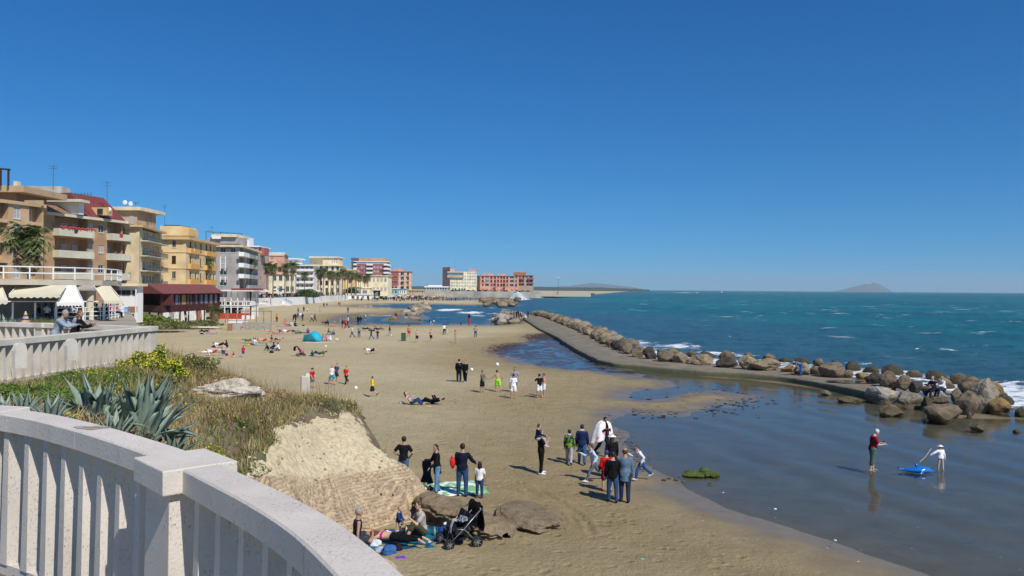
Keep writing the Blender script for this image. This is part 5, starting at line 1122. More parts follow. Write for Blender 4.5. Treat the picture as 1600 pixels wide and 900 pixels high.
# ---------------- dark red restaurant on stilts
rr_ = empty('restaurant', (-66, 160, 0), 0, 'dark red wooden beach restaurant with a maroon roof standing on posts', 'restaurant'); o = rr_.location
A, B, C = XY(219, 152), XY(252, 146), XY(342, 172); D = A+C-B
zf = ZY(252, 487, 146); ztp = ZY(252, 459, 146); zt2 = ztp-.1
mb = MB(); Pp = [A, B, C, D]
facade(None, mb, o, B, C, zf, ztp, [(q*.01, q*.01+.0, 0, 0, 0) for q in ()]+[((B-C).length*f0, (B-C).length*f1, zf+1.1, zf+3.0, .12) for f0, f1 in ((.03, .13), (.17, .27), (.28, .44), (.47, .53), (.56, .62), (.65, .70), (.73, .79), (.82, .88), (.91, .97))])
facade(None, mb, o, A, B, zf, ztp, [((A-B).length*.06, (A-B).length*.94, zf+1.1, zf+3.3, 2.5)]); facade(None, mb, o, C, D, zf, ztp, []); facade(None, mb, o, D, A, zf, ztp, [])
mb.build('wall', MAR2, rr_)
d = (C-B).normalized(); nn = Vector((d.y, -d.x)); Lw = (C-B).length; ang = math.atan2(d.y, d.x)
for i, (f0, f1) in enumerate(((.03, .13), (.17, .27), (.28, .44), (.47, .53), (.56, .62), (.65, .70), (.73, .79), (.82, .88), (.91, .97))):
    q = B+d*Lw*(f0+f1)/2-nn*.08; mbw = MB(); mbw.box((0, 0, 0), ((f1-f0)*Lw-.1, .06, 1.85)); ww_ = mbw.build('window', mat('tan_blind', 'a58a66') if i in (0, 2) else PANEB, rr_); ww_.location = (q.x-o.x, q.y-o.y, zf+2.05-o.z); ww_.rotation_euler = (0, 0, ang)
for i in range(11):
    q = B+d*Lw*i/10+nn*.1; mbw = MB(); mbw.box((q.x-o.x, q.y-o.y, (zf+ztp)/2), (.22, .22, ztp-zf), ang); mbw.build('post', MAR2, rr_)
for i in range(8):
    for q in (B+d*Lw*i/7+nn*.05, A+d*Lw*i/7):
        mbw = MB(); mbw.box((q.x-o.x, q.y-o.y, zf/2-.2), (.28, .28, zf+.3), ang); mbw.build('stilt', MAR2, rr_)
mbw = MB(); ov = 1.0; e1 = B+nn*ov-d*1.2; e2 = C+nn*ov+d*.8; m1 = (A+B)/2-d*1.2; m2 = (C+D)/2+d*.8; b1 = A-nn*ov-d*1.2; b2 = D-nn*ov+d*.8; hz = 1.75
f = lambda p, z: (p.x-o.x, p.y-o.y, z-o.z)
mbw.quad(f(e1, ztp), f(e2, ztp), f(m2, ztp+hz), f(m1, ztp+hz)); mbw.quad(f(m1, ztp+hz), f(m2, ztp+hz), f(b2, ztp), f(b1, ztp)); mbw.add([f(e1, ztp), f(m1, ztp+hz), f(b1, ztp)], [(0, 1, 2)]); mbw.add([f(e2, ztp), f(b2, ztp), f(m2, ztp+hz)], [(0, 1, 2)])
ro = mbw.build('roof', mat('maroon_sheet_roof', '7c4842', var=.12, scale=1), rr_); md = ro.modifiers.new('t', 'SOLIDIFY'); md.thickness = .14; md.offset = 0
TARP = mat('white_tarpaulin', (.80, .79, .75), var=.12, scale=1.3, bump=.12, bscale=1.6)
for (f0, f1) in ((.03, .14), (.16, .36), (.40, .56), (.66, .74)):
    P_ = []
    for j in range(5):
        for i in range(13):
            q = B+d*Lw*(f0+(f1-f0)*i/12)+nn*(.02+.12*math.sin(i*2.1+j)); P_.append((q.x-o.x, q.y-o.y, -.1+(zf-.1)*j/4-(.0)))
    mbw = MB(); mbw.add(P_, [(j*13+i, j*13+i+1, (j+1)*13+i+1, (j+1)*13+i) for j in range(4) for i in range(12)]); mbw.build('tarpaulin', TARP, rr_, True)
q = B+d*Lw*.60+nn*.1; mbw = MB(); mbw.box((q.x-o.x, q.y-o.y, 1.0), (1.9, .1, 2.2), ang); mbw.build('board', BRK, rr_)
floor_ = MB(); floor_.prism([(p.x-o.x, p.y-o.y) for p in (A, B, C, D)], zf-.25, zf); floor_.build('deck', MAR2, rr_)
railing([A, B], zf, 1.0, 'veranda_railing', RAILM, rr_, 3, .03, .5)
# ---------------- white deck bar
wb = empty('beach_bar', (-63, 178, 0), 0, 'white wooden beach bar deck with a thin red roof beside the maroon restaurant', 'bar'); o = wb.location
A, B, C = XY(341, 176), XY(392, 176), XY(403, 192); D = A+C-B; zf = ZY(370, 478, 176)
fl_ = MB(); fl_.prism([(p.x-o.x, p.y-o.y) for p in (A, B, C, D)], zf-.35, zf); fl_.build('deck', WHT, wb)
ztp = ZY(370, 455, 176); ro = MB(); ov = 1.0; ro.prism([(p[0]-o.x, p[1]-o.y) for p in ((A.x-1, A.y-1.2), (B.x+1.2, B.y-1.2), (C.x+1.4, C.y+1), (D.x-1, D.y+1))], ztp, ztp+.22); ro.build('roof', WHT, wb)
ro = MB(); ro.prism([(p[0]-o.x, p[1]-o.y) for p in ((A.x+3, A.y-.4), (B.x+.9, B.y-.4), (C.x+1, C.y+1), (D.x+3, D.y+1))], ztp+.22, ztp+.62); ro.build('red_roofing', MAROON, wb)
for i in range(6):
    for q in (A.lerp(B, i/5), B.lerp(C, i/5)):
        x = MB(); x.box((q.x-o.x, q.y-o.y, (ztp)/2), (.2, .2, ztp)); x.build('post', WHT, wb)
for (p0, p1) in ((A, B), (B, C)):
    x = MB(); dd = (p1-p0).normalized(); nn_ = Vector((dd.y, -dd.x))*.12
    for z, h in ((zf+1.05, .16), (zf+.12, .2)): x.bar((p0.x-o.x+nn_.x, p0.y-o.y+nn_.y, z), (p1.x-o.x+nn_.x, p1.y-o.y+nn_.y, z), .1, h)
    k = max(8, int((p1-p0).length/(1.2 if p0 is A else .55)))
    for i in range(k+1): q = p0.lerp(p1, i/k); x.box((q.x-o.x+nn_.x, q.y-o.y+nn_.y, zf+.55), (.16, .16, 1.0))
    x.build('deck_railing', WHT, wb)
x = MB(); x.box((0, 0, 0), (5.2, .12, 1.7)); q = x.build('dark_opening', GLASS, wb); a = AT(358, 487, 179); q.location = (a.x-o.x, a.y-o.y, a.z)
x = MB(); x.box((0, 0, 0), (8.5, .1, 1.25)); q = x.build('orange_screen', mat('orange_screen', 'b8432c', var=.15, scale=2), wb); a = AT(359, 491, 174); q.location = (a.x-o.x, a.y-o.y, .65)
x = MB()
for i in range(3): x.box((-1+i*1.0, 0, .4), (.7, .5, .8))
q = x.build('counter', WHT, wb); a = AT(388, 492, 174); q.location = (a.x-o.x, a.y-o.y, 0)
# ================================================================== BREAKWATER, BOULDERS
LE = [(814, 495), (828, 504), (842, 513), (872, 527), (882, 534), (900, 545), (920, 555), (935, 562), (960, 567), (1010, 571.5), (1060, 576), (1100, 579), (1160, 582.5), (1225, 588), (1290, 598.5), (1350, 611), (1378, 619)]
RE = [(838, 491.5), (860, 500), (885, 510), (915, 522), (940, 533), (960, 542), (980, 550), (1000, 556), (1030, 561), (1065, 565), (1100, 568), (1160, 571), (1250, 576), (1310, 584), (1360, 594), (1400, 603)]
l_ = resample([G(x, y, .34).to_2d() for x, y in LE], .1); r_ = resample([G(x, y, .34).to_2d() for x, y in RE], .1); NW = 170; rows = []
for i in range(NW+1):
    a = l_[int((len(l_)-1)*i/NW)]; b_ = r_[int((len(r_)-1)*i/NW)]; row = []; dz = .04*mnoise.noise((i*.3, 0, 1))
    chip = .12*mnoise.noise((i*.9, 3, 3)); dirn = (a-b_).normalized()
    for j, (t, z) in enumerate(((-.05, -.5), (-.02, -.05), (0, .15), (0, .28), (.02, .34), (.25, .36), (.5, .37), (.75, .37), (1, .34), (1, -.4))):
        q = a.lerp(b_, t)+dirn*(chip if j < 5 else 0); row.append((q.x, q.y, z+dz+.03*mnoise.noise((q.x*.8, q.y*.8, 0))))
    rows.append(row)
m = bpy.data.materials.new('breakwater_concrete'); m.use_nodes = True; n = m.node_tree; nd = n.nodes; L = n.links; b = nd['Principled BSDF']; geo = nd.new('ShaderNodeNewGeometry')
c = ramp(nz(.7, 8, .7), [(.3, (.15, .12, .08)), (.7, (.31, .26, .18))]); sx = nd.new('ShaderNodeSeparateXYZ'); L.new(geo.outputs['Position'], sx.inputs[0])
k = mth('SUBTRACT', 1.0, mth('MULTIPLY', mth('SUBTRACT', sx.outputs[2], .02), 2.6), clamp=True); c = mix(k, c, (.075, .085, .03)); c = mix(mth('MULTIPLY', ramp(nz(2.5, 7, .75, sc=(.5, 1, 1)), [(.52, (0, 0, 0)), (.68, (1, 1, 1))]), .5), c, (.14, .11, .075))
L.new(c, b.inputs['Base Color']); b.inputs['Roughness'].default_value = .85; bp = nd.new('ShaderNodeBump'); bp.inputs['Distance'].default_value = .06; L.new(nz(3, 8, .7), bp.inputs['Height']); L.new(bp.outputs[0], b.inputs['Normal'])
tag(link('breakwater_walkway', grid_mesh('breakwater', np.array(rows)), None, m), 'long low concrete walkway of the breakwater, green with algae along its foot', 'breakwater')
BW = 'boulders along the breakwater'
near_rocks = [(997, 556, 22, 17, 1, 'brown boulder at the bend of the breakwater where the row turns'), (1016, 559, 24, 20, 4, 'dark boulder right after the bend of the breakwater'), (1044, 563, 32, 19, 1, 'squarish brown boulder of the middle row before the pointed one'), (1067, 565, 27, 16, 0, 'pointed tan boulder in the middle of the breakwater row'),
 (1099, 568, 38, 17, 0, 'long low tan boulder left of the dark round one'), (1139, 572, 35, 17, 4, 'smooth dark round boulder on the breakwater'), (1170, 575, 29, 23, 0, 'tall tan boulder right of the dark round one'), (1201, 577, 48, 18, 0, 'wide rounded tan boulder behind the concrete walkway'),
 (1233, 579, 21, 11, 5, 'small ochre boulder left of the bent-over person'), (1256, 583, 28, 19, 2, 'grey boulder right behind the bent-over person'), (1276, 583, 22, 13, 1, 'small brown boulder right of the bent-over person'), (1300, 587, 46, 26, 1, 'big rounded brown boulder standing highest in the middle of the row'),
 (1327, 588, 20, 12, 1, 'small brown boulder between the big round one and the ochre one'), (1349, 591, 22, 11, 5, 'low ochre boulder beside the puddle'), (1368, 596, 28, 17, 4, 'dark angular boulder right of the puddle'), (1393, 602, 32, 24, 1, 'brown boulder behind the big pale one'), (1414, 605, 28, 20, 1, 'brown boulder left of the seated couple'),
 (1433, 608, 24, 18, 4, 'dark boulder at the feet of the seated couple'), (1480, 605, 34, 17, 0, 'tan boulder right behind the seated couple'), (1464, 615, 38, 16, 1, 'flat brown boulder the couple sits on'), (1384, 629, 52, 31, 3, 'large pale white-grey boulder at the end of the walkway'), (1422, 637, 50, 26, 2, 'wide grey boulder right of the large pale one'),
 (1331, 626, 40, 9, 2, 'flat pale slab lying in the water below the walkway'), (1292, 615, 18, 8, 3, 'small white stone at the foot of the walkway'), (1468, 630, 42, 25, 3, 'pale rounded boulder in the middle of the end cluster'), (1481, 658, 64, 31, 1, 'largest brown boulder at the front of the end cluster'),
 (1396, 647, 46, 17, 0, 'isolated low boulder with a mossy edge standing in the water'), (1496, 628, 20, 26, 1, 'narrow brown boulder squeezed in the end cluster'), (1516, 648, 42, 38, 1, 'slanting brown boulder right of the largest one'), (1541, 643, 34, 38, 2, 'upright grey-brown boulder near the sea end'),
 (1519, 613, 34, 20, 1, 'brown boulder at the back of the end cluster'), (1544, 628, 40, 44, 2, 'tallest grey boulder of the end cluster'), (1569, 645, 42, 25, 5, 'golden ochre boulder at the seaward tip'), (1597, 648, 20, 16, 4, 'small dark boulder cut by the right edge of the picture'), (1516, 652, 10, 12, 2, 'small stone leaning on the largest boulder'),
 (1532, 670, 24, 12, 0, 'mossy stone alone in the shallow water'), (1590, 673, 13, 7, 4, 'small dark stone in the foam at the right edge'), (1450, 640, 20, 22, 4, 'dark boulder in the shade between the pale ones')]
for i, (px, py, w, h, k, lb) in enumerate(near_rocks):
    zb = .25 if py < 612 and px < 1440 else -.28
    rock(px, py, w, h, k, 100+i, lb, BW, zb=zb, depth=.85, rz=random.uniform(-.3, .3), boxy=.48, sub=4)
# lying pieces behind, and the long row towards the far end
CN_ = ['tan', 'brown', 'grey', 'pale', 'dark', 'ochre']
rmesh = [rock_mesh(300+i, (1, .85, .72), sub=3, rough=.22) for i in range(8)]
for me_ in rmesh: me_.materials.append(RK[0])
def scat_rock(p, s, k, label, group, i, zoff=0, name='boulder'):
    o = bpy.data.objects.new(name, rmesh[i % 8]); COL.objects.link(o); o.location = (p[0], p[1], p[2]+zoff); o.rotation_euler = (random.uniform(-.4, .4), random.uniform(-.4, .4), random.uniform(0, 6.28)); o.scale = (s*random.uniform(.8, 1.3), s*random.uniform(.8, 1.1), s*random.uniform(.75, 1.15))
    o.material_slots[0].link = 'OBJECT'; o.material_slots[0].material = RK[k]; return tag(o, label, 'rock', group)
path = resample([G(x, y, .3).to_2d() for x, y in ((836, 492), (860, 497), (885, 506), (912, 517), (935, 527), (955, 538), (975, 547), (990, 553))], 2.35)
for i, q in enumerate(path):
    far = q.y > 110
    for row_ in range(2):
        s = random.uniform(.85, 1.3)*(1 if row_ == 0 else 1.15); off = Vector((.9 if row_ else -.5, 1.1 if row_ else 0))
        scat_rock((q.x+off.x+random.uniform(-.3, .3), q.y+off.y+random.uniform(-.4, .4), .75 if row_ == 0 else .55), s, (kk_ := random.choice([0, 1, 1, 0, 2] if q.y > 92 else [1, 4, 1, 0])), '%s boulder in the %s row %s of the breakwater' % (CN_[kk_], 'walkway-side' if row_ == 0 else 'seaward', ('before the bend', 'along the middle stretch', 'along the far stretch', 'near the far people at the tip')[min(3, int(max(0, q.y-75)/28))]), 'boulders heaped along the breakwater', i*2+row_)
path = resample([G(x, y, 0).to_2d() for x, y in ((1000, 549), (1060, 556), (1130, 560), (1200, 563), (1290, 572), (1370, 582), (1440, 590), (1510, 597), (1560, 612), (1590, 632))], 2.1)
for i, q in enumerate(path): scat_rock((q.x, q.y+1.4, .05), random.uniform(.65, 1.0), random.choice([1, 4, 5]), 'half-submerged rock on the seaward foot of the breakwater, %s' % (['behind the bend', 'behind the long tan boulder', 'behind the dark round boulder', 'behind the bent-over person', 'behind the big round boulder', 'behind the puddle', 'behind the seated couple', 'behind the tallest grey boulder'][min(7, int(i/3.2))]), 'rocks at the seaward foot', i)
def heap(zone, n_, smin, smax, ks, label, group, h=.4, seed=1):
    rr = random.Random(seed); poly = [tuple(G(x, y, .0))[:2] for x, y in zone]; xs = [p[0] for p in poly]; ys_ = [p[1] for p in poly]; k = 0; xm = (min(xs)+max(xs))/2
    while k < n_:
        x, y = rr.uniform(min(xs), max(xs)), rr.uniform(min(ys_), max(ys_))
        dd = float(sdf_poly(np.array([x]), np.array([y]), poly)[0])
        if dd > 0: scat_rock((x, y, -.1+min(h, dd*.35)), rr.uniform(smin, smax), (kc := rr.choice(ks)), CN_[kc]+' '+label+(', left part' if x < xm else ', right part'), group, k); k += 1
heap([(768, 502), (775, 494), (800, 491), (822, 493), (822, 500), (812, 506), (785, 506)], 34, .8, 1.6, [3, 2, 0, 3], 'rock in the heap where the breakwater meets the sand', 'rocks at the landward end', .9, 3)
heap([(600, 501), (612, 494), (640, 483), (655, 476.5), (674, 477), (674, 484), (664, 490), (668, 497), (650, 501.5)], 46, .9, 1.7, [0, 0, 2, 3, 5], 'rock of the short groyne in the bay', 'rocks of the middle groyne', .75, 4)
heap([(748, 478), (752, 470), (765, 467), (775, 469), (790, 473), (806, 476.5), (806, 480), (780, 481), (760, 480)], 34, 1.5, 2.5, [0, 0, 5, 1], 'rock of the far groyne', 'rocks of the far groyne', 1.0, 5)
# rock apron of the promontory: too many and too small to count
rr = random.Random(6); bmv = []; bmf = []
for i in range(210):
    t = rr.random(); px = 700+228*t; d = 8750/np.interp(px, [700, 760, 800, 840, 928], [13.4, 13.0, 12.8, 11.4, 9.9])+rr.uniform(-4, 26); q = XY(px, d); me_ = rmesh[i % 8]; s_ = rr.uniform(1.2, 2.6); a = rr.uniform(0, 6.28); k = len(bmv); zc = .2+min(2.0, max(0, (d-620)*.06))
    for v in me_.vertices: bmv.append((q.x+(v.co.x*math.cos(a)-v.co.y*math.sin(a))*s_, q.y+(v.co.x*math.sin(a)+v.co.y*math.cos(a))*s_, zc+v.co.z*s_*.7))
    for p_ in me_.polygons: bmf.append(tuple(x+k for x in p_.vertices))
me_ = bpy.data.meshes.new('rock_apron'); me_.from_pydata(bmv, [], bmf); tag(link('rock_apron', me_, None, RK[1]), 'rough brown rocks heaped under the harbour wall of the promontory', None, None, 'stuff')
heap([(798, 471), (805, 468), (818, 468.5), (820, 470.5), (808, 471.5)], 9, 1.6, 2.6, [1, 4], 'wave-washed rock in front of the spray', 'wave-washed rocks', .8, 8)
# pier beyond the rocks and its lamp
mb = MB(); a = XY(833, 640); b_ = XY(922, 648); mb.bar((a.x, a.y, 2.6), (b_.x, b_.y, 2.6), 5, 3.0); tag(mb.build('harbour_pier', mat('pier_pale', 'b9ae9c', var=.2)), 'pale stone pier running seaward beyond the last building', 'pier')
t = empty('street_lamp', AT(872, 455, 640), 0, 'tall lamp mast on the pier right of the last building', 'street lamp'); mb = MB(); mb.tube([(0, 0, -2), (0, 0, 11)], [.2, .1], 6); mb.build('mast', RAILM, t); mb = MB(); mb.box((0, 0, 11), (2.6, .5, .35)); mb.build('lamp_head', white, t)
# spray plume
def spray(px, py, d, w, h, n_, seed):
    r = np.random.default_rng(seed); b0 = AT(px, py, d); P_ = []; F_ = []
    for i in range(n_):
        t = r.random()**1.6; x = r.normal()*w*(.45-.30*t)+(r.random()-.5)*w*.5*(1-t); z = t*h*(1-abs(x)/w*.9); s = .10+.30*(1-t)*r.random(); q = Vector((b0.x+x-(t*w*.12), d+r.normal()*1.2, b0.z+max(0, z))); a = r.normal(size=(3, 3))*s
        k = len(P_); P_ += [tuple(q+Vector(v)) for v in a]; F_.append((k, k+1, k+2))
    me = bpy.data.meshes.new('spray'); me.from_pydata(P_, [], F_); return tag(link('spray', me, None, mat('spray_white', (.9, .92, .93), var=.02)), 'white spray thrown up by a wave breaking on the far rocks', None, None, 'stuff')
spray(811, 469, 545, 7.5, 6.2, 5200, 3)
# mossy rock patch and stones at the pool's edge
mossm = rock_mat('green_algae', (.13, .17, .03), (.06, .085, .015), dark=(.03, .035, .01), wetline=False)
moss = empty('algae_covered_rock', G(1096, 742, -.1), 0, 'low rock covered in green algae at the edge of the shallow pool', 'rock')
for i in range(15):
    me_ = rock_mesh(400+i, (random.uniform(.14, .34), random.uniform(.14, .3), random.uniform(.06, .13)), sub=2); q = link('stone', me_, moss, mossm); q.location = (random.uniform(-.55, .5), random.uniform(-.45, .6), .04)
for i, (px, py, s, k) in enumerate(((1046, 747, .10, 3), (1057, 749, .14, 2), (1038, 750, .12, 1), (1062, 745, .08, 3), (1110, 755, .1, 0), (1068, 752, .07, 3))):
    q = link('pebble', rock_mesh(440+i, (s, s*.8, s*.45), sub=2), None, RK[k]); p = G(px, py, -.06); q.location = p
    tag(q, ['leftmost white pebble beside the algae rock', 'grey stone left of the algae rock', 'flat brown stone on the wet sand left of the algae rock', 'tiny white pebble touching the algae rock', 'tan stone below the algae rock', 'tiny white pebble between the grey stone and the algae rock'][i], 'stone')
mb = MB(); P_ = [G(1338, 597, .40)]; 
mb.add([(P_[0].x+1.9*math.cos(a)*(1+.2*math.sin(3*a)), P_[0].y+1.1*math.sin(a)*(1+.2*math.cos(2*a))  , .425) for a in np.linspace(0, 6.28, 24, endpoint=False)], [tuple(range(24))]); tag(mb.build('puddle', mat('puddle_water', (.05, .07, .08), rough=.05, spec=.6)), 'shallow puddle on the breakwater walkway', None, None, 'structure')

# ================================================================== PALMS
FROND = leafmat('palm_frond', (.15, .185, .05), (.075, .095, .028), 3); FROND2 = leafmat('dry_palm_frond', (.30, .235, .12), (.17, .125, .06), 2); TRK = mat('palm_trunk', (.26, .20, .14), var=.35, scale=2.5, bump=.05, bscale=6)
def palm_meshes(seed, H=11, cr=2.6, near=False):
    rr = random.Random(seed); mb = MB(); lean = (rr.uniform(-.4, .4), rr.uniform(-.4, .4))
    pts = [(lean[0]*(t**2), lean[1]*(t**2), H*t) for t in (0, .15, .4, .7, 1)]; mb.tube(pts, [.34, .24, .21, .20, .24], 8)
    tr = mb.mesh('palm_trunk', True); tr.materials.append(TRK); outm = [tr]
    top = Vector(pts[-1])
    for dead in (0, 1):
        mb = MB(); nf = (46 if not dead else 46)*(2 if near else 1)-(40 if near and not dead else 0)
        for i in range(nf):
            a = rr.uniform(0, 6.28); el = R(rr.uniform(-8, 82)) if not dead else R(rr.uniform(-85, -12)); d = Vector((math.cos(a), math.sin(a), 0)); s = Vector((-d.y, d.x, 0)); ln = cr*rr.uniform(.75, 1.1)*(.75 if dead else 1); pos = top+Vector((0, 0, rr.uniform(-1.6, -.2) if dead else rr.uniform(-.3, .2))); ang = el; prev = []
            K_ = 6
            pp = []
            for k in range(K_+1):
                pp.append((pos.copy(), ang)); pos = pos+(d*math.cos(ang)+Vector((0, 0, math.sin(ang))))*ln/K_; ang -= .30 if not dead else .12
            for k in range(K_):
                (p0, a0), (p1, a1) = pp[k], pp[k+1]
                up = Vector((-d.x*math.sin(a0), -d.y*math.sin(a0), math.cos(a0))); u = (k+.5)/K_
                wl = cr*.34*(math.sin(math.pi*min(1, u*.85+.22)))
                for sg in (-1, 1):
                    for q in range(3 if near else 2):
                        t0 = p0.lerp(p1, q/(3 if near else 2)); t1 = t0.lerp(p1, .38); tip = t0.lerp(p1, .9)+s*sg*wl*rr.uniform(.7, 1.1)-Vector((0, 0, wl*rr.uniform(.2, .7)))
                        mb.add([t0, t1, tip], [(0, 1, 2)])
        me = mb.mesh('palm_crown'); me.materials.append(FROND2 if dead else FROND); outm.append(me)
    return outm
PMs = [palm_meshes(s, 11, 3.3) for s in (1, 2, 3, 4)]
def palm(p, ms, sc, rz, label, group=None, scz=None):
    r = empty('palm_tree', p, rz, label, 'palm tree', group); r.scale = (sc, sc, scz or sc)
    for nm, me in zip(('trunk', 'crown', 'dead_frond_skirt'), ms):
        o = bpy.data.objects.new(nm, me); COL.objects.link(o); o.parent = r
    return r
p = AT(46, 440, 96); palm((p.x, p.y, 4.1), palm_meshes(21, 8.6, 4.3, True), .96, .4, 'big shaggy palm with a heavy skirt of dead fronds before the ochre block')
p = AT(332, 504, 150); palm((p.x, p.y, 0), palm_meshes(22, 2.6, 2.2), 1, .9, 'short bushy palm on the sand at the end of the red restaurant')
row_ = [(324.5, 208, 402, 0), (391, 262, 401, 1), (417, 292, 408, 2), (426.5, 292, 410, 3), (445, 312, 411, 0), (455.5, 320, 407, 1), (476, 340, 424, 2), (497, 372, 419, 3), (505, 372, 418, 0), (512.5, 390, 422, 1), (521, 400, 423, 2), (525.5, 405, 425, 3), (535, 422, 420, 0), (543, 430, 423, 1), (556, 460, 425, 2), (563, 470, 427, 3), (570, 490, 430, 0), (575, 500, 428, 1), (580, 505, 431, 2), (586, 520, 430, 3), (595, 540, 432, 0), (599, 545, 430, 1), (501, 374, 423, 1), (517, 395, 424, 0), (530, 412, 423, 2), (539, 426, 425, 1), (549, 440, 424, 3), (560, 465, 428, 0), (590, 530, 431, 2), (605, 555, 432, 3)]
lbs = ['palm in front of the yellow palazzo', 'palm at the right end of the grey tiled block', 'left palm of the pair before the salmon villa', 'right palm of the pair before the salmon villa', 'left palm of the pair before the cream wing', 'right and taller palm of the pair before the cream wing', 'low spreading palm before the white modern block']
for i, (px, d, yt, k) in enumerate(row_):
    zg = 3.0; zt = ZY(px, yt, d); q = XY(px, d); sc = (zt-zg)/12.6
    palm((q.x, q.y, zg), PMs[k], max(.9, sc)*1.05, i*1.3, lbs[i] if i < len(lbs) else 'tall far palm on the promenade, %s' % ('before the pale palazzo' if px < 531 else 'before the low cream villa' if px < 572 else 'before the red and white block'), 'palms along the promenade' if i >= len(lbs) else 'palms before the nearer buildings', scz=sc)
bush((AT(478, 458, 335).x, 335, 2.9), (5, 3, 3.4), 2500, .35, leafmat('broadleaf', (.08, .13, .03), (.04, .07, .018), 1), 'round green tree under the low spreading palm', 61, name='tree', cat='tree', stems=True)
bush((AT(549, 452, 470).x, 470, 2.9), (6, 3, 4.2), 2500, .4, leafmat('broadleaf', (.08, .13, .03), (.04, .07, .018), 1), 'dark round tree behind the bathing station', 62, name='tree', cat='tree', stems=True)
for i, (px, py, d, rx_, rz_) in enumerate(((222, 506, 128, 5.5, 1.9), (300, 508, 132, 5, .7), (250, 512, 122, 4, .6))):
    p = AT(px, py, d); bush((p.x, d, p.z), (rx_, 3, rz_), 2600, .22, G_OLV if i else leafmat('bright_green', (.22, .27, .04), (.12, .16, .025), 1), ['bright yellow-green bush below the white kiosk', 'low green scrub on the sand below the red restaurant', 'low weeds at the edge of the sand below the kiosk'][i], 70+i, 0, name='shrub')
# promenade hedge strip, cars and lamps
CARC = ['2b2e33', '8c9196', 'd5d6d4', '39465a', '5a2426', '1f2224', 'b9bcbd']
def car_meshes():
    body = MB(); prof = [(-2.1, .25), (-2.15, .75), (-1.9, .95), (-1.25, 1.02), (-.75, 1.45), (.7, 1.48), (1.25, 1.0), (1.95, .88), (2.12, .6), (2.1, .25)]; k = len(prof)
    body.add([(x, y, z) for y, s in ((-.85, 1), (.85, 1)) for x, z in prof], [tuple(range(k-1, -1, -1)), tuple(range(k, 2*k))]+[(i, (i+1) % k, (i+1) % k+k, i+k) for i in range(k)])
    gl_ = MB(); gl_.add([(x, y, z) for y in (-.87, .87) for x, z in ((-1.12, 1.05), (-.70, 1.38), (.64, 1.40), (1.08, 1.04))], [(3, 2, 1, 0), (4, 5, 6, 7), (0, 1, 5, 4), (2, 3, 7, 6)])
    wh = MB()
    wh.tube([(0, -.11, 0), (0, .11, 0)], .32, 12)
    return body.mesh('car_body'), gl_.mesh('car_window'), wh.mesh('car_wheel')
cb, cg, cw_ = car_meshes(); cb.materials.append(white); cg.materials.append(GLASS); cw_.materials.append(mat('tyre', (.02, .02, .02)))
CN = {'2b2e33': 'dark grey', '8c9196': 'silver grey', 'd5d6d4': 'white', '39465a': 'dark blue', '5a2426': 'dark red', '1f2224': 'black', 'b9bcbd': 'light grey'}
def car(p, rz, c, label, group):
    r = empty('parked_car', p, rz, label, 'car', group)
    o = bpy.data.objects.new('body', cb); COL.objects.link(o); o.parent = r; o.material_slots[0].link = 'OBJECT'; o.material_slots[0].material = mat('car_paint_'+c, c, rough=.3, spec=.5, var=.02)
    o = bpy.data.objects.new('windows', cg); COL.objects.link(o); o.parent = r
    for x in (-1.3, 1.3):
        for y in (-.78, .78): o = bpy.data.objects.new('wheel', cw_); COL.objects.link(o); o.parent = r; o.location = (x, y, .32)
for i in range(24):
    d = 262+i*6.2; q = Vector((np.interp(d, [e[1] for e in EDGE], [e[0] for e in EDGE])-7.5, d)); c = random.choice(CARC); car((q.x, q.y, 3.02), R(90)+random.uniform(-.1, .1), c, '%s car parked along the seafront promenade' % CN[c], 'cars parked along the promenade')
for i in range(15):
    px = 706+i*8.6+random.uniform(-2, 2); q = XY(px, 634 if px < 812 else 641); c = random.choice(CARC); car((q.x, q.y+1.6, 4.5 if px < 790 else 4.45), random.uniform(-.1, .1), c, '%s car parked below the far orange and yellow blocks' % CN[c], 'cars parked on the harbour wall')
def lamp(p, h, label, group=None):
    t = empty('street_lamp', p, 0, label, 'street lamp', group); mb = MB(); mb.tube([(0, 0, -.2), (0, 0, h)], [.09, .05], 6); mb.build('pole', RAILM, t); mb = MB(); mb.ball((0, 0, h+.15), (.42, .42, .2), 8, 5); mb.build('lantern', RAILM, t)
for px, d in ((392, 256), (418, 300), (448, 300), (466, 330), (496, 350), (529, 400), (386.5, 250)):
    q = XY(px, d); lamp((q.x, d, 2.95), 6.5, 'street lamp post standing on the seafront promenade', 'promenade lamps')
# white parasols/awnings on the promenade
for i, (px, yt, w, d) in enumerate(((402, 447, 16, 300), (436, 449, 22, 330), (492, 452, 24, 350), (415, 452, 12, 290))):
    a = AT(px, yt, d); t = empty('market_parasol', (a.x, d, 3.0), 0, ['cream parasol roof left of the salmon villa', 'wide cream parasol roof below the cream wing', 'long white awning roof below the pale palazzo', 'small cream parasol roof right of the red-roofed bar'][i], 'parasol'); hw = w/2*d/F; h = a.z-3
    mb = MB(); mb.add([(-hw, -2, h*.72), (hw, -2, h*.72), (hw, 2, h*.72), (-hw, 2, h*.72), (0, 0, h)], [(0, 1, 4), (1, 2, 4), (2, 3, 4), (3, 0, 4), (3, 2, 1, 0)]); mb.build('canopy', CAN, t); mb = MB(); mb.tube([(0, 0, 0), (0, 0, h*.8)], .06, 6); mb.build('pole', white, t)
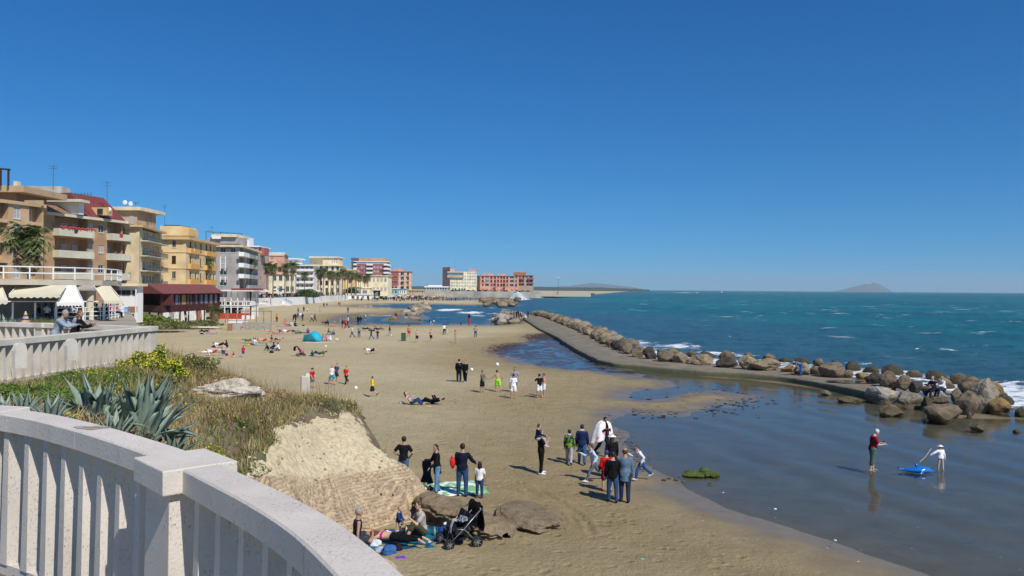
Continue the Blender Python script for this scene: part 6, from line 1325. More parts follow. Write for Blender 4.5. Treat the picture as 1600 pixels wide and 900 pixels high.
# stairs with blue rail
t = empty('beach_stairs', (G(445, 478).x, G(445, 478).y, 0), 0, 'white stairs with a blue handrail leading from the sea wall to the sand', 'stairs'); o = t.location; a = AT(433, 466, 312); b_ = AT(457, 478, 302)
mb = MB(); N_ = 12
for i in range(N_): q = Vector((a.x, 312, 2.9)).lerp(Vector((b_.x, 302, .0)), i/N_); mb.box((q.x-o.x, q.y-o.y, q.z/2-.2), (1.0, 1.8, q.z+.4))
mb.build('steps', WHT, t); mb = MB()
for s_ in (-1, 1):
    mb.tube([(a.x-o.x, 312-o.y+s_, 4.0), (b_.x-o.x, 302-o.y+s_, 1.1)], .07, 5)
    for i in range(7): q = Vector((a.x, 312, 2.9)).lerp(Vector((b_.x, 302, 0)), i/6); mb.tube([(q.x-o.x, q.y-o.y+s_, q.z), (q.x-o.x, q.y-o.y+s_, q.z+1.1)], .05, 5)
mb.build('handrail', BLUET, t)
# speed boat with its wake is in the sea foam
t = empty('speedboat', (AT(1128, 456.5, 1900).x, 1900, -.1), 0, 'tiny speedboat trailing a white wake near the horizon', 'boat'); mb = MB(); mb.add([(-6, -1.6, 0), (5, -1.6, 0), (9, 0, 1.5), (5, 1.6, 0), (-6, 1.6, 0), (-6, -1.8, 1.6), (5, -1.9, 1.9), (9.5, 0, 2.4), (5, 1.9, 1.9), (-6, 1.8, 1.6)], [(4, 3, 2, 1, 0), (5, 6, 7, 8, 9), (0, 1, 6, 5), (1, 2, 7, 6), (2, 3, 8, 7), (3, 4, 9, 8), (4, 0, 5, 9)]); mb.build('hull', mat('boat_hull', '3a4654'), t); mb = MB(); mb.box((-.5, 0, 2.6), (3.5, 2.2, 1.6), taper=.7); mb.build('cabin', white, t)
# ================================================================== PEOPLE
SKIN = {'fair': mat('skin_fair', (.56, .36, .26), rough=.6, var=.08, scale=12), 'tan': mat('skin_tanned', (.42, .25, .165), rough=.6, var=.08, scale=12), 'brown': mat('skin_brown', (.26, .15, .095), rough=.6, var=.08, scale=12)}
HAIRC = {'black': mat('hair_black', (.018, .014, .012), rough=.5, var=.3, scale=60), 'brown': mat('hair_brown', (.07, .042, .026), rough=.5, var=.3, scale=60), 'grey': mat('hair_grey', (.28, .27, .26), rough=.6, var=.25, scale=60), 'auburn': mat('hair_auburn', (.16, .07, .035), rough=.5, var=.3, scale=60), 'white': mat('hair_white', (.6, .58, .54), rough=.6, var=.2, scale=60), 'blond': mat('hair_blond', (.34, .23, .12), rough=.5, var=.3, scale=60)}
EYE_M = mat('eye_dark', (.02, .015, .012), rough=.3, var=.05); LIP = mat('lips', (.36, .15, .12), var=.1, scale=20)
POSE = dict(p=2, hf=(2, -2), ab=(4, 4), kn=(2, 4), sf=(4, 2), sa=(9, 9), el=(10, 12), fa=(2, 2), yaw=0, nod=0, roll=0, hips=0)
def cap(mb, a, b_, ra, rb, n=9):
    a, b_ = Vector(a), Vector(b_); d = b_-a; l = d.length
    if l < 1e-5: mb.ball(a, ra, n, 6); return
    d /= l; pts = [a-d*ra*.98, a-d*ra*.75, a-d*ra*.35, a, a.lerp(b_, .5), b_, b_+d*rb*.35, b_+d*rb*.75, b_+d*rb*.98]
    mb.tube(pts, [ra*.15, ra*.66, ra*.93, ra, (ra+rb)/2, rb, rb*.93, rb*.66, rb*.15], n)
def loft(mb, secs, n=14):
    """secs: (centre, x-axis, y-axis, rx, ry)"""
    P_ = []
    for c, ax, ay, rx_, ry_ in secs:
        for j in range(n): a = 2*math.pi*j/n; P_.append(c+ax*rx_*math.cos(a)+ay*ry_*math.sin(a))
    k = len(secs); mb.add(P_, [(i*n+j, i*n+(j+1) % n, (i+1)*n+(j+1) % n, (i+1)*n+j) for i in range(k-1) for j in range(n)]+[tuple(range(n-1, -1, -1)), tuple((k-1)*n+j for j in range(n))])
class Fig:
    def __init__(s, h, pose, hs=1.0, girth=1.0):
        q = dict(POSE); q.update(pose); s.q = q; s.h = h; g = s.g = girth; s.hs = hs
        r_ = lambda v: v*math.pi/180
        p = r_(q['p']); rl = r_(q['roll']); t = Vector((math.sin(p), math.sin(rl), math.cos(p))).normalized(); fwd_ = Vector((math.cos(p), 0, -math.sin(p))); Yv = t.cross(fwd_).normalized(); fwd_ = Yv.cross(t).normalized()
        s.t, s.f, s.y = t, fwd_, Yv; P0 = Vector((0, 0, 0)); s.P = P0
        s.sec = [(-.055, .055, .062), (-.02, .070, .090), (.04, .066, .090), (.10, .058, .076), (.16, .062, .086), (.22, .066, .102), (.265, .060, .106), (.290, .046, .078), (.305, .032, .040), (.345, .030, .032)]
        s.sh = [P0+t*.268*h+Yv*sg*.103*h*(.92+.08*g) for sg in (1, -1)]; s.hip = [P0+Yv*sg*.050*h-t*.0*h for sg in (1, -1)]
        s.leg = []; s.arm = []
        for i, sg in ((0, 1), (1, -1)):
            f, a, k = r_(q['hf'][i]), r_(q['ab'][i]), r_(q['kn'][i])
            td = Vector((math.sin(f)*math.cos(a), sg*math.sin(a), -math.cos(f)*math.cos(a))); kn = s.hip[i]+td*.245*h
            a2 = a*.3 if 'ab2' not in q else r_(q['ab2'][i]); sd_ = Vector((math.sin(f-k)*math.cos(a2), sg*math.sin(a2), -math.cos(f-k)*math.cos(a2))); an = kn+sd_*.235*h
            lift = abs(f-k) if 'ft' not in q else 0; fa_ = (f-k)*.55 if abs(f-k) < r_(60) else (f-k)
            if 'ft' in q: fa_ = r_(q['ft'][i])
            fd = Vector((math.cos(fa_), sg*.12, math.sin(fa_))).normalized(); s.leg.append((s.hip[i], kn, an, fd))
            sf, sa, el, fo = r_(q['sf'][i]), r_(q['sa'][i]), r_(q['el'][i]), r_(q['fa'][i])
            ud = Vector((math.sin(sf)*math.cos(sa), sg*math.sin(sa), -math.cos(sf)*math.cos(sa))); e = s.sh[i]+ud*.165*h
            ld = Vector((math.sin(sf+el)*math.cos(fo), sg*math.sin(fo), -math.cos(sf+el)*math.cos(fo))); w = e+ld*.145*h
            s.arm.append((s.sh[i], e, w, ld))
        yw, nd_ = r_(q['yaw']), r_(q['nod']); s.neck = P0+t*.33*h
        hd = (t+fwd_*math.sin(nd_)).normalized(); s.hf = (fwd_*math.cos(yw)+Yv*math.sin(yw)-t*math.sin(nd_)*.8).normalized(); s.hu = (hd-s.hf*hd.dot(s.hf)).normalized(); s.hy = s.hu.cross(s.hf); s.head = P0+t*(.335*h)+hd*.066*h*hs+fwd_*.008*h
    def torso(s, mb, k0=0, k1=10, infl=0, ztop=None, ww=1.0, lens=1.0):
        loft(mb, [(s.P+s.t*z*s.h, s.f, s.y, (rx_*s.g*s.h+infl), (ry_*(.8+.2*s.g)*s.h*ww+infl)) for z, rx_, ry_ in s.sec[k0:k1]])
    def body(s):
        mb = MB(); h = s.h; g = s.g; s.torso(mb)
        for a, k, n_, fd in s.leg:
            cap(mb, a, k, .056*h*g, .034*h); c = k.lerp(n_, .3); cap(mb, k, c, .034*h, .034*h); cap(mb, c, n_, .034*h, .020*h); s._foot(mb, n_, fd, 0)
        for a, e, w, ld in s.arm: cap(mb, a, e, .030*h*(.7+.3*g), .022*h); cap(mb, e, w, .023*h, .0145*h); cap(mb, w, w+ld*.03*h, .0145*h, .016*h)
        r = s.hs*h; cap(mb, s.neck-s.t*.03*h, s.head, .028*h, .03*h); s._ell(mb, s.head+s.hu*.006*r, .053*r, .046*r, .060*r); s._ell(mb, s.head+s.hf*.020*r-s.hu*.026*r, .034*r, .034*r, .036*r)
        mb.ball(tuple(s.head+s.hf*.056*r-s.hu*.006*r), (.010*r, .010*r, .014*r), 6, 4)
        for sg in (1, -1): mb.ball(tuple(s.head+s.hy*sg*.047*r), (.010*r, .008*r, .016*r), 6, 4)
        return mb
    def _ell(s, mb, c, a, b_, u):
        loft(mb, [(c+s.hu*u*math.sin(th), s.hf, s.hy, a*math.cos(th), b_*math.cos(th)) for th in np.linspace(-1.45, 1.45, 9)], 12)
    def _foot(s, mb, n_, fd, infl):
        h = s.h; heel = n_-fd*.022*h-Vector((0, 0, .012*h)); toe = n_+fd*.105*h-Vector((0, 0, .020*h)); 
        cap(mb, heel, n_.lerp(toe, .5), .022*h+infl, .021*h+infl); cap(mb, n_.lerp(toe, .5), toe, .023*h+infl, .014*h+infl); cap(mb, n_, heel, .020*h+infl, .022*h+infl)
    def hands(s, mb):
        h = s.h
        for i, (a, e, w, ld) in enumerate(s.arm):
            sd_ = ld.cross(Vector((0, 0, 1)) if abs(ld.z) < .9 else Vector((1, 0, 0))).normalized(); nr = ld.cross(sd_).normalized(); b0 = w+ld*.018*h
            for k in range(4):
                o_ = sd_*(k-1.5)*.0105*h; ln = (.030, .036, .034, .026)[k]*h; m_ = b0+ld*.030*h+o_; cap(mb, b0+o_*.7, m_, .0068*h, .0056*h, 6); d2 = (ld+nr*.55).normalized(); cap(mb, m_, m_+d2*ln*.6, .0055*h, .0048*h, 6); cap(mb, m_+d2*ln*.6, m_+d2*ln*.6+(ld+nr*1.3).normalized()*ln*.5, .0048*h, .0042*h, 6)
            th = b0+sd_*.014*h*(1 if i else -1); cap(mb, th, th+(ld*.6+sd_*(1 if i else -1)*.8).normalized()*.028*h, .0068*h, .0055*h, 6)
    def segs(s):
        h = s.h; r = s.hs*h; o = [('hair', s.head+s.hu*.030*r-s.hf*.016*r, s.head+s.hu*.024*r-s.hf*.024*r, .060*r), ('skin', s.head+s.hf*.02*r-s.hu*.03*r, s.head+s.hf*.03*r, .045*r), ('skin', s.neck, s.neck+s.t*.02*h, .03*h), ('top', s.P+s.t*.07*h, s.P+s.t*.28*h, .09*h), ('bottom', s.P-s.t*.03*h, s.P+s.t*.02*h, .085*h)]
        for a, k, n_, fd in s.leg: o += [('bottom', a, a.lerp(k, .75), .055*h), ('lowerleg', a.lerp(k, .9), n_, .032*h), ('shoe', n_-Vector((0, 0, .015*h)), n_+fd*.09*h, .022*h)]
        for a, e, w, ld in s.arm: o += [('top', a, a.lerp(e, .7), .03*h), ('forearm', a.lerp(e, .9), w.lerp(e, .2), .022*h), ('skin', w, w+ld*.07*h, .02*h)]
        return o
def garment(F_, kind, inf=None):
    """mesh pieces of one garment over figure F_"""
    mb = MB(); h = F_.h; i = inf if inf is not None else .010
    if kind in ('tshirt', 'longsleeve', 'tank', 'jacket', 'bra', 'coat'):
        if kind == 'bra': loft(mb, [(F_.P+F_.t*z*h, F_.f, F_.y, rx_*h*F_.g+.008, ry_*h+.008) for z, rx_, ry_ in ((.19, .062, .092), (.205, .067, .1), (.225, .066, .102), (.235, .06, .1))]); [cap(mb, F_.P+F_.t*.225*h+F_.y*sg*.06*h-F_.f*.045*h, F_.P+F_.t*.285*h+F_.y*sg*.05*h, .008*h, .008*h, 6) for sg in (1, -1)]; return mb
        k0 = 0 if kind in ('jacket', 'coat') else 1
        secs = [(F_.P+F_.t*z*h, F_.f, F_.y, rx_*F_.g*h+i*(1.5 if z < .1 else 1), ry_*(.8+.2*F_.g)*h+i*(1.6 if z < .1 else 1)) for z, rx_, ry_ in F_.sec[k0:8]+[(.300, .040, .055)]]
        if kind == 'coat': secs = [(F_.P-F_.t*.13*h, F_.f, F_.y, .080*h*F_.g, .098*h), (F_.P-F_.t*.05*h, F_.f, F_.y, .079*h*F_.g, .098*h)]+secs[1:]
        loft(mb, secs)
        if kind != 'tank':
            for a, e, w, ld in F_.arm:
                if kind == 'tshirt': cap(mb, a, a.lerp(e, .62), .031*h+i, .030*h+i)
                else: cap(mb, a, e, .031*h+i, .026*h+i); cap(mb, e, w.lerp(e, .08), .026*h+i, .019*h+i)
    elif kind in ('trousers', 'shorts', 'capri', 'leggings', 'briefs', 'swimshorts'):
        i2 = .004 if kind in ('leggings', 'briefs') else i
        loft(mb, [(F_.P+F_.t*z*h, F_.f, F_.y, rx_*F_.g*h+i2, ry_*(.8+.2*F_.g)*h+i2) for z, rx_, ry_ in [(-.055, .055, .062), (-.02, .070, .090), (.035, .067, .090), (.062, .062, .086)]])
        if kind != 'briefs':
            for a, k, n_, fd in F_.leg:
                if kind in ('shorts', 'swimshorts'): cap(mb, a, a.lerp(k, .78), .058*h*F_.g+i2, .048*h+i2*1.4)
                elif kind == 'capri': cap(mb, a, k, .058*h*F_.g+i2, .038*h+i2); cap(mb, k, k.lerp(n_, .35), .038*h+i2, .038*h+i2)
                else: cap(mb, a, k, .058*h*F_.g+i2, .037*h+i2); cap(mb, k, k.lerp(n_, .92), .037*h+i2, .026*h+i2*1.2)
    elif kind == 'shoes':
        for a, k, n_, fd in F_.leg: F_._foot(mb, n_, fd, .007)
    elif kind in ('hair', 'hair_long', 'hair_pony', 'hair_bald'):
        r = F_.hs*h; 
        if kind == 'hair_bald': loft(mb, [(F_.head-F_.hf*.010*r+F_.hu*u, F_.hf, F_.hy, a, b_) for u, a, b_ in ((-.03*r, .044*r, .042*r), (-.01*r, .053*r, .051*r), (.016*r, .053*r, .051*r), (.038*r, .042*r, .042*r))]); return mb
        F_._ell(mb, F_.head+F_.hu*.016*r-F_.hf*.011*r, .054*r, .052*r, .059*r)
        if kind == 'hair_long': cap(mb, F_.head-F_.hf*.030*r, F_.head-F_.hf*.036*r-F_.hu*.105*r, .040*r, .034*r); [cap(mb, F_.head+F_.hy*sg*.034*r-F_.hf*.012*r, F_.head+F_.hy*sg*.040*r-F_.hu*.085*r, .022*r, .018*r) for sg in (1, -1)]
        if kind == 'hair_pony': cap(mb, F_.head-F_.hf*.055*r+F_.hu*.01*r, F_.head-F_.hf*.075*r-F_.hu*.07*r, .018*r, .012*r)
    elif kind in ('sunhat', 'cap'):
        r = F_.hs*h; F_._ell(mb, F_.head+F_.hu*.030*r-F_.hf*.004*r, .060*r, .056*r, .044*r); c = F_.head+F_.hu*.022*r
        if kind == 'sunhat': loft(mb, [(c-F_.hu*.012*r, F_.hf, F_.hy, .105*r, .100*r), (c, F_.hf, F_.hy, .098*r, .094*r), (c+F_.hu*.010*r, F_.hf, F_.hy, .05*r, .05*r)], 16)
        else: loft(mb, [(c+F_.hf*.055*r-F_.hu*.004*r, F_.hf, F_.hy, .045*r, .040*r), (c+F_.hf*.05*r+F_.hu*.008*r, F_.hf, F_.hy, .040*r, .038*r)], 12)
    elif kind == 'hood': r = F_.hs*h; cap(mb, F_.neck-F_.f*.035*h+F_.y*.03*h, F_.neck-F_.f*.035*h-F_.y*.03*h, .028*h, .028*h)
    return mb
JOBS = []
def job(o, mb, voxel, extra=None, assign=None): JOBS.append((o, mb, voxel, extra, assign))
def run_jobs():
    T = []
    for o, mb, vx, ex, asg in JOBS:
        t = bpy.data.objects.new('t', mb.mesh('t')); COL.objects.link(t)
        md = t.modifiers.new('r', 'REMESH'); md.mode = 'VOXEL'; md.voxel_size = vx; md.use_smooth_shade = True
        md = t.modifiers.new('s', 'SMOOTH'); md.factor = .5; md.iterations = 2; T.append(t)
    dg = bpy.context.evaluated_depsgraph_get(); dg.update()
    for t, (o, mb, vx, ex, asg) in zip(T, JOBS):
        me = bpy.data.meshes.new_from_object(t.evaluated_get(dg)); mats = list(o['_m']) if False else o_mats[o.name]
        if ex:
            nv = len(me.vertices); co = np.empty(nv*3, np.float32); me.vertices.foreach_get('co', co); fs = [tuple(p.vertices) for p in me.polygons]
            m2 = bpy.data.meshes.new('b'); m2.from_pydata(np.vstack([co.reshape(-1, 3), np.array([tuple(v) for v in ex.v])]).tolist(), [], fs+[tuple(i+nv for i in f) for f in ex.f]); m2.polygons.foreach_set('material_index', [0]*len(fs)+ex.m); me = m2
        if not asg:
            keep_ = [p.material_index for p in me.polygons]; me.materials.clear()
            for m_ in mats: me.materials.append(m_)
            me.polygons.foreach_set('material_index', keep_)
        if asg:
            me.materials.clear()
            for m_ in mats: me.materials.append(m_)
            co = np.array([p.center[:] for p in me.polygons]); best = np.full(len(co), 1e9); mi = np.zeros(len(co), int)
            for tg, a, b_, r in asg:
                a, b_ = np.array(a), np.array(b_); e = b_-a; tt = np.clip(((co-a)@e)/(e@e+1e-9), 0, 1); dd = np.linalg.norm(co-a-tt[:, None]*e, axis=1)-r; w = dd < best; best[w] = dd[w]; mi[w] = SLOT.index(tg)
            me.polygons.foreach_set('material_index', mi.astype(np.int32))
        me.polygons.foreach_set('use_smooth', [True]*len(me.polygons))
        o.data = me; me.name = o.name.split('.')[0]
    for t in T: bpy.data.objects.remove(t)
o_mats = {}
def jobj(name, mb, vx, mats, parent, extra=None, assign=None):
    o = bpy.data.objects.new(name, bpy.data.meshes.new(name)); COL.objects.link(o); o.parent = parent; o_mats[o.name] = mats; job(o, mb, vx, extra, assign); return o
def person(px, py, face, h, pose, label, top=None, bottom=None, shoes=None, hair=('hair', 'black'), skin='fair', hat=None, hs=None, girth=1.0, z=0.0, extra=(), at_=None, lie=None, dz=0, group=None, vx=None):
    """top/bottom: (kind, hex). face: heading in degrees, 0 = towards the right of the photo, 90 = away, 270 = to the camera"""
    hs = hs or (1.0 if h > 1.5 else 1.0+(1.5-h)*.42); F_ = Fig(h, pose, hs, girth); p = at_ or G(px, py, z)
    root = empty('person', (p[0], p[1], p[2]), R(face), label, 'person', group)
    bd = F_.body(); ex = MB(); F_.hands(ex); r = hs*h; hn = len(ex.f)
    eb = MB()
    for sg in (1, -1): eb.ball(tuple(F_.head+F_.hf*.049*r+F_.hy*sg*.019*r+F_.hu*.006*r), (.006*r, .008*r, .005*r), 6, 4, 1)
    eb.ball(tuple(F_.head+F_.hf*.050*r-F_.hu*.031*r), (.006*r, .014*r, .004*r), 6, 4, 2); ex.add(eb.v, eb.f); ex.m = [0]*hn+eb.m
    gs = []
    for g_, nm in ((bottom, 'trousers'), (top, 'top'), (shoes, 'shoes'), (hat, 'hat')):
        if g_ and nm == 'shoes':
            for a, k, n_, fd in F_.leg: mb = MB(); F_._foot(mb, n_, fd, .007); gs.append(('shoe', mb, cloth(g_[1])))
        elif g_: gs.append((g_[0], garment(F_, g_[0], g_[2] if len(g_) > 2 else None), cloth(g_[1])))
    if hair: gs.append((('hair'), garment(F_, hair[0]), HAIRC[hair[1]]))
    for k_, c_ in extra: gs.append((k_, garment(F_, k_), cloth(c_)))
    allv = list(bd.v)+list(ex.v); Rm = Matrix.Identity(3)
    if lie: Rm = Matrix.Rotation(R(lie[0]), 3, 'Y') @ Matrix.Rotation(R(lie[1]), 3, 'X') if len(lie) > 1 else Matrix.Rotation(R(lie[0]), 3, 'Y')
    zmin = min((Rm @ Vector(v)).z for v in allv); 
    if not lie: cx = sum(l[2].x for l in F_.leg)/2 if abs(zmin) > .3*h else 0; sh = Vector((-cx, 0, -zmin+dz))
    else: sh = Vector((0, 0, -zmin+dz))
    if shoes: sh.z += .006
    tr = lambda mb: setattr(mb, 'v', [tuple(Rm @ Vector(v)+sh) for v in mb.v]) or mb
    vx = vx or max(.0105, .0085*h)
    jobj('body', tr(bd), vx, [SKIN[skin], EYE_M, LIP], root, tr(ex))
    for nm, mb, m_ in gs: jobj({'hair_long': 'hair', 'longsleeve': 'shirt', 'tshirt': 'shirt', 'tank': 'vest', 'bra': 'bikini_top'}.get(nm, nm), tr(mb), vx, [m_], root)
    F_.sh_ = sh; F_.Rm = Rm; root['_'] = 1; del root['_']
    return root, (lambda v: Rm @ Vector(v)+sh), F_
# ---- small props
def simple(name, mb, m_, loc, rz, label, cat, parent=None, smooth=False):
    o = mb.build(name, m_, parent, smooth); o.location = loc; o.rotation_euler = (0, 0, rz)
    return tag(o, label, cat) if label else o
def towel(cx, cy, w, l, rz, m_, label, z=.02, cat='towel', name='beach_towel', wav=.02):
    p = G(cx, cy); P_ = []; K_ = 14
    for j in range(K_+1):
        for i in range(K_+1):
            x = (i/K_-.5)*w; y = (j/K_-.5)*l; e = .04*mnoise.noise((x*3+cx, y*3, 1)); P_.append((x+e, y+e, z+wav*(.5+mnoise.noise((x*4, y*4+cx, 0)))))
    mb = MB(); mb.add(P_, [(j*(K_+1)+i, j*(K_+1)+i+1, (j+1)*(K_+1)+i+1, (j+1)*(K_+1)+i) for j in range(K_) for i in range(K_)])
    o = simple(name, mb, m_, (p.x, p.y, 0), rz, label, cat, smooth=True); md = o.modifiers.new('t', 'SOLIDIFY'); md.thickness = .012; return o
def blob(name, px, py, r3, m_, label, cat, seed=0, z=0, rz=0, dz=0):
    o = link(name, rock_mesh(seed+900, r3, sub=3, rough=.5, boxy=.3), None, m_); p = G(px, py, z); o.location = (p.x, p.y, z+r3[2]*.7+dz); o.rotation_euler = (0, 0, rz)
    for p_ in o.data.polygons: p_.use_smooth = True
    return tag(o, label, cat)

# ---- couple at the balustrade (standing on the terrace at 4.6)
def T(px, d, z): p = AT(px, 500, d); return (p.x, p.y, z)
person(0, 0, 8, 1.75, dict(p=22, hf=(6, -8), sf=(52, 56), sa=(8, 4), el=(104, 44), fa=(-10, -25), yaw=-12, nod=6), 'man in a pale grey sweater leaning on the balustrade with his chin on his hand', ('longsleeve', '8e9aa6', .02), ('trousers', '3c4c63'), ('shoes', '333333'), ('hair', 'grey'), 'tan', at_=(T(84, 24.0, 4.6)))
person(0, 0, 12, 1.68, dict(p=14, hf=(4, -6), sf=(40, 44), sa=(10, 6), el=(64, 56), fa=(-15, -25), yaw=-10), 'woman with long auburn hair and a black top leaning on the balustrade', ('longsleeve', '17171a', .02), ('trousers', '2c2c30'), ('shoes', '222222'), ('hair_long', 'auburn'), 'tan', at_=(T(114, 25.0, 4.6)))

# ---- family resting under the ruin
S = dict(hs=None)
person(557, 853, 20, 1.75, dict(p=4, hf=(90, 92), kn=(0, 2), ab=(44, 44), ab2=(-72, -72), sf=(30, -8), sa=(10, 14), el=(45, 8), yaw=-8), 'grey-haired man in a dark vest sitting against the foot of the ruin', ('tank', '23262e'), ('shorts', '3a3f49'), None, ('hair', 'grey'), 'tan')
person(617, 852, 158, 1.66, dict(p=0, hf=(0, 0), ab=(3, 6), kn=(6, 4), sf=(150, 140), sa=(22, 18), el=(40, 60), fa=(-40, -60), ft=(-70, -70)), 'woman in a magenta bikini top and black leggings lying face down on the teal towel', ('bra', 'c21f78'), ('leggings', '131316'), None, ('hair_long', 'auburn'), 'fair', lie=(90,), dz=.03)
person(622, 838, 345, .84, dict(p=6, hf=(8, -6), ab=(6, 6), sf=(12, 20), sa=(10, 8), el=(25, 30)), 'toddler in a navy top standing on the teal towel', ('longsleeve', '263a66', .014), None, None, ('hair', 'blond'), 'fair')
person(660, 838, 205, 1.78, dict(p=8, hf=(128, 90), kn=(98, 2), ab=(14, 42), ab2=(4, -70), sf=(40, 30), sa=(12, 10), el=(95, 60), fa=(-10, -18), yaw=10), 'man in a light grey T-shirt and khaki trousers sitting on the teal towel', ('tshirt', 'a8a29c', .018), ('capri', '4a4836', .018), None, ('hair', 'brown'), 'fair')
TEALT = mat('teal_towel', '12687c', rough=.95, col2='0c4a66', scale=2.5, thr=(.46, .54))
towel(634, 846, 2.6, 1.9, .5, TEALT, 'large teal patterned beach towel the family rests on', wav=.03)
mb = MB(); mb.tube([(0, 0, 0), (0, 0, .012), (0, 0, .03)], [.10, .17, .19], 18); simple('plate', mb, white, G(613, 831, .05), 0, 'white plate on the teal towel beside the toddler', 'plate')
blob('blue_bag', 608, 868, (.26, .20, .17), cloth('3a5f96'), 'blue cloth bag lying in front of the woman lying face down', 'bag', 1, rz=.6)
blob('dark_bag', 622, 862, (.13, .12, .12), cloth('2a1c22'), 'small dark bag beside the blue cloth bag', 'bag', 2)
blob('pink_toy', 620, 853, (.07, .07, .07), mat('pink_plastic', 'd2486b', rough=.4), 'small pink and white toy beside the dark bag', 'toy', 3, dz=.1)
blob('purple_towel', 622, 874, (.30, .20, .035), cloth('7b3fb0'), 'crumpled purple towel in front of the dark bag', 'towel', 4, rz=.4)
blob('white_cloth', 583, 852, (.20, .30, .11), cloth('c9d4da'), 'crumpled pale cloth beside the grey-haired man', 'cloth', 5, rz=1.0)
blob('pale_shirt', 592, 862, (.22, .16, .08), cloth('9fb2c2'), 'crumpled blue-grey shirt below the pale cloth', 'cloth', 15, rz=1.4)
def bottle(px, py, c, label, h=.26):
    mb = MB(); mb.tube([(0, 0, 0), (0, 0, h*.68), (0, 0, h*.82), (0, 0, h)], [.038, .038, .018, .016], 12); t = empty('bottle', G(px, py, .02), 0, label, 'bottle'); mb.build('bottle_body', mat('bottle_'+c, c, rough=.15), t, True); mb = MB(); mb.tube([(0, 0, h), (0, 0, h+.025)], .018, 10); mb.build('lid', mat('blue_lid', '2d5fa8'), t)
bottle(679, 838, '7fa88a', 'plastic bottle standing on the sand behind the towel')
blob('blue_pack', 691, 838, (.20, .17, .17), cloth('243f86'), 'blue rucksack beside the push-chair wheel', 'rucksack', 6, rz=.5)
blob('white_ball_cap', 696, 830, (.07, .07, .06), cloth('e8e4de'), 'small white cap on the blue rucksack', 'cap', 7, dz=.18)
for i, (px, py) in enumerate(((671, 849), (677, 846))): blob('cup', px, py, (.05, .05, .06), [white, mat('dark_red_plastic', '6a1f3a')][i], ['white cup at the corner of the teal towel', 'dark red cup at the corner of the teal towel'][i], 'cup', 8+i)
for i, (px, py) in enumerate(((684, 852), (690, 850))): blob('shoe', px, py, (.13, .05, .045), cloth('24242a'), ['left dark shoe beside the blue rucksack', 'right dark shoe beside the blue rucksack'][i], 'shoe', 10+i, rz=.3)
# push-chair
pc_ = empty('push_chair', G(718, 851), R(205), 'double push-chair with a grey frame and a black jacket hung over its handle', 'push-chair')
FRM = mat('grey_alloy', '9a9da0', rough=.35, metal=.6); TYR = mat('black_rubber', (.02, .02, .02), var=.1); BLK = cloth('141416')
def wheel(x, y, r_=.115):
    mb = MB(); K_ = 20; mb.add([(x+(r_+q*math.cos(b_))*math.cos(a), y+q*math.sin(b_), r_+.025+(r_+q*math.cos(b_))*math.sin(a)) for a in np.linspace(0, 2*math.pi, K_, endpoint=False) for q in (.024,) for b_ in np.linspace(0, 2*math.pi, 8, endpoint=False)], [(i*8+j, i*8+(j+1) % 8, ((i+1) % K_)*8+(j+1) % 8, ((i+1) % K_)*8+j) for i in range(K_) for j in range(8)]); t = mb.build('wheel', TYR, pc_, True)
    mb = MB(); mb.tube([(x, y-.02, r_+.025), (x, y+.02, r_+.025)], .03, 10)
    for i in range(7): a = i*6.283/7; mb.bar((x, y, r_+.025), (x+math.cos(a)*r_*.86, y, r_+.025+math.sin(a)*r_*.86), .018)
    mb.build('hub', FRM, t)
for y in (-.42, .42):
    for s_ in (-.045, .045): wheel(.42, y*.78+s_)
    for s_ in (-.045, .045): wheel(-.34, y+s_, .13)
mb = MB()
for y in (-.40, 0, .40):
    mb.tube([(.42, y*.8, .16), (.05, y, .52), (-.46, y, 1.02)], .014, 8); mb.tube([(-.34, y, .16), (.02, y, .52), (.22, y, .55)], .014, 8)
mb.tube([(-.46, -.40, 1.02), (-.50, 0, 1.05), (-.46, .40, 1.02)], .016, 8); mb.tube([(.42, -.33, .17), (.42, .33, .17)], .012, 8); mb.tube([(-.34, -.42, .16), (-.34, .42, .16)], .012, 8); mb.build('frame', FRM, pc_, True)
for y in (-.21, .21):
    mb = MB(); mb.box((.10, y, .42), (.34, .33, .07)); mb.box((-.12, y, .66), (.08, .33, .50), tilt=Matrix.Rotation(R(-22), 3, 'Y')); mb.box((.10, y-.16, .52), (.3, .03, .14)); mb.box((.10, y+.16, .52), (.3, .03, .14)); mb.box((.33, y, .30), (.05, .28, .22)); o = mb.build('seat', cloth('23252b'), pc_); bevel(o, .02)
o = link('basket', rock_mesh(61, (.26, .34, .13), sub=3), pc_, cloth('1b1b1f')); o.location = (-.02, 0, .26)
o = link('folded_clothes', rock_mesh(62, (.17, .24, .09), sub=3, rough=.6), pc_, mat('grey_check_cloth', '8f9aa6', col2='3c4450', scale=20, thr=(.45, .55))); o.location = (-.05, .14, .74)
def drape(name, pts, w, m_, lab, rz=0, base=None, par=None, fold=.05, n_=16):
    """cloth hanging over pts (path), width w along local y"""
    pts = resample([Vector(p) for p in pts], .05); P_ = []
    for j, p in enumerate(pts):
        t = j/len(pts)
        for i in range(n_+1): u = i/n_-.5; P_.append((p.x+fold*(.3+t)*math.sin(u*17+j*.12)*.8, p.y+u*w*(1+.2*math.sin(j*.5)), p.z+.02*math.sin(u*9)))
    mb = MB(); k = len(pts); mb.add(P_, [(j*(n_+1)+i, j*(n_+1)+i+1, (j+1)*(n_+1)+i+1, (j+1)*(n_+1)+i) for j in range(k-1) for i in range(n_)]); o = mb.build(name, m_, par, True); md = o.modifiers.new('t', 'SOLIDIFY'); md.thickness = .015
    if base: o.location = base; o.rotation_euler = (0, 0, rz)
    if lab: tag(o, lab[0], lab[1])
    return o
pl = pc_.location
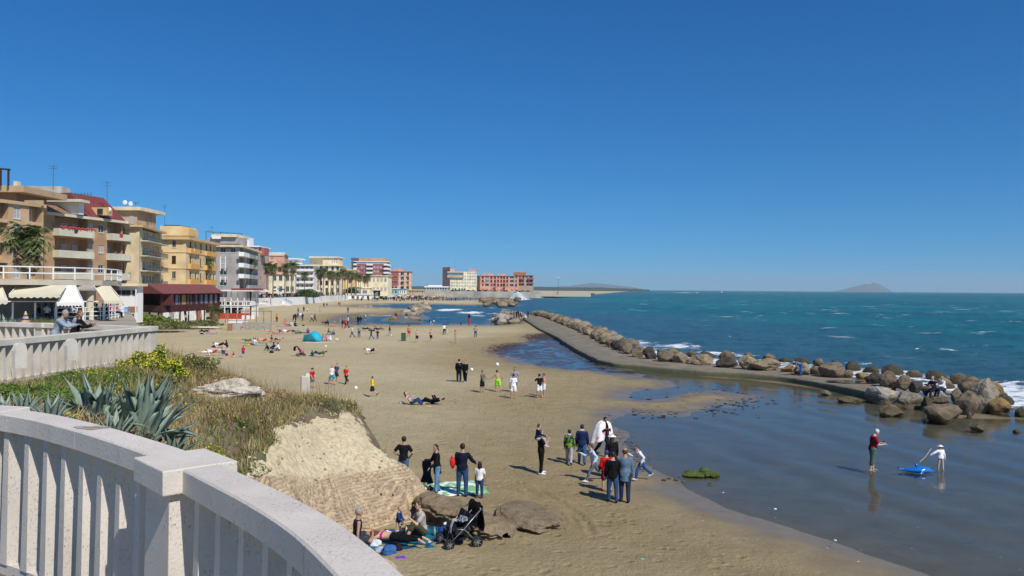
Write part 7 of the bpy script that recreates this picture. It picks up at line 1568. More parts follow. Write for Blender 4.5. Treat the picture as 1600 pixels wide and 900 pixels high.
drape('black_jacket', [(-.60, 0, .38), (-.62, 0, .75), (-.52, 0, 1.10), (-.44, 0, 1.10), (-.36, 0, .80), (-.33, 0, .62)], .52, cloth('0e0e10'), ('black jacket draped over the push-chair handle', 'jacket'), R(205), (pl.x, pl.y, 0), fold=.06)
drape('grey_trousers', [(.24, 0, .28), (.20, 0, .55), (.12, 0, .74), (.02, 0, .72)], .13, cloth('a9a9ab'), ('light grey garment hanging over the front of the push-chair', 'garment'), R(205), (pl.x-.05, pl.y-.15, 0), fold=.02)
# ---- group on the green towel
person(630, 758, 78, 1.74, dict(sf=(-14, -14), sa=(38, 38), el=(62, 62), fa=(-34, -34), hf=(3, -3)), 'person in a black T-shirt and jeans standing with hands on hips behind the ruin', ('tshirt', '17171c', .016), ('trousers', '44607f', .014), ('shoes', '3a3a3a'), ('hair', 'black'), 'tan')
r, w2, F_ = person(683, 770, 200, 1.68, dict(p=4, hf=(6, -4), sf=(14, 26), sa=(6, 6), el=(40, 70), fa=(-4, 0), yaw=25), 'woman with tied dark hair and a black cardigan holding a navy coat', ('coat', '15151a', .014), ('trousers', '5d86a8', .012), ('shoes', '30303a'), ('hair_pony', 'black'), 'tan')
q = G(666, 764); drape('navy_coat', [(0, 0, .98), (.02, 0, .7), (.04, 0, .2)], .42, mat('navy_quilted', '1b2140', var=.3, scale=6), ('navy quilted coat with a magenta lining held up by the woman in the black cardigan', 'coat'), .9, (q.x, q.y, 0), fold=.10)
blob('pink_bag', 672, 768, (.10, .08, .13), cloth('7a2a55'), 'dark magenta bag at the feet of the woman in the black cardigan', 'bag', 20)
r, w2, F_ = person(722, 776, 84, 1.80, dict(hf=(3, -2), ab=(5, 5), sf=(8, 30), sa=(10, 26), el=(50, 34), fa=(-6, 12), yaw=-12), 'man in a navy sweater and jeans standing with his back turned beside the girl', ('longsleeve', '161b2c', .02), ('trousers', '2c4a72', .014), ('shoes', '2b2b2b'), ('hair', 'black'), 'tan')
r_man = r.location
q = blob('red_bag', 713, 731, (.10, .10, .24), mat('red_plastic', 'c8261c', rough=.4), 'red bag under the arm of the man in the navy sweater', 'bag', 21); q.location = (r_man.x-.33, r_man.y+.02, 1.16)
bpy.context.view_layer.update()
person(749, 779, 80, 1.22, dict(sf=(4, 4), sa=(8, 14), el=(12, 10)), 'small girl with curly dark hair in a white T-shirt and jeans', ('tshirt', 'dcd9d4', .012), ('trousers', '2c4468', .012), ('shoes', '7a4a3a'), ('hair_long', 'black'), 'tan')
towel(712, 764, 2.0, 2.0, .25, mat('green_patterned_cloth', '7fb87a', col2='e8ece4', scale=2.6, thr=(.44, .52)), 'green and white patterned beach cloth on the sand behind the old wall', wav=.04); towel(706, 772, 2.2, .7, .15, cloth('2d4a66'), 'dark blue blanket edge under the green patterned cloth', z=.008)
blob('white_paper_bag', 661, 766, (.17, .12, .08), cloth('e9eaec'), 'white plastic bag at the left of the green patterned cloth', 'bag', 22)
# ---- walkers
r, w2, F_ = person(845, 741, 12, 1.70, dict(p=-3, hf=(4, -2), sf=(34, 28), sa=(14, 12), el=(128, 124), fa=(-10, -10)), 'woman in black carrying a child on her shoulders', ('tshirt', '19181b', .012), ('trousers', '141417', .014), ('shoes', 'd8d8da'), ('hair', 'brown'), 'fair')
q = r.location; person(0, 0, 12, 1.12, dict(p=8, hf=(86, 86), kn=(80, 80), ab=(10, 10), sf=(28, 28), sa=(10, 10), el=(50, 50)), 'child in a navy jumper riding on the shoulders of the woman in black', ('longsleeve', '1b2541', .014), ('trousers', 'a9a9a6', .012), ('shoes', 'c9ccd0'), ('hair', 'brown'), 'fair', at_=(q.x-.15, q.y-.04, 0), dz=1.04)
CAMO = mat('camo_cloth', '6c8a1f', rough=.9, col2='1b2d4c', scale=7, thr=(.49, .53))
_M['cloth_camo'] = CAMO
person(889, 726, 78, 1.42, dict(hf=(16, -14), kn=(4, 24), sf=(8, -8), sa=(10, 10), el=(16, 20)), 'boy in a green and navy patterned hooded jacket and grey joggers', ('jacket', 'camo', .024), ('trousers', '9c9ea3', .016), ('shoes', '2a2a2e'), ('hair', 'black'), 'tan', extra=(('hood', 'a9adb2'),))
person(909, 726, 82, 1.62, dict(hf=(12, -12), kn=(4, 20), sf=(6, 4), sa=(12, 12), el=(22, 22)), 'boy in a navy hoodie with a grey hood and jeans walking away', ('jacket', '1c2a4a', .024), ('trousers', '33567c', .014), ('shoes', '3a2f2a'), ('hair', 'black'), 'tan', extra=(('hood', 'b6bac0'),))
r, w2, F_ = person(941, 712, 300, 1.74, dict(p=4, hf=(26, -20), kn=(16, 26), sf=(14, 14), sa=(10, 10), el=(110, 110), fa=(-30, -30), nod=25), 'person wrapped in a large white and pink blanket striding over the sand', ('longsleeve', '4a1220', .016), ('trousers', '1b2036', .014), ('shoes', '22222a'), ('hair', 'black'), 'brown')
def cloak(root, z0, z1, r0_, r1_, m_, label, cx=0, tail=.0):
    K_, N_ = 28, 14; P_ = []
    for j in range(N_+1):
        t = j/N_
        for i in range(K_+1):
            a = R(12)+(2*math.pi-R(24))*i/K_; rr_ = float(np.interp(t, (0, .45, .8, .93, 1), (r0_, .40, .31, .22, .10)))+.04*math.sin(a*7+t*2)*(1.1-t); P_.append((cx+rr_*.9*math.cos(a)-tail*(1-t)*.6, rr_*1.12*math.sin(a), z0+(z1-z0)*t+(.16*math.sin(a*1.0+1.0))*(1-t)))
    mb = MB(); mb.add(P_, [(j*(K_+1)+i, j*(K_+1)+i+1, (j+1)*(K_+1)+i+1, (j+1)*(K_+1)+i) for j in range(N_) for i in range(K_)]); o = mb.build('blanket', m_, None, True); md = o.modifiers.new('t', 'SOLIDIFY'); md.thickness = .018; o.location = root.location; o.rotation_euler = root.rotation_euler; return tag(o, label, 'blanket')
cloak(r, .58, 1.50, .46, .17, mat('white_pink_blanket', 'f1eeec', col2='d98f9c', scale=4.5, thr=(.36, .44)), 'white blanket with pink markings wrapped round the striding person', .08, .3)
r, w2, F_ = person(594+338, 752, 195, 1.50, dict(p=14, hf=(34, -30), kn=(14, 50), sf=(-30, 40), sa=(40, 12), el=(70, 80), yaw=0), 'child in a pale grey top and grey leggings running with a purple and green ball', ('longsleeve', 'b9c4d6', .012), ('leggings', '5a6474'), ('shoes', 'd8ccd0'), ('hair_pony', 'brown'), 'fair')
def ball(p, r_, m_, label, name='ball'):
    mb = MB(); mb.ball((0, 0, 0), r_, 20, 12); return simple(name, mb, m_, p, 0, label, 'ball', smooth=True)
q = r.location; ball((q.x+.12, q.y-.30, .62), .12, mat('purple_ball', '4a2fa8', col2='4fae45', scale=3, thr=(.5, .55)), 'purple and green ball held by the running child in grey')
person(948, 769, 100, 1.45, dict(hf=(10, -8), kn=(4, 14), sf=(6, 10), sa=(12, 12), el=(30, 30)), 'boy in a red sweater and a blue cap beside the leather-jacket woman', ('longsleeve', 'c21d24', .022), ('shorts', '7a2630', .02), ('shoes', '7a2a30'), ('hair', 'brown'), 'fair', ('cap', '1f49a8'))
person(956, 748, 92, 1.66, dict(hf=(8, -8), sf=(4, 6), sa=(8, 8), el=(20, 20)), 'woman with long hair, a white sun hat and a black top', ('longsleeve', '18181c', .014), ('trousers', '22262e', .012), ('shoes', '2a2a2a'), ('hair_long', 'brown'), 'fair', ('sunhat', 'e4e0d2'))
person(957, 785, 84, 1.68, dict(hf=(6, -6), ab=(5, 5), sf=(4, 10), sa=(10, 12), el=(22, 30)), 'woman in a black leather jacket and jeans seen from behind', ('jacket', '121214', .022), ('trousers', '2c4a70', .014), ('shoes', '201c1c'), ('hair', 'black'), 'fair')
person(976, 785, 80, 1.80, dict(hf=(5, -4), ab=(3, 3), sf=(4, 4), sa=(9, 9), el=(14, 14)), 'balding man in a grey-blue blazer and dark trousers seen from behind', ('coat', '5c7184', .020), ('trousers', '26344c', .016), ('shoes', '25202a'), ('hair_bald', 'brown'), 'tan', girth=1.12)
person(1006, 749, 190, 1.38, dict(p=18, hf=(34, -34), kn=(24, 18), sf=(-40, 36), sa=(14, 14), el=(70, 80)), 'boy in a white sweater and jeans running at the edge of the pool', ('longsleeve', 'd3d6dc', .018), ('trousers', '2f4f7a', .014), ('shoes', 'c9ccd4'), ('hair', 'brown'), 'fair')
# ---- in the water
r, w2, F_ = person(1362, 737, 350, 1.76, dict(p=6, hf=(4, -6), ab=(3, 3), sf=(18, 22), sa=(8, 8), el=(78, 74), fa=(-18, -18), nod=38), 'grey-haired man in a dark red T-shirt and grey shorts wading and looking at a phone', ('tshirt', '7c1828', .02), ('capri', '50605a', .022), None, ('hair', 'white'), 'fair', girth=1.15, z=-.20)
mb = MB(); mb.box((0, 0, 0), (.08, .15, .012), tilt=Matrix.Rotation(R(-40), 3, 'Y')); q = r.location; simple('phone', mb, mat('black_phone', (.02, .02, .022), rough=.2), (q.x+.43, q.y-.08, 1.02), R(350), 'black phone held by the wading man', 'phone')
r, w2, F_ = person(1470, 737, 95, 1.06, dict(p=4, hf=(4, -4), ab=(5, 5), sf=(10, 4), sa=(58, 20), el=(12, 14), fa=(52, 16)), 'small child in a white top and white sun hat standing in the shallow water', ('longsleeve', 'e6e6ee', .02), ('briefs', 'a8b4d8'), None, ('hair', 'brown'), 'fair', ('sunhat', 'ece9de'), z=-.20)
q = G(1433, 738, WL)
fl = empty('inflatable_toy', (q.x, q.y, WL), R(-14), 'blue inflatable dolphin-shaped float towed by the child', 'inflatable')
fl.scale = (.78, .9, .85)
INF = mat('blue_vinyl', (.01, .16, .52), rough=.15, spec=.6, var=.1)
mb = MB(); loft(mb, [(Vector((x, 0, z)), Vector((0, 1, 0)), Vector((0, 0, 1)), a, b_) for x, z, a, b_ in ((-.72, .06, .02, .02), (-.60, .07, .10, .05), (-.35, .10, .24, .10), (0, .13, .30, .15), (.3, .14, .26, .16), (.52, .13, .17, .13), (.66, .10, .09, .07), (.76, .08, .03, .03))], 16); mb.build('body', INF, fl, True)
mb = MB(); mb.tube([(.02, 0, .22), (-.04, 0, .36), (-.12, 0, .46)], [.09, .06, .02], 8); mb.build('fin', INF, fl, True)
for s_ in (-1, 1): mb = MB(); mb.tube([(.2, s_*.2, .10), (.08, s_*.42, .06), (-.02, s_*.52, .03)], [.08, .06, .02], 8); mb.build('flipper', INF, fl, True)
mb = MB(); mb.tube([(-.62, 0, .07), (-.80, .0, .16)], [.06, .03], 8); mb.tube([(-.76, 0, .13), (-.90, .18, .14)], [.05, .02], 8); mb.tube([(-.76, 0, .13), (-.90, -.18, .14)], [.05, .02], 8); mb.build('tail', INF, fl, True)
for s_ in (-1, 1): mb = MB(); mb.ball((.50, s_*.125, .19), (.03, .02, .03), 8, 6); mb.build('eye', white, fl, True)
mb = MB(); a = Vector((q.x+.1, q.y, WL+.4)); b_ = Vector((G(1455, 737, -.2).x, G(1462, 737, -.2).y, .72)); mb.tube([a, a.lerp(b_, .5)-Vector((0, 0, .05)), b_], .008, 5); tag(mb.build('tow_string', cloth('d9c9a0')), 'thin pale string between the blue float and the child', 'string')
# ---- on the breakwater
person(0, 0, 200, 1.75, dict(p=8, hf=(78, 70), kn=(70, 60), ab=(8, 8), sf=(30, 40), sa=(10, 10), el=(50, 60)), 'man in dark clothes sitting on a boulder of the breakwater', ('longsleeve', '1f2433', .02), ('trousers', '1c2438', .016), ('shoes', '222222'), ('hair', 'grey'), 'fair', at_=tuple(G(1450, 614, .75)[:2])+(.35,))
person(0, 0, 185, 1.65, dict(p=10, hf=(80, 74), kn=(66, 60), ab=(8, 8), sf=(30, 40), sa=(10, 10), el=(60, 50)), 'woman in a white top with blond hair sitting beside the man on the boulder', ('longsleeve', 'e6e6ec', .02), ('trousers', '23304e', .016), ('shoes', '444444'), ('hair', 'blond'), 'fair', at_=tuple(G(1463, 611, .9)[:2])+(.5,))
person(0, 0, 180, 1.70, dict(p=72, hf=(10, -6), kn=(10, 10), sf=(10, 20), sa=(6, 8), el=(30, 20)), 'person in blue bending over on the breakwater walkway', ('tshirt', '5f6f86', .02), ('trousers', '2f5488', .016), ('shoes', '333333'), ('hair', 'brown'), 'fair', at_=tuple(G(1252, 587, .36)[:2])+(.36,))
# ---- youths playing ball
person(717, 598, 88, 1.78, dict(hf=(10, -8), kn=(2, 10), sf=(10, 10), sa=(10, 8), el=(40, 40)), 'person in a black jacket and dark trousers walking, left of the pair', ('jacket', '15161b', .024), ('trousers', '1d2433', .016), ('shoes', '8e99a6'), ('hair', 'black'), 'fair')
person(727, 598, 250, 1.72, dict(hf=(14, -10), kn=(4, 16), sf=(10, 30), sa=(10, 10), el=(40, 110)), 'person in black with a white hem touching the face, right of the pair', ('jacket', '16171c', .02), ('trousers', '181c28', .018), ('shoes', 'c9ccd0'), ('hair', 'brown'), 'fair')
person(753, 614, 330, 1.55, dict(hf=(4, -4), sf=(30, 40), sa=(8, 8), el=(50, 40)), 'boy in a grey-brown T-shirt and black shorts holding his hands out', ('tshirt', '6a625a', .016), ('shorts', '1d1d20', .018), None, ('hair', 'black'), 'tan')
person(779, 613, 110, 1.55, dict(p=22, hf=(16, -14), kn=(20, 24), sf=(20, -30), sa=(30, 40), el=(60, 50)), 'bare-chested boy in lime green shorts heading a ball', None, ('swimshorts', '8fd42a', .02), None, ('hair', 'black'), 'tan')
person(802, 623, 86, 1.60, dict(hf=(4, -4), ab=(7, 7), sf=(4, 4), sa=(12, 12), el=(14, 14)), 'boy in a white football shirt and white shorts seen from behind', ('tshirt', 'e9e9ee', .018), ('shorts', 'e4e4ea', .022), None, ('hair', 'black'), 'tan')
person(804, 613, 270, 1.72, dict(hf=(4, -4), sf=(10, 10), sa=(24, 20), el=(14, 14)), 'boy in a grey T-shirt standing behind the one in white', ('tshirt', '8c929a', .018), ('shorts', '5a6068', .02), None, ('hair', 'black'), 'tan')
person(843, 622, 120, 1.58, dict(hf=(4, -4), ab=(6, 6), sf=(20, 6), sa=(50, 10), el=(8, 14), fa=(50, 4)), 'boy in a black T-shirt and white shorts stretching one arm out', ('tshirt', '17171b', .016), ('shorts', 'e6e6ea', .022), None, ('hair', 'black'), 'tan')
person(850, 620, 200, 1.55, dict(hf=(4, -4), sf=(14, 6), sa=(10, 10), el=(30, 14)), 'boy in a pink top and pale shorts behind the one with the outstretched arm', ('tshirt', 'c98f88', .016), ('shorts', 'd9d6d2', .02), None, ('hair', 'black'), 'tan')
FB = mat('football', 'ecebe6', col2='3a3a40', scale=9, thr=(.30, .34))
for px, py, d, lb in ((777, 569.5, 55, 'white football in the air above the boy in lime shorts'), (737, 577.5, 60, 'white ball in the air right of the couple in black'), (556, 606, 58, 'white football on the sand left of the boy in yellow'), (611.5, 523.7, 114, 'white ball on the sand beside the far man in dark clothes'), (509, 541, 120, 'small white ball near the far sunbathers')):
    if py > 600: p = G(px, py, .11)
    elif py < 560: p = G(px, py, .11)
    else: p = AT(px, py, d)
    ball(p, .125, FB, lb, 'football')
# ---- reading woman and lying companion
r, w2, F_ = person(644, 633, 350, 1.66, dict(p=-44, hf=(122, 112), kn=(80, 62), ab=(8, 4), sf=(20, 10), sa=(14, 12), el=(90, 90), yaw=0, nod=25), 'brown-haired woman in blue jeans lying propped up and reading a paper', ('bra', '45607c'), ('trousers', '27406a', .014), None, ('hair_long', 'brown'), 'fair')
q = r.location; mb = MB(); mb.box((0, 0, 0), (.02, .24, .20), tilt=Matrix.Rotation(R(25), 3, 'Y')); simple('newspaper', mb, cloth('dfe3ee'), (q.x+.06, q.y-.05, .50), R(350), 'pale folded paper held by the reclining woman', 'newspaper')
towel(647, 635, 2.0, 1.0, .1, cloth('c9a56a'), 'sandy yellow towel under the reclining woman', z=.01); blob('white_bag', 629, 631, (.22, .16, .09), cloth('d9d9dc'), 'pale bag behind the head of the reclining woman', 'bag', 30); blob('magazine', 637, 636, (.18, .12, .03), cloth('a9b4c8'), 'magazine on the towel beside the reclining woman', 'magazine', 31)
person(675, 632, 170, 1.72, dict(p=-74, hf=(118, 92), kn=(76, 6), ab=(10, 8), sf=(100, 90), sa=(20, 20), el=(60, 60)), 'person in black lying on the sand beside the reading woman', ('longsleeve', '131318', .02), ('trousers', '16161c', .018), ('shoes', 'b9c4d4'), ('hair', 'black'), 'fair')
# ---- children
person(487, 606, 330, 1.42, dict(hf=(14, -10), kn=(2, 14), sf=(4, 20), sa=(10, 12), el=(20, 20)), 'boy in a red T-shirt, grey shorts and a dark cap walking', ('tshirt', 'bb1a2a', .02), ('shorts', '76726f', .02), None, ('hair', 'black'), 'fair', ('cap', '3a3430'))
person(518, 601, 300, 1.48, dict(hf=(18, -16), kn=(4, 14), ab=(8, 8), sf=(-8, 14), sa=(10, 10), el=(14, 24)), 'girl in a white vest and teal shorts striding', ('tank', 'e4e0e0', .014), ('shorts', '2f8fa4', .018), None, ('hair_pony', 'brown'), 'fair')
person(527, 596, 250, 1.40, dict(hf=(8, -12), kn=(2, 12), sf=(8, 8), sa=(12, 10), el=(20, 20)), 'boy in a grey T-shirt and dark shorts behind the girl in the white vest', ('tshirt', '4c5564', .018), ('shorts', '32405a', .02), None, ('hair', 'black'), 'fair')
person(542, 600, 250, 1.38, dict(hf=(24, -24), kn=(4, 44), sf=(16, -10), sa=(16, 14), el=(40, 30)), 'boy in an orange-red football shirt and dark trousers stepping forward', ('tshirt', 'd8331f', .018), ('trousers', '1e1e24', .014), ('shoes', '333333'), ('hair', 'black'), 'fair')
person(584, 620, 200, 1.36, dict(hf=(20, -18), kn=(6, 40), sf=(14, -6), sa=(18, 14), el=(40, 30)), 'boy in a bright yellow T-shirt running with one foot raised', ('tshirt', 'f2c313', .018), ('shorts', '23242c', .018), ('shoes', '444444'), ('hair', 'black'), 'fair')
# ================================================================== DISTANT PEOPLE (one mesh each, recoloured copies)
SLOT = ['skin', 'hair', 'top', 'forearm', 'bottom', 'lowerleg', 'shoe']
LIBP = dict(stand=dict(), arms=dict(sa=(34, 30), el=(60, 70), fa=(-30, -30)), walk=dict(hf=(22, -20), kn=(6, 22), sf=(-18, 20), el=(14, 24)), run=dict(p=14, hf=(42, -30), kn=(30, 40), sf=(-36, 36), el=(70, 80)), reach=dict(sf=(70, 20), sa=(20, 30), el=(20, 20)),
    sit=dict(p=10, hf=(128, 124), kn=(97, 94), ab=(8, 8), sf=(50, 46), el=(30, 30)), cross=dict(p=6, hf=(88, 88), kn=(0, 0), ab=(46, 46), ab2=(-72, -72), sf=(30, 36), el=(60, 60)), legs=dict(p=-22, hf=(92, 96), kn=(2, 12), sf=(-40, -36), el=(4, 4)), recline=dict(p=-74, hf=(122, 96), kn=(82, 10), sf=(80, 20), sa=(20, 20)), chair=dict(p=6, hf=(86, 84), kn=(84, 80), sf=(40, 30), el=(50, 70)), bend=dict(p=60, hf=(8, -4), kn=(12, 14), sf=(10, 20)), prone=dict(hf=(0, 0), kn=(4, 8), sf=(150, 140), sa=(30, 24), el=(50, 60), ft=(-70, -70)))
LIBO = {}
for k, ps in LIBP.items():
    F_ = Fig(1.7, ps, 1.0); bd = F_.body(); g2 = garment(F_, 'hair'); bd.add(g2.v, g2.f)
    bd.torso if 0 else None
    g2 = garment(F_, 'tshirt', .012); bd.add(g2.v, g2.f); g2 = garment(F_, 'trousers', .01); bd.add(g2.v, g2.f); sg = F_.segs()
    Rm = Matrix.Rotation(R(90), 3, 'Y') if k == 'prone' else Matrix.Identity(3); zmin = min((Rm @ Vector(v)).z for v in bd.v); sh = Vector((0, 0, -zmin)); bd.v = [tuple(Rm @ Vector(v)+sh) for v in bd.v]
    o = bpy.data.objects.new('person', bpy.data.meshes.new('person')); COL.objects.link(o); o_mats[o.name] = [SKIN['fair']]*7; job(o, bd, .028, None, [(t_, Rm @ a+sh, Rm @ b_+sh, r) for t_, a, b_, r in sg]); LIBO[k] = o
run_jobs()
LIBM = {k: o.data for k, o in LIBO.items()}
for o in LIBO.values(): bpy.data.objects.remove(o)
CNM = {'17181c': 'black', '1d2740': 'navy', '2f4f7a': 'blue', 'e2e2e4': 'white', '8a8f96': 'grey', 'c22a2a': 'red', 'e0b81c': 'yellow', 'd98aa0': 'pink', '5a4a3e': 'brown', '4f6a3c': 'green', 'e07a3a': 'orange', '2b8fa6': 'teal', '6a4a9a': 'purple', 'c9b48a': 'beige', '7d1f2c': 'dark red', None: 'bare'}
DO = dict(stand='standing', arms='standing', walk='walking', run='running', reach='reaching', sit='sitting', cross='sitting', legs='sitting', recline='lying', chair='sitting', bend='bending', prone='lying')
def far(px, py, face, h, ps, top, bot, where, longsl=True, longleg=True, skin='tan', hair='black', group=None, z=0, at_=None):
    p = at_ or G(px, py, z); o = bpy.data.objects.new('person', LIBM[ps]); COL.objects.link(o); o.location = p; o.rotation_euler = (0, 0, R(face)); w = 1.0; o.scale = (h/1.7,)*3
    sk = SKIN[skin]; tm = cloth(top) if top else sk; bm_ = cloth(bot) if bot else sk
    ms = [sk, HAIRC[hair], tm, tm if longsl else sk, bm_, bm_ if longleg else sk, cloth('2c2c30') if longleg else sk]
    for sl, m_ in zip(o.material_slots, ms): sl.link = 'OBJECT'; sl.material = m_
    who = ('child' if h < 1.4 else 'person')
    dress = '%s in %s %s' % (who, CNM[bot], 'trousers' if longleg else 'shorts') if not top else '%s in %s and %s' % (who, CNM[top], CNM[bot] if bot else 'bare legs')
    if not top: dress = 'bare-chested '+dress
    return tag(o, '%s %s %s' % (dress, DO[ps], where), 'person', group)
K, N, B, Wh, Gy, Rd, Ye, Pk, Br, Gn, Or, Te, Pu, Be, Dr = '17181c 1d2740 2f4f7a e2e2e4 8a8f96 c22a2a e0b81c d98aa0 5a4a3e 4f6a3c e07a3a 2b8fa6 6a4a9a c9b48a 7d1f2c'.split()
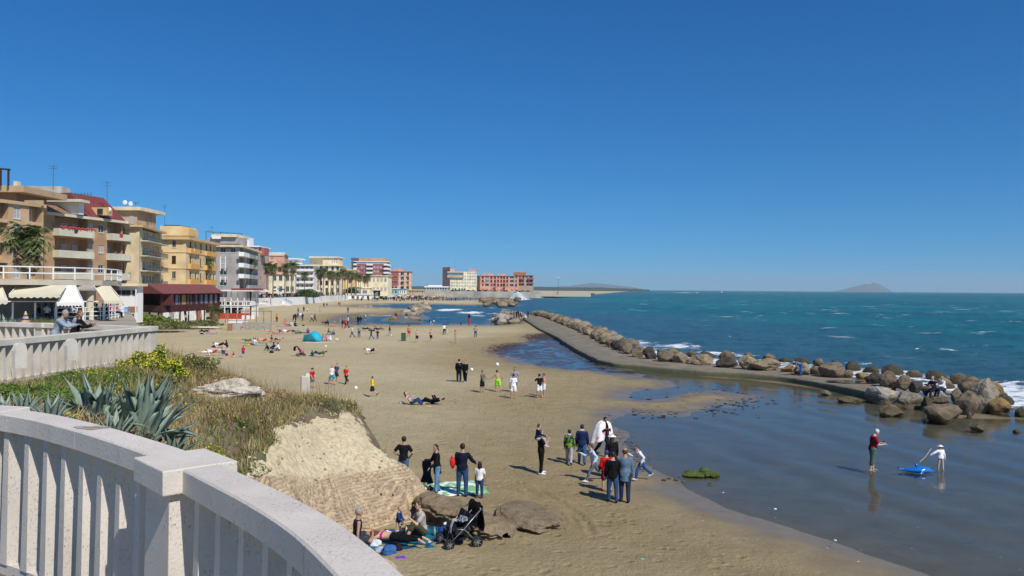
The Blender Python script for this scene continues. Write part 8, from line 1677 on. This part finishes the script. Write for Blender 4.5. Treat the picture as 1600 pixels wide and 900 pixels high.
FARL = [(609, 525, 200, 1.55, 'walk', K, Gy, 'next to a white ball on the middle beach', 1, 1), (639, 527, 100, 1.75, 'stand', None, Rd, 'right of the green bin', 0, 0), (651.5, 535.5, 270, 1.7, 'arms', None, N, 'below the one in red shorts', 0, 0), (673.5, 534.5, 250, 1.7, 'stand', None, K, 'in the middle of the ball players', 0, 0),
 (694, 523, 100, 1.7, 'walk', Wh, K, 'left of a pair near the water', 1, 1), (697.5, 522.5, 110, 1.65, 'walk', Gy, Be, 'right of a pair near the water', 1, 1), (711.5, 536.5, 180, 1.72, 'stand', None, Gy, 'right of the middle of the ball players', 0, 0), (743, 527.5, 95, 1.75, 'arms', None, B, 'alone near the shore of the bay', 0, 1),
 (673, 507.5, 200, 1.2, 'bend', K, Wh, 'at the edge of the bay', 1, 0), (676, 507.5, 20, 1.2, 'bend', Wh, K, 'in the shallows of the bay', 1, 0), (715, 507.5, 0, 1.0, 'cross', Rd, Pk, 'at the water line, smallest of three', 1, 0), (720.5, 507.5, 180, 1.2, 'cross', N, B, 'at the water line between two in red', 1, 1), (733, 508, 90, 1.5, 'stand', Rd, Rd, 'at the water line of the bay', 1, 1), (733, 502, 90, 1.7, 'stand', K, N, 'in the bay behind the one in red', 1, 1),
 (550, 527.5, 200, 1.7, 'walk', Wh, B, 'left of two strolling across the middle beach', 1, 1), (561, 527.5, 270, 1.7, 'stand', Gy, B, 'right of two strolling across the middle beach', 1, 1), (580, 530, 190, 1.5, 'walk', N, B, 'on the middle beach left of a smaller child', 1, 1), (590, 530, 250, 1.3, 'arms', K, B, 'on the middle beach beside a navy walker', 1, 1),
 (571, 517.8, 0, 1.7, 'recline', K, N, 'behind the two strolling together', 1, 1), (584, 517.5, 180, 1.7, 'legs', Pu, K, 'beside someone lying behind the strollers', 1, 1), (592, 518, 20, 1.7, 'recline', K, Br, 'right end of the resting trio', 1, 1),
 (535.5, 513, 90, 1.6, 'stand', N, B, 'at the left of the trio by the lagoon', 1, 1), (539.5, 513.5, 270, 1.7, 'arms', Rd, N, 'in the centre of the trio by the lagoon', 1, 1), (543.5, 509, 10, 1.75, 'stand', Wh, K, 'at the right of the trio by the lagoon', 1, 1), (537, 514.5, 90, 1.0, 'stand', Pk, Pk, 'in front of the trio by the lagoon', 1, 1),
 (559.5, 507.5, 90, 1.75, 'stand', K, K, 'at the lagoon, left of a pair', 1, 1), (563.5, 507.8, 90, 1.75, 'stand', K, B, 'at the lagoon, right of a pair', 1, 1), (571, 501.5, 200, 1.6, 'stand', Wh, K, 'wading in the lagoon', 1, 0), (543.7, 489, 90, 1.75, 'stand', B, B, 'alone beyond the lagoon', 1, 1), (500, 487.5, 180, 1.7, 'arms', Pk, Gy, 'beside a child in yellow', 1, 1), (504, 487, 180, 1.1, 'stand', Ye, Ye, 'far up the beach', 1, 0),
 (506, 480.5, 90, 1.75, 'stand', N, K, 'left of a dark pair far up the beach', 1, 1), (510.7, 480.8, 90, 1.7, 'stand', K, Gy, 'right of a dark pair far up the beach', 1, 1), (528.7, 478.5, 90, 1.7, 'stand', Rd, Rd, 'left of the red pair far up the beach', 1, 0), (531.3, 478.3, 90, 1.7, 'stand', Rd, B, 'right of the red pair far up the beach', 1, 1),
 (462, 503, 80, 1.75, 'walk', K, K, 'at the front of the dark group', 1, 1), (465.5, 497, 80, 1.7, 'stand', Gy, K, 'inside the dark group', 1, 1), (469.5, 499, 100, 1.7, 'walk', Wh, Gy, 'inside the dark group', 1, 1), (472.7, 502, 95, 1.75, 'walk', K, B, 'at the right of the dark group', 1, 1), (458.5, 500, 70, 1.7, 'bend', K, K, 'at the left of the dark group', 1, 1), (466, 489, 90, 1.7, 'stand', Gy, N, 'behind the dark group', 1, 1), (474.6, 487.5, 90, 1.75, 'stand', Br, K, 'far behind the dark group', 1, 1), (480.3, 488.5, 90, 1.3, 'stand', Wh, K, 'right behind the dark group', 1, 0),
 (487, 502.8, 200, 1.7, 'walk', Wh, K, 'left of a pair right of the dark group', 1, 1), (492, 502.8, 190, 1.75, 'walk', N, K, 'right of a pair right of the dark group', 1, 1), (432.5, 503.5, 90, 1.8, 'stand', Or, K, 'at the right end of the play frame', 0, 1),
 (444, 506, 30, 1.7, 'sit', Or, Pk, 'in the picnic group left of the dark walkers', 1, 1), (448, 508, 200, 1.6, 'cross', Pk, Pk, 'in the picnic group left of the dark walkers', 1, 1), (454, 509, 180, 1.7, 'legs', Wh, K, 'in the picnic group left of the dark walkers', 1, 1), (461, 510, 90, 1.7, 'cross', K, K, 'at the right of the picnic group', 1, 1),
 (513, 507.5, 180, 1.75, 'sit', N, K, 'beside a sunbather near the lagoon', 1, 1), (507, 507.5, 10, 1.7, 'recline', Br, N, 'left of the sitter in navy', 1, 1), (519, 510, 200, 1.65, 'prone', None, Or, 'below the sitter in navy', 0, 0), (512.5, 522.5, 20, 1.6, 'sit', Br, Gy, 'behind the teal tent, left', 1, 1), (522, 523.5, 250, 1.6, 'sit', Gy, B, 'behind the teal tent, right', 1, 1),
 (504, 532, 60, 1.6, 'cross', Gy, Gy, 'right beside the teal tent', 1, 1), (510.5, 533, 240, 1.65, 'sit', Pk, Pk, 'in the trio right of the teal tent', 1, 1), (517, 532.5, 200, 1.65, 'sit', Wh, Wh, 'at the right of the trio by the teal tent', 1, 1),
 (421, 521.5, 0, 1.7, 'recline', None, Or, 'at the left of the sunbathing row', 0, 0), (433, 521.5, 180, 1.65, 'prone', None, Pk, 'in the sunbathing row', 0, 0), (441, 521.5, 10, 1.7, 'recline', B, Wh, 'in the sunbathing row', 1, 0), (449, 521.8, 0, 1.7, 'recline', Wh, Rd, 'in the sunbathing row', 1, 0), (462, 522, 0, 1.7, 'recline', K, Gy, 'right of the sunbathing row', 1, 1), (470, 522, 190, 1.7, 'prone', Gn, Gn, 'right of the sunbathing row', 1, 1), (481, 521.5, 100, 1.6, 'sit', Pu, N, 'at the right end of the sunbathing row', 1, 1),
 (423, 535, 10, 1.7, 'sit', Br, Or, 'behind the seated trio', 0, 0), (433.5, 535, 200, 1.65, 'recline', None, Br, 'behind the seated trio', 0, 0), (420, 549, 0, 1.7, 'legs', K, Gy, 'at the left of the seated trio', 1, 1), (429, 548.5, 160, 1.7, 'sit', N, B, 'in the middle of the seated trio', 1, 1), (436, 549, 200, 1.7, 'sit', Wh, Br, 'at the right of the seated trio', 1, 0),
 (388, 537, 20, 1.65, 'recline', Gn, Gn, 'in the group of four sunbathers', 1, 0), (396, 539, 160, 1.7, 'legs', Wh, Br, 'in the group of four sunbathers', 1, 0), (405, 536, 10, 1.7, 'recline', None, Be, 'in the group of four sunbathers', 0, 0), (412, 536.5, 10, 1.7, 'recline', None, Rd, 'at the right of the four sunbathers', 0, 0),
 (488, 557, 120, 1.15, 'cross', K, K, 'beside the magenta push-chair', 1, 1), (499, 558.5, 175, 1.72, 'recline', Gn, B, 'on a white towel near the magenta push-chair', 1, 1), (580, 553.5, 0, 1.68, 'recline', Wh, K, 'alone on a yellow towel', 1, 0),
 (319, 522, 170, 1.7, 'recline', K, K, 'on the far left of the beach', 1, 1), (330, 522, 0, 1.65, 'legs', Pk, Pk, 'on the far left of the beach', 1, 1), (381, 516.5, 180, 1.75, 'chair', Or, B, 'on the low slab by the play frame', 0, 1), (380, 558.5, 130, 1.2, 'stand', Rd, B, 'at the edge of the grassy bank', 1, 0),
 (355, 543.5, 200, 1.65, 'sit', K, K, 'above the grassy bank', 1, 1), (343, 544, 0, 1.7, 'recline', Wh, K, 'above the grassy bank', 1, 1), (349, 561, 90, 1.6, 'stand', None, B, 'partly behind the grassy bank', 0, 0), (322, 553, 20, 1.7, 'prone', None, Wh, 'just above the dry grass', 0, 0), (365.5, 557.5, 220, 1.0, 'cross', Rd, Wh, 'near the tip of the grassy bank', 1, 0), (333, 556, 10, 1.65, 'recline', Wh, Rd, 'just above the dry grass', 1, 0)]
for a in FARL: far(*a[:8], longsl=bool(a[8]), longleg=bool(a[9]), skin=random.choice(['fair', 'tan']), hair=random.choice(['black', 'brown', 'black']))
rr = random.Random(11); TOPS = [K, N, B, Wh, Gy, Rd, Pk, Te, Be, Wh, K, N, None]; BOTS = [K, N, B, Gy, Be, Wh, Rd, K]
def crowd(n_, fx, where, group, z=0, poses=('stand', 'walk', 'arms', 'sit', 'stand', 'cross')):
    for i in range(n_):
        q = fx(i); far(0, 0, rr.uniform(0, 360), rr.choice([1.75, 1.7, 1.65, 1.78, 1.3]), rr.choice(poses), rr.choice(TOPS), rr.choice(BOTS), where, True, rr.random() < .6, rr.choice(['fair', 'tan']), rr.choice(['black', 'brown', 'grey', 'blond']), group, at_=q)
crowd(92, lambda i: G(min(698, max(566, rr.gauss(630, 30))), rr.uniform(465.2, 471.3), 0), 'in the dense crowd on the far sand', 'crowd on the far sand')
crowd(12, lambda i: G(545+rr.random()*60, rr.uniform(467.5, 472), 0), 'on the far sand near the bathing station', 'people near the bathing station')
crowd(12, lambda i: G(682+rr.random()*70, rr.uniform(468, 469.6), 0), 'on the far strip of sand by the water', 'people on the far strip')
cm_ = [cloth(c) for c in (K, N, B, Wh, Rd, Pk, Te, Be, Gy)]+[SKIN['tan'], HAIRC['black']]; mb = MB()
for i in range(420):
    if i < 300: q = G(min(735, max(558, rr.gauss(632, 38))), rr.uniform(464.2, 470.5), 0)
    else: d = rr.uniform(262, 560); q = Vector((float(np.interp(d, [e[1] for e in EDGE], [e[0] for e in EDGE]))-rr.uniform(1, 6), d, 2.92))
    a = rr.uniform(0, 3.14); h = rr.uniform(.55, 1.0) if (i < 300 and rr.random() < .35) else rr.uniform(.9, 1.05); u, v = math.cos(a)*.1, math.sin(a)*.1; t_, b_ = rr.randrange(9), rr.randrange(9)
    for s_ in (-1, 1): mb.tube([(q.x+u*s_, q.y+v*s_, q.z), (q.x+u*s_*.8, q.y+v*s_*.8, q.z+.85*h)], [.06, .09], 5, b_); mb.tube([(q.x+u*s_*2.2, q.y+v*s_*2.2, q.z+1.4*h), (q.x+u*s_*2.9, q.y+v*s_*2.9, q.z+.85*h)], [.055, .04], 5, rr.choice([t_, 9]))
    mb.tube([(q.x, q.y, q.z+.8*h), (q.x, q.y, q.z+1.1*h), (q.x, q.y, q.z+1.45*h)], [.15, .15, .2], 7, t_); mb.ball((q.x, q.y, q.z+1.62*h), (.10, .10, .13), 6, 5, 9); mb.ball((q.x, q.y+.03, q.z+1.67*h), (.105, .105, .11), 6, 4, 10)
tag(mb.build('far_crowd', cm_), 'dense far-off crowd of beachgoers and strollers', None, None, 'stuff')
def prom(i):
    d = rr.uniform(262, 470); x = float(np.interp(d, [e[1] for e in EDGE], [e[0] for e in EDGE]))-rr.uniform(1, 5); return (x, d, 2.92)
crowd(48, prom, 'on the seafront promenade above the sea wall', 'people on the promenade', poses=('stand', 'walk', 'arms', 'stand'))
for i, (px, py, ps, t_) in enumerate(((803, 497, 'stand', N), (807, 498, 'arms', K), (810, 496.5, 'stand', N), (813, 498, 'walk', B), (821, 497.5, 'cross', Wh), (825, 497, 'stand', K))): far(px, py, rr.uniform(0, 360), 1.7, ps, t_, K, 'at the far tip of the breakwater, number %s from the left' % ('one two three four five six'.split()[i]) if 0 else ['leftmost of the group on the breakwater tip', 'second from the left on the breakwater tip', 'in the middle of the group on the breakwater tip', 'right of the middle on the breakwater tip', 'on the rocks right of the standing group', 'farthest right on the breakwater tip'][i], at_=tuple(G(px, py, .9)))
for i, (px, d, t_) in enumerate(((62, 62.5, K), (73, 63, Wh), (100, 63, K), (112, 64, Wh), (124, 64.5, B), (150, 66, Br), (160, 67, K), (167, 66.8, N), (174, 68, Rd), (182, 69, Pk))): q = XY(px, d); far(0, 0, rr.uniform(0, 360), 1.7, 'chair', t_, rr.choice([K, N, B]), 'at a cafe table, %s' % 'farthest left|second from the left|left of the white awning|under the white awning|right of the white awning|beside the round column|right of the round column|near the corner of the railing|at the corner of the railing|farthest right'.split('|')[i], at_=(q.x, q.y, 4.25))
# ================================================================== BEACH FURNITURE
TENT = mat('teal_nylon', '1fa6bf', rough=.6, var=.15)
t = empty('pop_up_tent', G(490, 533, 0), R(250), 'bright teal pop-up beach tent on the middle beach', 'tent'); mb = MB(); P_ = []
for j in range(7):
    for i in range(15): a = math.pi*(.0+1.0*i/14); th = math.pi/2*j/6; P_.append((math.sin(a)*math.cos(th)*1.1-.3, math.cos(a)*1.15*(1-.1*j/6), math.sin(a)*math.sin(th)*1.25+.0))
mb.add(P_, [(j*15+i, j*15+i+1, (j+1)*15+i+1, (j+1)*15+i) for j in range(6) for i in range(14)]); o = mb.build('canopy', TENT, t, True); md = o.modifiers.new('t', 'SOLIDIFY'); md.thickness = .03
mb = MB(); mb.box((.3, 0, .03), (1.6, 2.1, .05)); mb.build('groundsheet', cloth('1c3440'), t); mb = MB(); mb.add([(.8, -1.1, .02), (1.3, -.6, .9), (1.3, .5, 1.0), (.9, 1.1, .02)], [(0, 1, 2, 3)]); mb.build('flap', mat('light_teal_nylon', '4fc4d6'), t)
p2_ = copy_tree(pc_); p2_.location = G(470, 557, 0); p2_.rotation_euler = (0, 0, R(30)); p2_['label'] = 'magenta and black push-chair on the middle beach left of a seated child'; p2_.scale = (.85, .7, 1)
for ch in p2_.children:
    if ch.name.startswith('seat') or ch.name.startswith('folded'):
        ch.material_slots[0].link = 'OBJECT'; ch.material_slots[0].material = cloth('c2185b')
q = p2_.location; drape('black_hood', [(0, 0, .6), (-.25, 0, 1.05), (-.5, 0, 1.0), (-.55, 0, .6)], .6, cloth('1a1216'), ('black cloth over the back of the magenta push-chair', 'cloth'), R(30), (q.x-.1, q.y, 0))
for px, py, w, l, rz, c, lb in ((496, 560, 2.4, 1.0, .1, 'dfe4ea', 'white towel beside the magenta push-chair'), (580, 554.5, 2.3, .9, 0, 'cfa040', 'yellow towel under the lone sunbather'), (472, 529.5, 2.4, .7, 0, '3f6fae', 'long blue mat left of the teal tent'), (493, 535, 2.6, .7, 0, 'e3e6ea', 'white towel in front of the teal tent'), (366, 527.5, 2.6, .8, 0, 'd8c83a', 'yellow towel left of the sunbathing row'), (400, 540, 2.8, 1.0, 0, '3f8fae', 'light blue towel of the four sunbathers'), (445, 510, 3.2, 1.2, 0, 'b84a6a', 'pink blanket of the picnic group'), (519, 511, 3, 1.2, 0, '5f86a8', 'blue-grey towel near the lagoon'), (427, 551, 2.0, 1.0, 0, '2f3440', 'dark blanket under the seated trio'), (440, 522.5, 4.5, 1.0, 0, 'd07a5a', 'orange towels under the sunbathing row'), (468, 523, 3.6, .9, 0, '7a8a9a', 'grey towels at the right of the sunbathing row'), (340, 546, 2.6, 1, 0, 'dcdde0', 'white towel above the grassy bank'), (322, 524, 3, 1, 0, '9fb4cc', 'pale blue towel at the far left of the beach'), (512, 535, 2, .9, 0, 'c9c2b4', 'pale towel right of the teal tent')): towel(px, py, w, l, rz, cloth(c), lb, z=.015)
for i, (px, py, c) in enumerate(((474, 509.5, '18181c'), (424, 552, '202024'), (353, 556, '7a1f2c'), (315, 522.5, '1c2030'), (500, 531, '7a2034'), (457, 511, 'c9ccd4'), (388, 541, 'd8b43a'), (545, 512, '1d1d22'), (334, 543, '2a1c1c'), (526, 532, 'd9d9dc'))): blob('bag', px, py, (.28, .2, .17), cloth(c), ['black bag right of the picnic group', 'black bag in front of the seated trio', 'dark red bag near the tip of the bank', 'navy bag at the far left of the beach', 'dark red bag behind the teal tent', 'pale grey bag in the picnic group', 'yellow bag beside the four sunbathers', 'black bag by the lagoon group', 'brown bag above the grassy bank', 'white bag right of the tent group'][i], 'bag', 50+i)
def posts(name, L_, label, cat, m_, d, thick=.1):
    t = empty(name, AT(L_[0][0], 510, d), 0, label, cat); o = t.location
    for (xa, ya, xb, yb) in L_: a, b_ = AT(xa, ya, d), AT(xb, yb, d); mb = MB(); a.z = max(a.z, -.2); mb.tube([a-o, b_-o], thick/2, 6); mb.build('post' if abs(xa-xb) < 3 else 'beam', m_, t)
    return t
WOODG = mat('grey_wood', '8d867c', var=.25, scale=2)
posts('play_frame', [(356, 515, 356, 484), (370, 515, 370, 486), (383, 514, 383, 486), (400.5, 515, 400.5, 458), (412, 514, 412, 486), (424, 514, 424, 486), (368, 486, 425, 486), (352.8, 506, 352.8, 485)], 'grey wooden frame of posts and a top beam standing on the sand', 'play frame', WOODG, 130, .16)
for nm, a_, m_, lb, ct in (('screen_wall', (384, 425, 504.5, 514.5, 129, .15, mat('reed_screen', 'a09a8c', var=.3, scale=3)), 0, 'low grey reed screen under the play frame', 'screen'), ('concrete_slab', (361, 382, 505.5, 515.5, 128, .5, conc), 0, 'low grey concrete slab left of the reed screen', 'slab'), ('white_platform', (354, 379, 500.5, 504, 150, 3, white), 0, 'low white platform behind the play frame', 'platform'), ('white_board', (310, 339, 509.5, 511.5, 136, 1.2, white), 0, 'long white board lying on the sand at the left', 'board'), ('concrete_post', (264.5, 270, 489, 512, 134, .5, conc), 0, 'thick pale concrete post standing alone on the sand', 'post'), ('litter_bin', (626.6, 633.5, 521, 530.5, 105, .5, mat('green_bin', '3f5a40')), 0, 'green litter bin on the middle beach', 'bin'), ('wooden_bin', (355.5, 361, 506, 516, 127, .6, BRK), 0, 'slatted wooden bin at the left post of the play frame', 'bin')):
    t = empty(nm, AT((a_[0]+a_[1])/2, a_[3], a_[4]), 0, lb, ct); t.location.z = 0; a, b_ = AT(a_[0], a_[3], a_[4]), AT(a_[1], a_[2], a_[4]); mb = MB(); hh = b_.z; mb.box((0, a_[5]/2, hh/2-.05), (b_.x-a.x, a_[5], hh+.1), taper=.97); mb.build('block', a_[6], t); mb = MB(); mb.box((0, a_[5]/2, hh+.02), ((b_.x-a.x)*1.03, a_[5]*1.06, .06)); mb.build('top_edge', a_[6], t)
def parasol(px, py, d, r_, h, c1, c2, label, closed=False, z=0):
    p = AT(px, py, d); t = empty('parasol', (p.x, d, z), 0, label, 'parasol'); K_ = 16
    for k, c in enumerate((c1, c2)):
        mb = MB()
        for i in range(k, K_, 2):
            a0, a1 = 2*math.pi*i/K_, 2*math.pi*(i+1)/K_
            if closed: continue
            mb.add([(0, 0, h), (r_*math.cos(a0), r_*math.sin(a0), h-.5), (r_*math.cos(a1), r_*math.sin(a1), h-.5)], [(0, 1, 2)])
        if closed:
            for i in range(k, 8, 2): z0_, z1_ = h*.45+h*.5*i/8, h*.45+h*.5*(i+1)/8; mb.tube([(0, 0, z0_), (0, 0, z1_)], [r_*(1-.8*i/8), r_*(1-.8*(i+1)/8)], 10)
        mb.build('canopy', cloth(c), t)
    mb = MB(); mb.tube([(0, 0, 0), (0, 0, h)], .03, 6); mb.build('pole', white, t)
parasol(40, 490, 40, .28, 1.5, '2c57a8', 'e2b93a', 'closed blue and yellow striped parasol before the cafe', True, 4.2)
parasol(415, 485, 258, 1.6, 2.6, 'e0c23a', '3a4fa0', 'open yellow and blue parasol near the sea wall'); parasol(408, 487, 246, 2.2, 2.3, 'f0ead8', 'ded6bd', 'cream parasol on the sand beside the beach bar'); parasol(452, 478, 330, 1.5, 2.3, 'd5d9de', 'c4cbd2', 'pale parasol at the foot of the white sea wall')
rr2 = random.Random(5)
for i in range(26): px = rr2.gauss(622, 26); d = rr2.uniform(430, 560); q = AT(px, 467, d); parasol(px, 467, d, 1.3, 2.3, *rr2.choice([('3a4fa0', 'e6e6ea'), ('e6e6ea', 'd8d8d0'), ('c23a3a', 'e6e6ea'), ('2b8fa6', 'e0d23a')]), 'small open parasol in the dense far crowd'); bpy.context.scene.collection.objects[-1] if 0 else None
for o in list(COL.objects):
    if o.get('label') == 'small open parasol in the dense far crowd': o['group'] = 'parasols in the far crowd'
# seaweed litter near the bottom of the frame and a plant edge at the cafe
mb = MB(); rr3 = random.Random(3); c = G(990, 882)
for i in range(420):
    a = Vector((rr3.gauss(0, .30), rr3.gauss(0, .16), rr3.uniform(.0, .05))); a.x += .15*a.y; d_ = Vector((rr3.uniform(-1, 1), rr3.uniform(-1, 1), rr3.uniform(-.2, .5))).normalized()*rr3.uniform(.03, .09); mb.bar(a, a+d_, .008, .004)
tag(simple('seaweed_clump', mb, mat('dry_seaweed', (.10, .055, .035), col2=(.22, .13, .08), scale=12), (c.x, c.y, .0), .1, None, None), 'clump of dry brown seaweed on the sand near the bottom edge', 'seaweed')
mb = MB()
for i in range(520):
    if i < 300: q = G(rr3.gauss(1100, 48), rr3.gauss(628, 9), WL)
    elif i < 400: q = G(rr3.uniform(985, 1060), rr3.gauss(640, 8), WL)
    else: t_ = rr3.random(); q = G(950+60*t_+rr3.gauss(0, 7), 650+85*t_+rr3.gauss(0, 6), 0)
    l_ = rr3.uniform(.05, .28)*(.35 if i > 400 else 1); a = rr3.gauss(0, .5); mb.box((q.x, q.y, q.z+.02), (l_, l_*.35, .02), a, tilt=Matrix.Rotation(rr3.uniform(-.2, .2), 3, 'X'))
tag(mb.build('seaweed_flecks', mat('wet_seaweed', (.02, .017, .013), var=.4, rough=.6)), 'dark scraps of seaweed scattered over the wet bar and the water edge', None, None, 'stuff')
blob('plastic_litter', 1003, 876, (.09, .06, .04), mat('aqua_plastic', '8fd6cc', rough=.3), 'small crumpled aqua plastic beside the seaweed clump', 'litter', 70)
for i, (px, py, s) in enumerate(((1211, 796, .06), (1305, 845, .05), (930, 862, .05), (1130, 770, .04), (835, 618, .05), (962, 150, 0))):
    if s: blob('shell', px, py, (s, s*.7, s*.4), white, ['white scrap in the shallows', 'white scrap on the wet sand at the bottom right', 'small white scrap near the bottom edge', 'small white shell on the damp sand', 'small white shell near the footballers'][i], 'litter', 80+i)
pts_ = np.array([[p.x, p.y, 4.25] for p in [AT(rr3.uniform(-20, 90), 500, rr3.uniform(36, 52)) for _ in range(5200)]]); blades('terrace_weeds', pts_, .55, .035, .5, G_OLV, 'olive green weeds growing in front of the cafe terrace', 9)
for i, (px, d) in enumerate(((10, 38), (26, 40), (128, 44), (143, 46))): p = AT(px, 500, d); agave((p.x, p.y, 4.2), (1.5, 1.1, .9, .8)[i], 18, 80+i, ['large agave at the left edge before the cafe awnings', 'second agave right of the large one before the cafe', 'agave behind the leaning woman', 'small agave before the cafe railing'][i])
mb = MB(); a, b_ = AT(-30, 500, 33), AT(64, 500, 33); mb.bar((a.x, 33, 4.7), (b_.x, 33, 4.7), .35, 1.0); tag(mb.build('planter_wall', TRAV2), 'low pale planter wall behind the old balustrade at the left edge', 'wall')
# ================================================================== HAZE
mb = MB(); mb.box((0, 11000, 162), (30000, 24000, 336)); hz = mb.mesh('haze'); hm = bpy.data.materials.new('haze'); hm.use_nodes = True; hm.node_tree.nodes.clear()
pv = hm.node_tree.nodes.new('ShaderNodeVolumePrincipled'); pv.inputs['Density'].default_value = 6.5e-5; pv.inputs['Color'].default_value = (.74, .91, 1, 1); pv.inputs['Anisotropy'].default_value = .0
ho = hm.node_tree.nodes.new('ShaderNodeOutputMaterial'); hm.node_tree.links.new(pv.outputs[0], ho.inputs['Volume'])
tag(link('haze', hz, None, hm), 'thin sea haze', None, None, 'stuff')
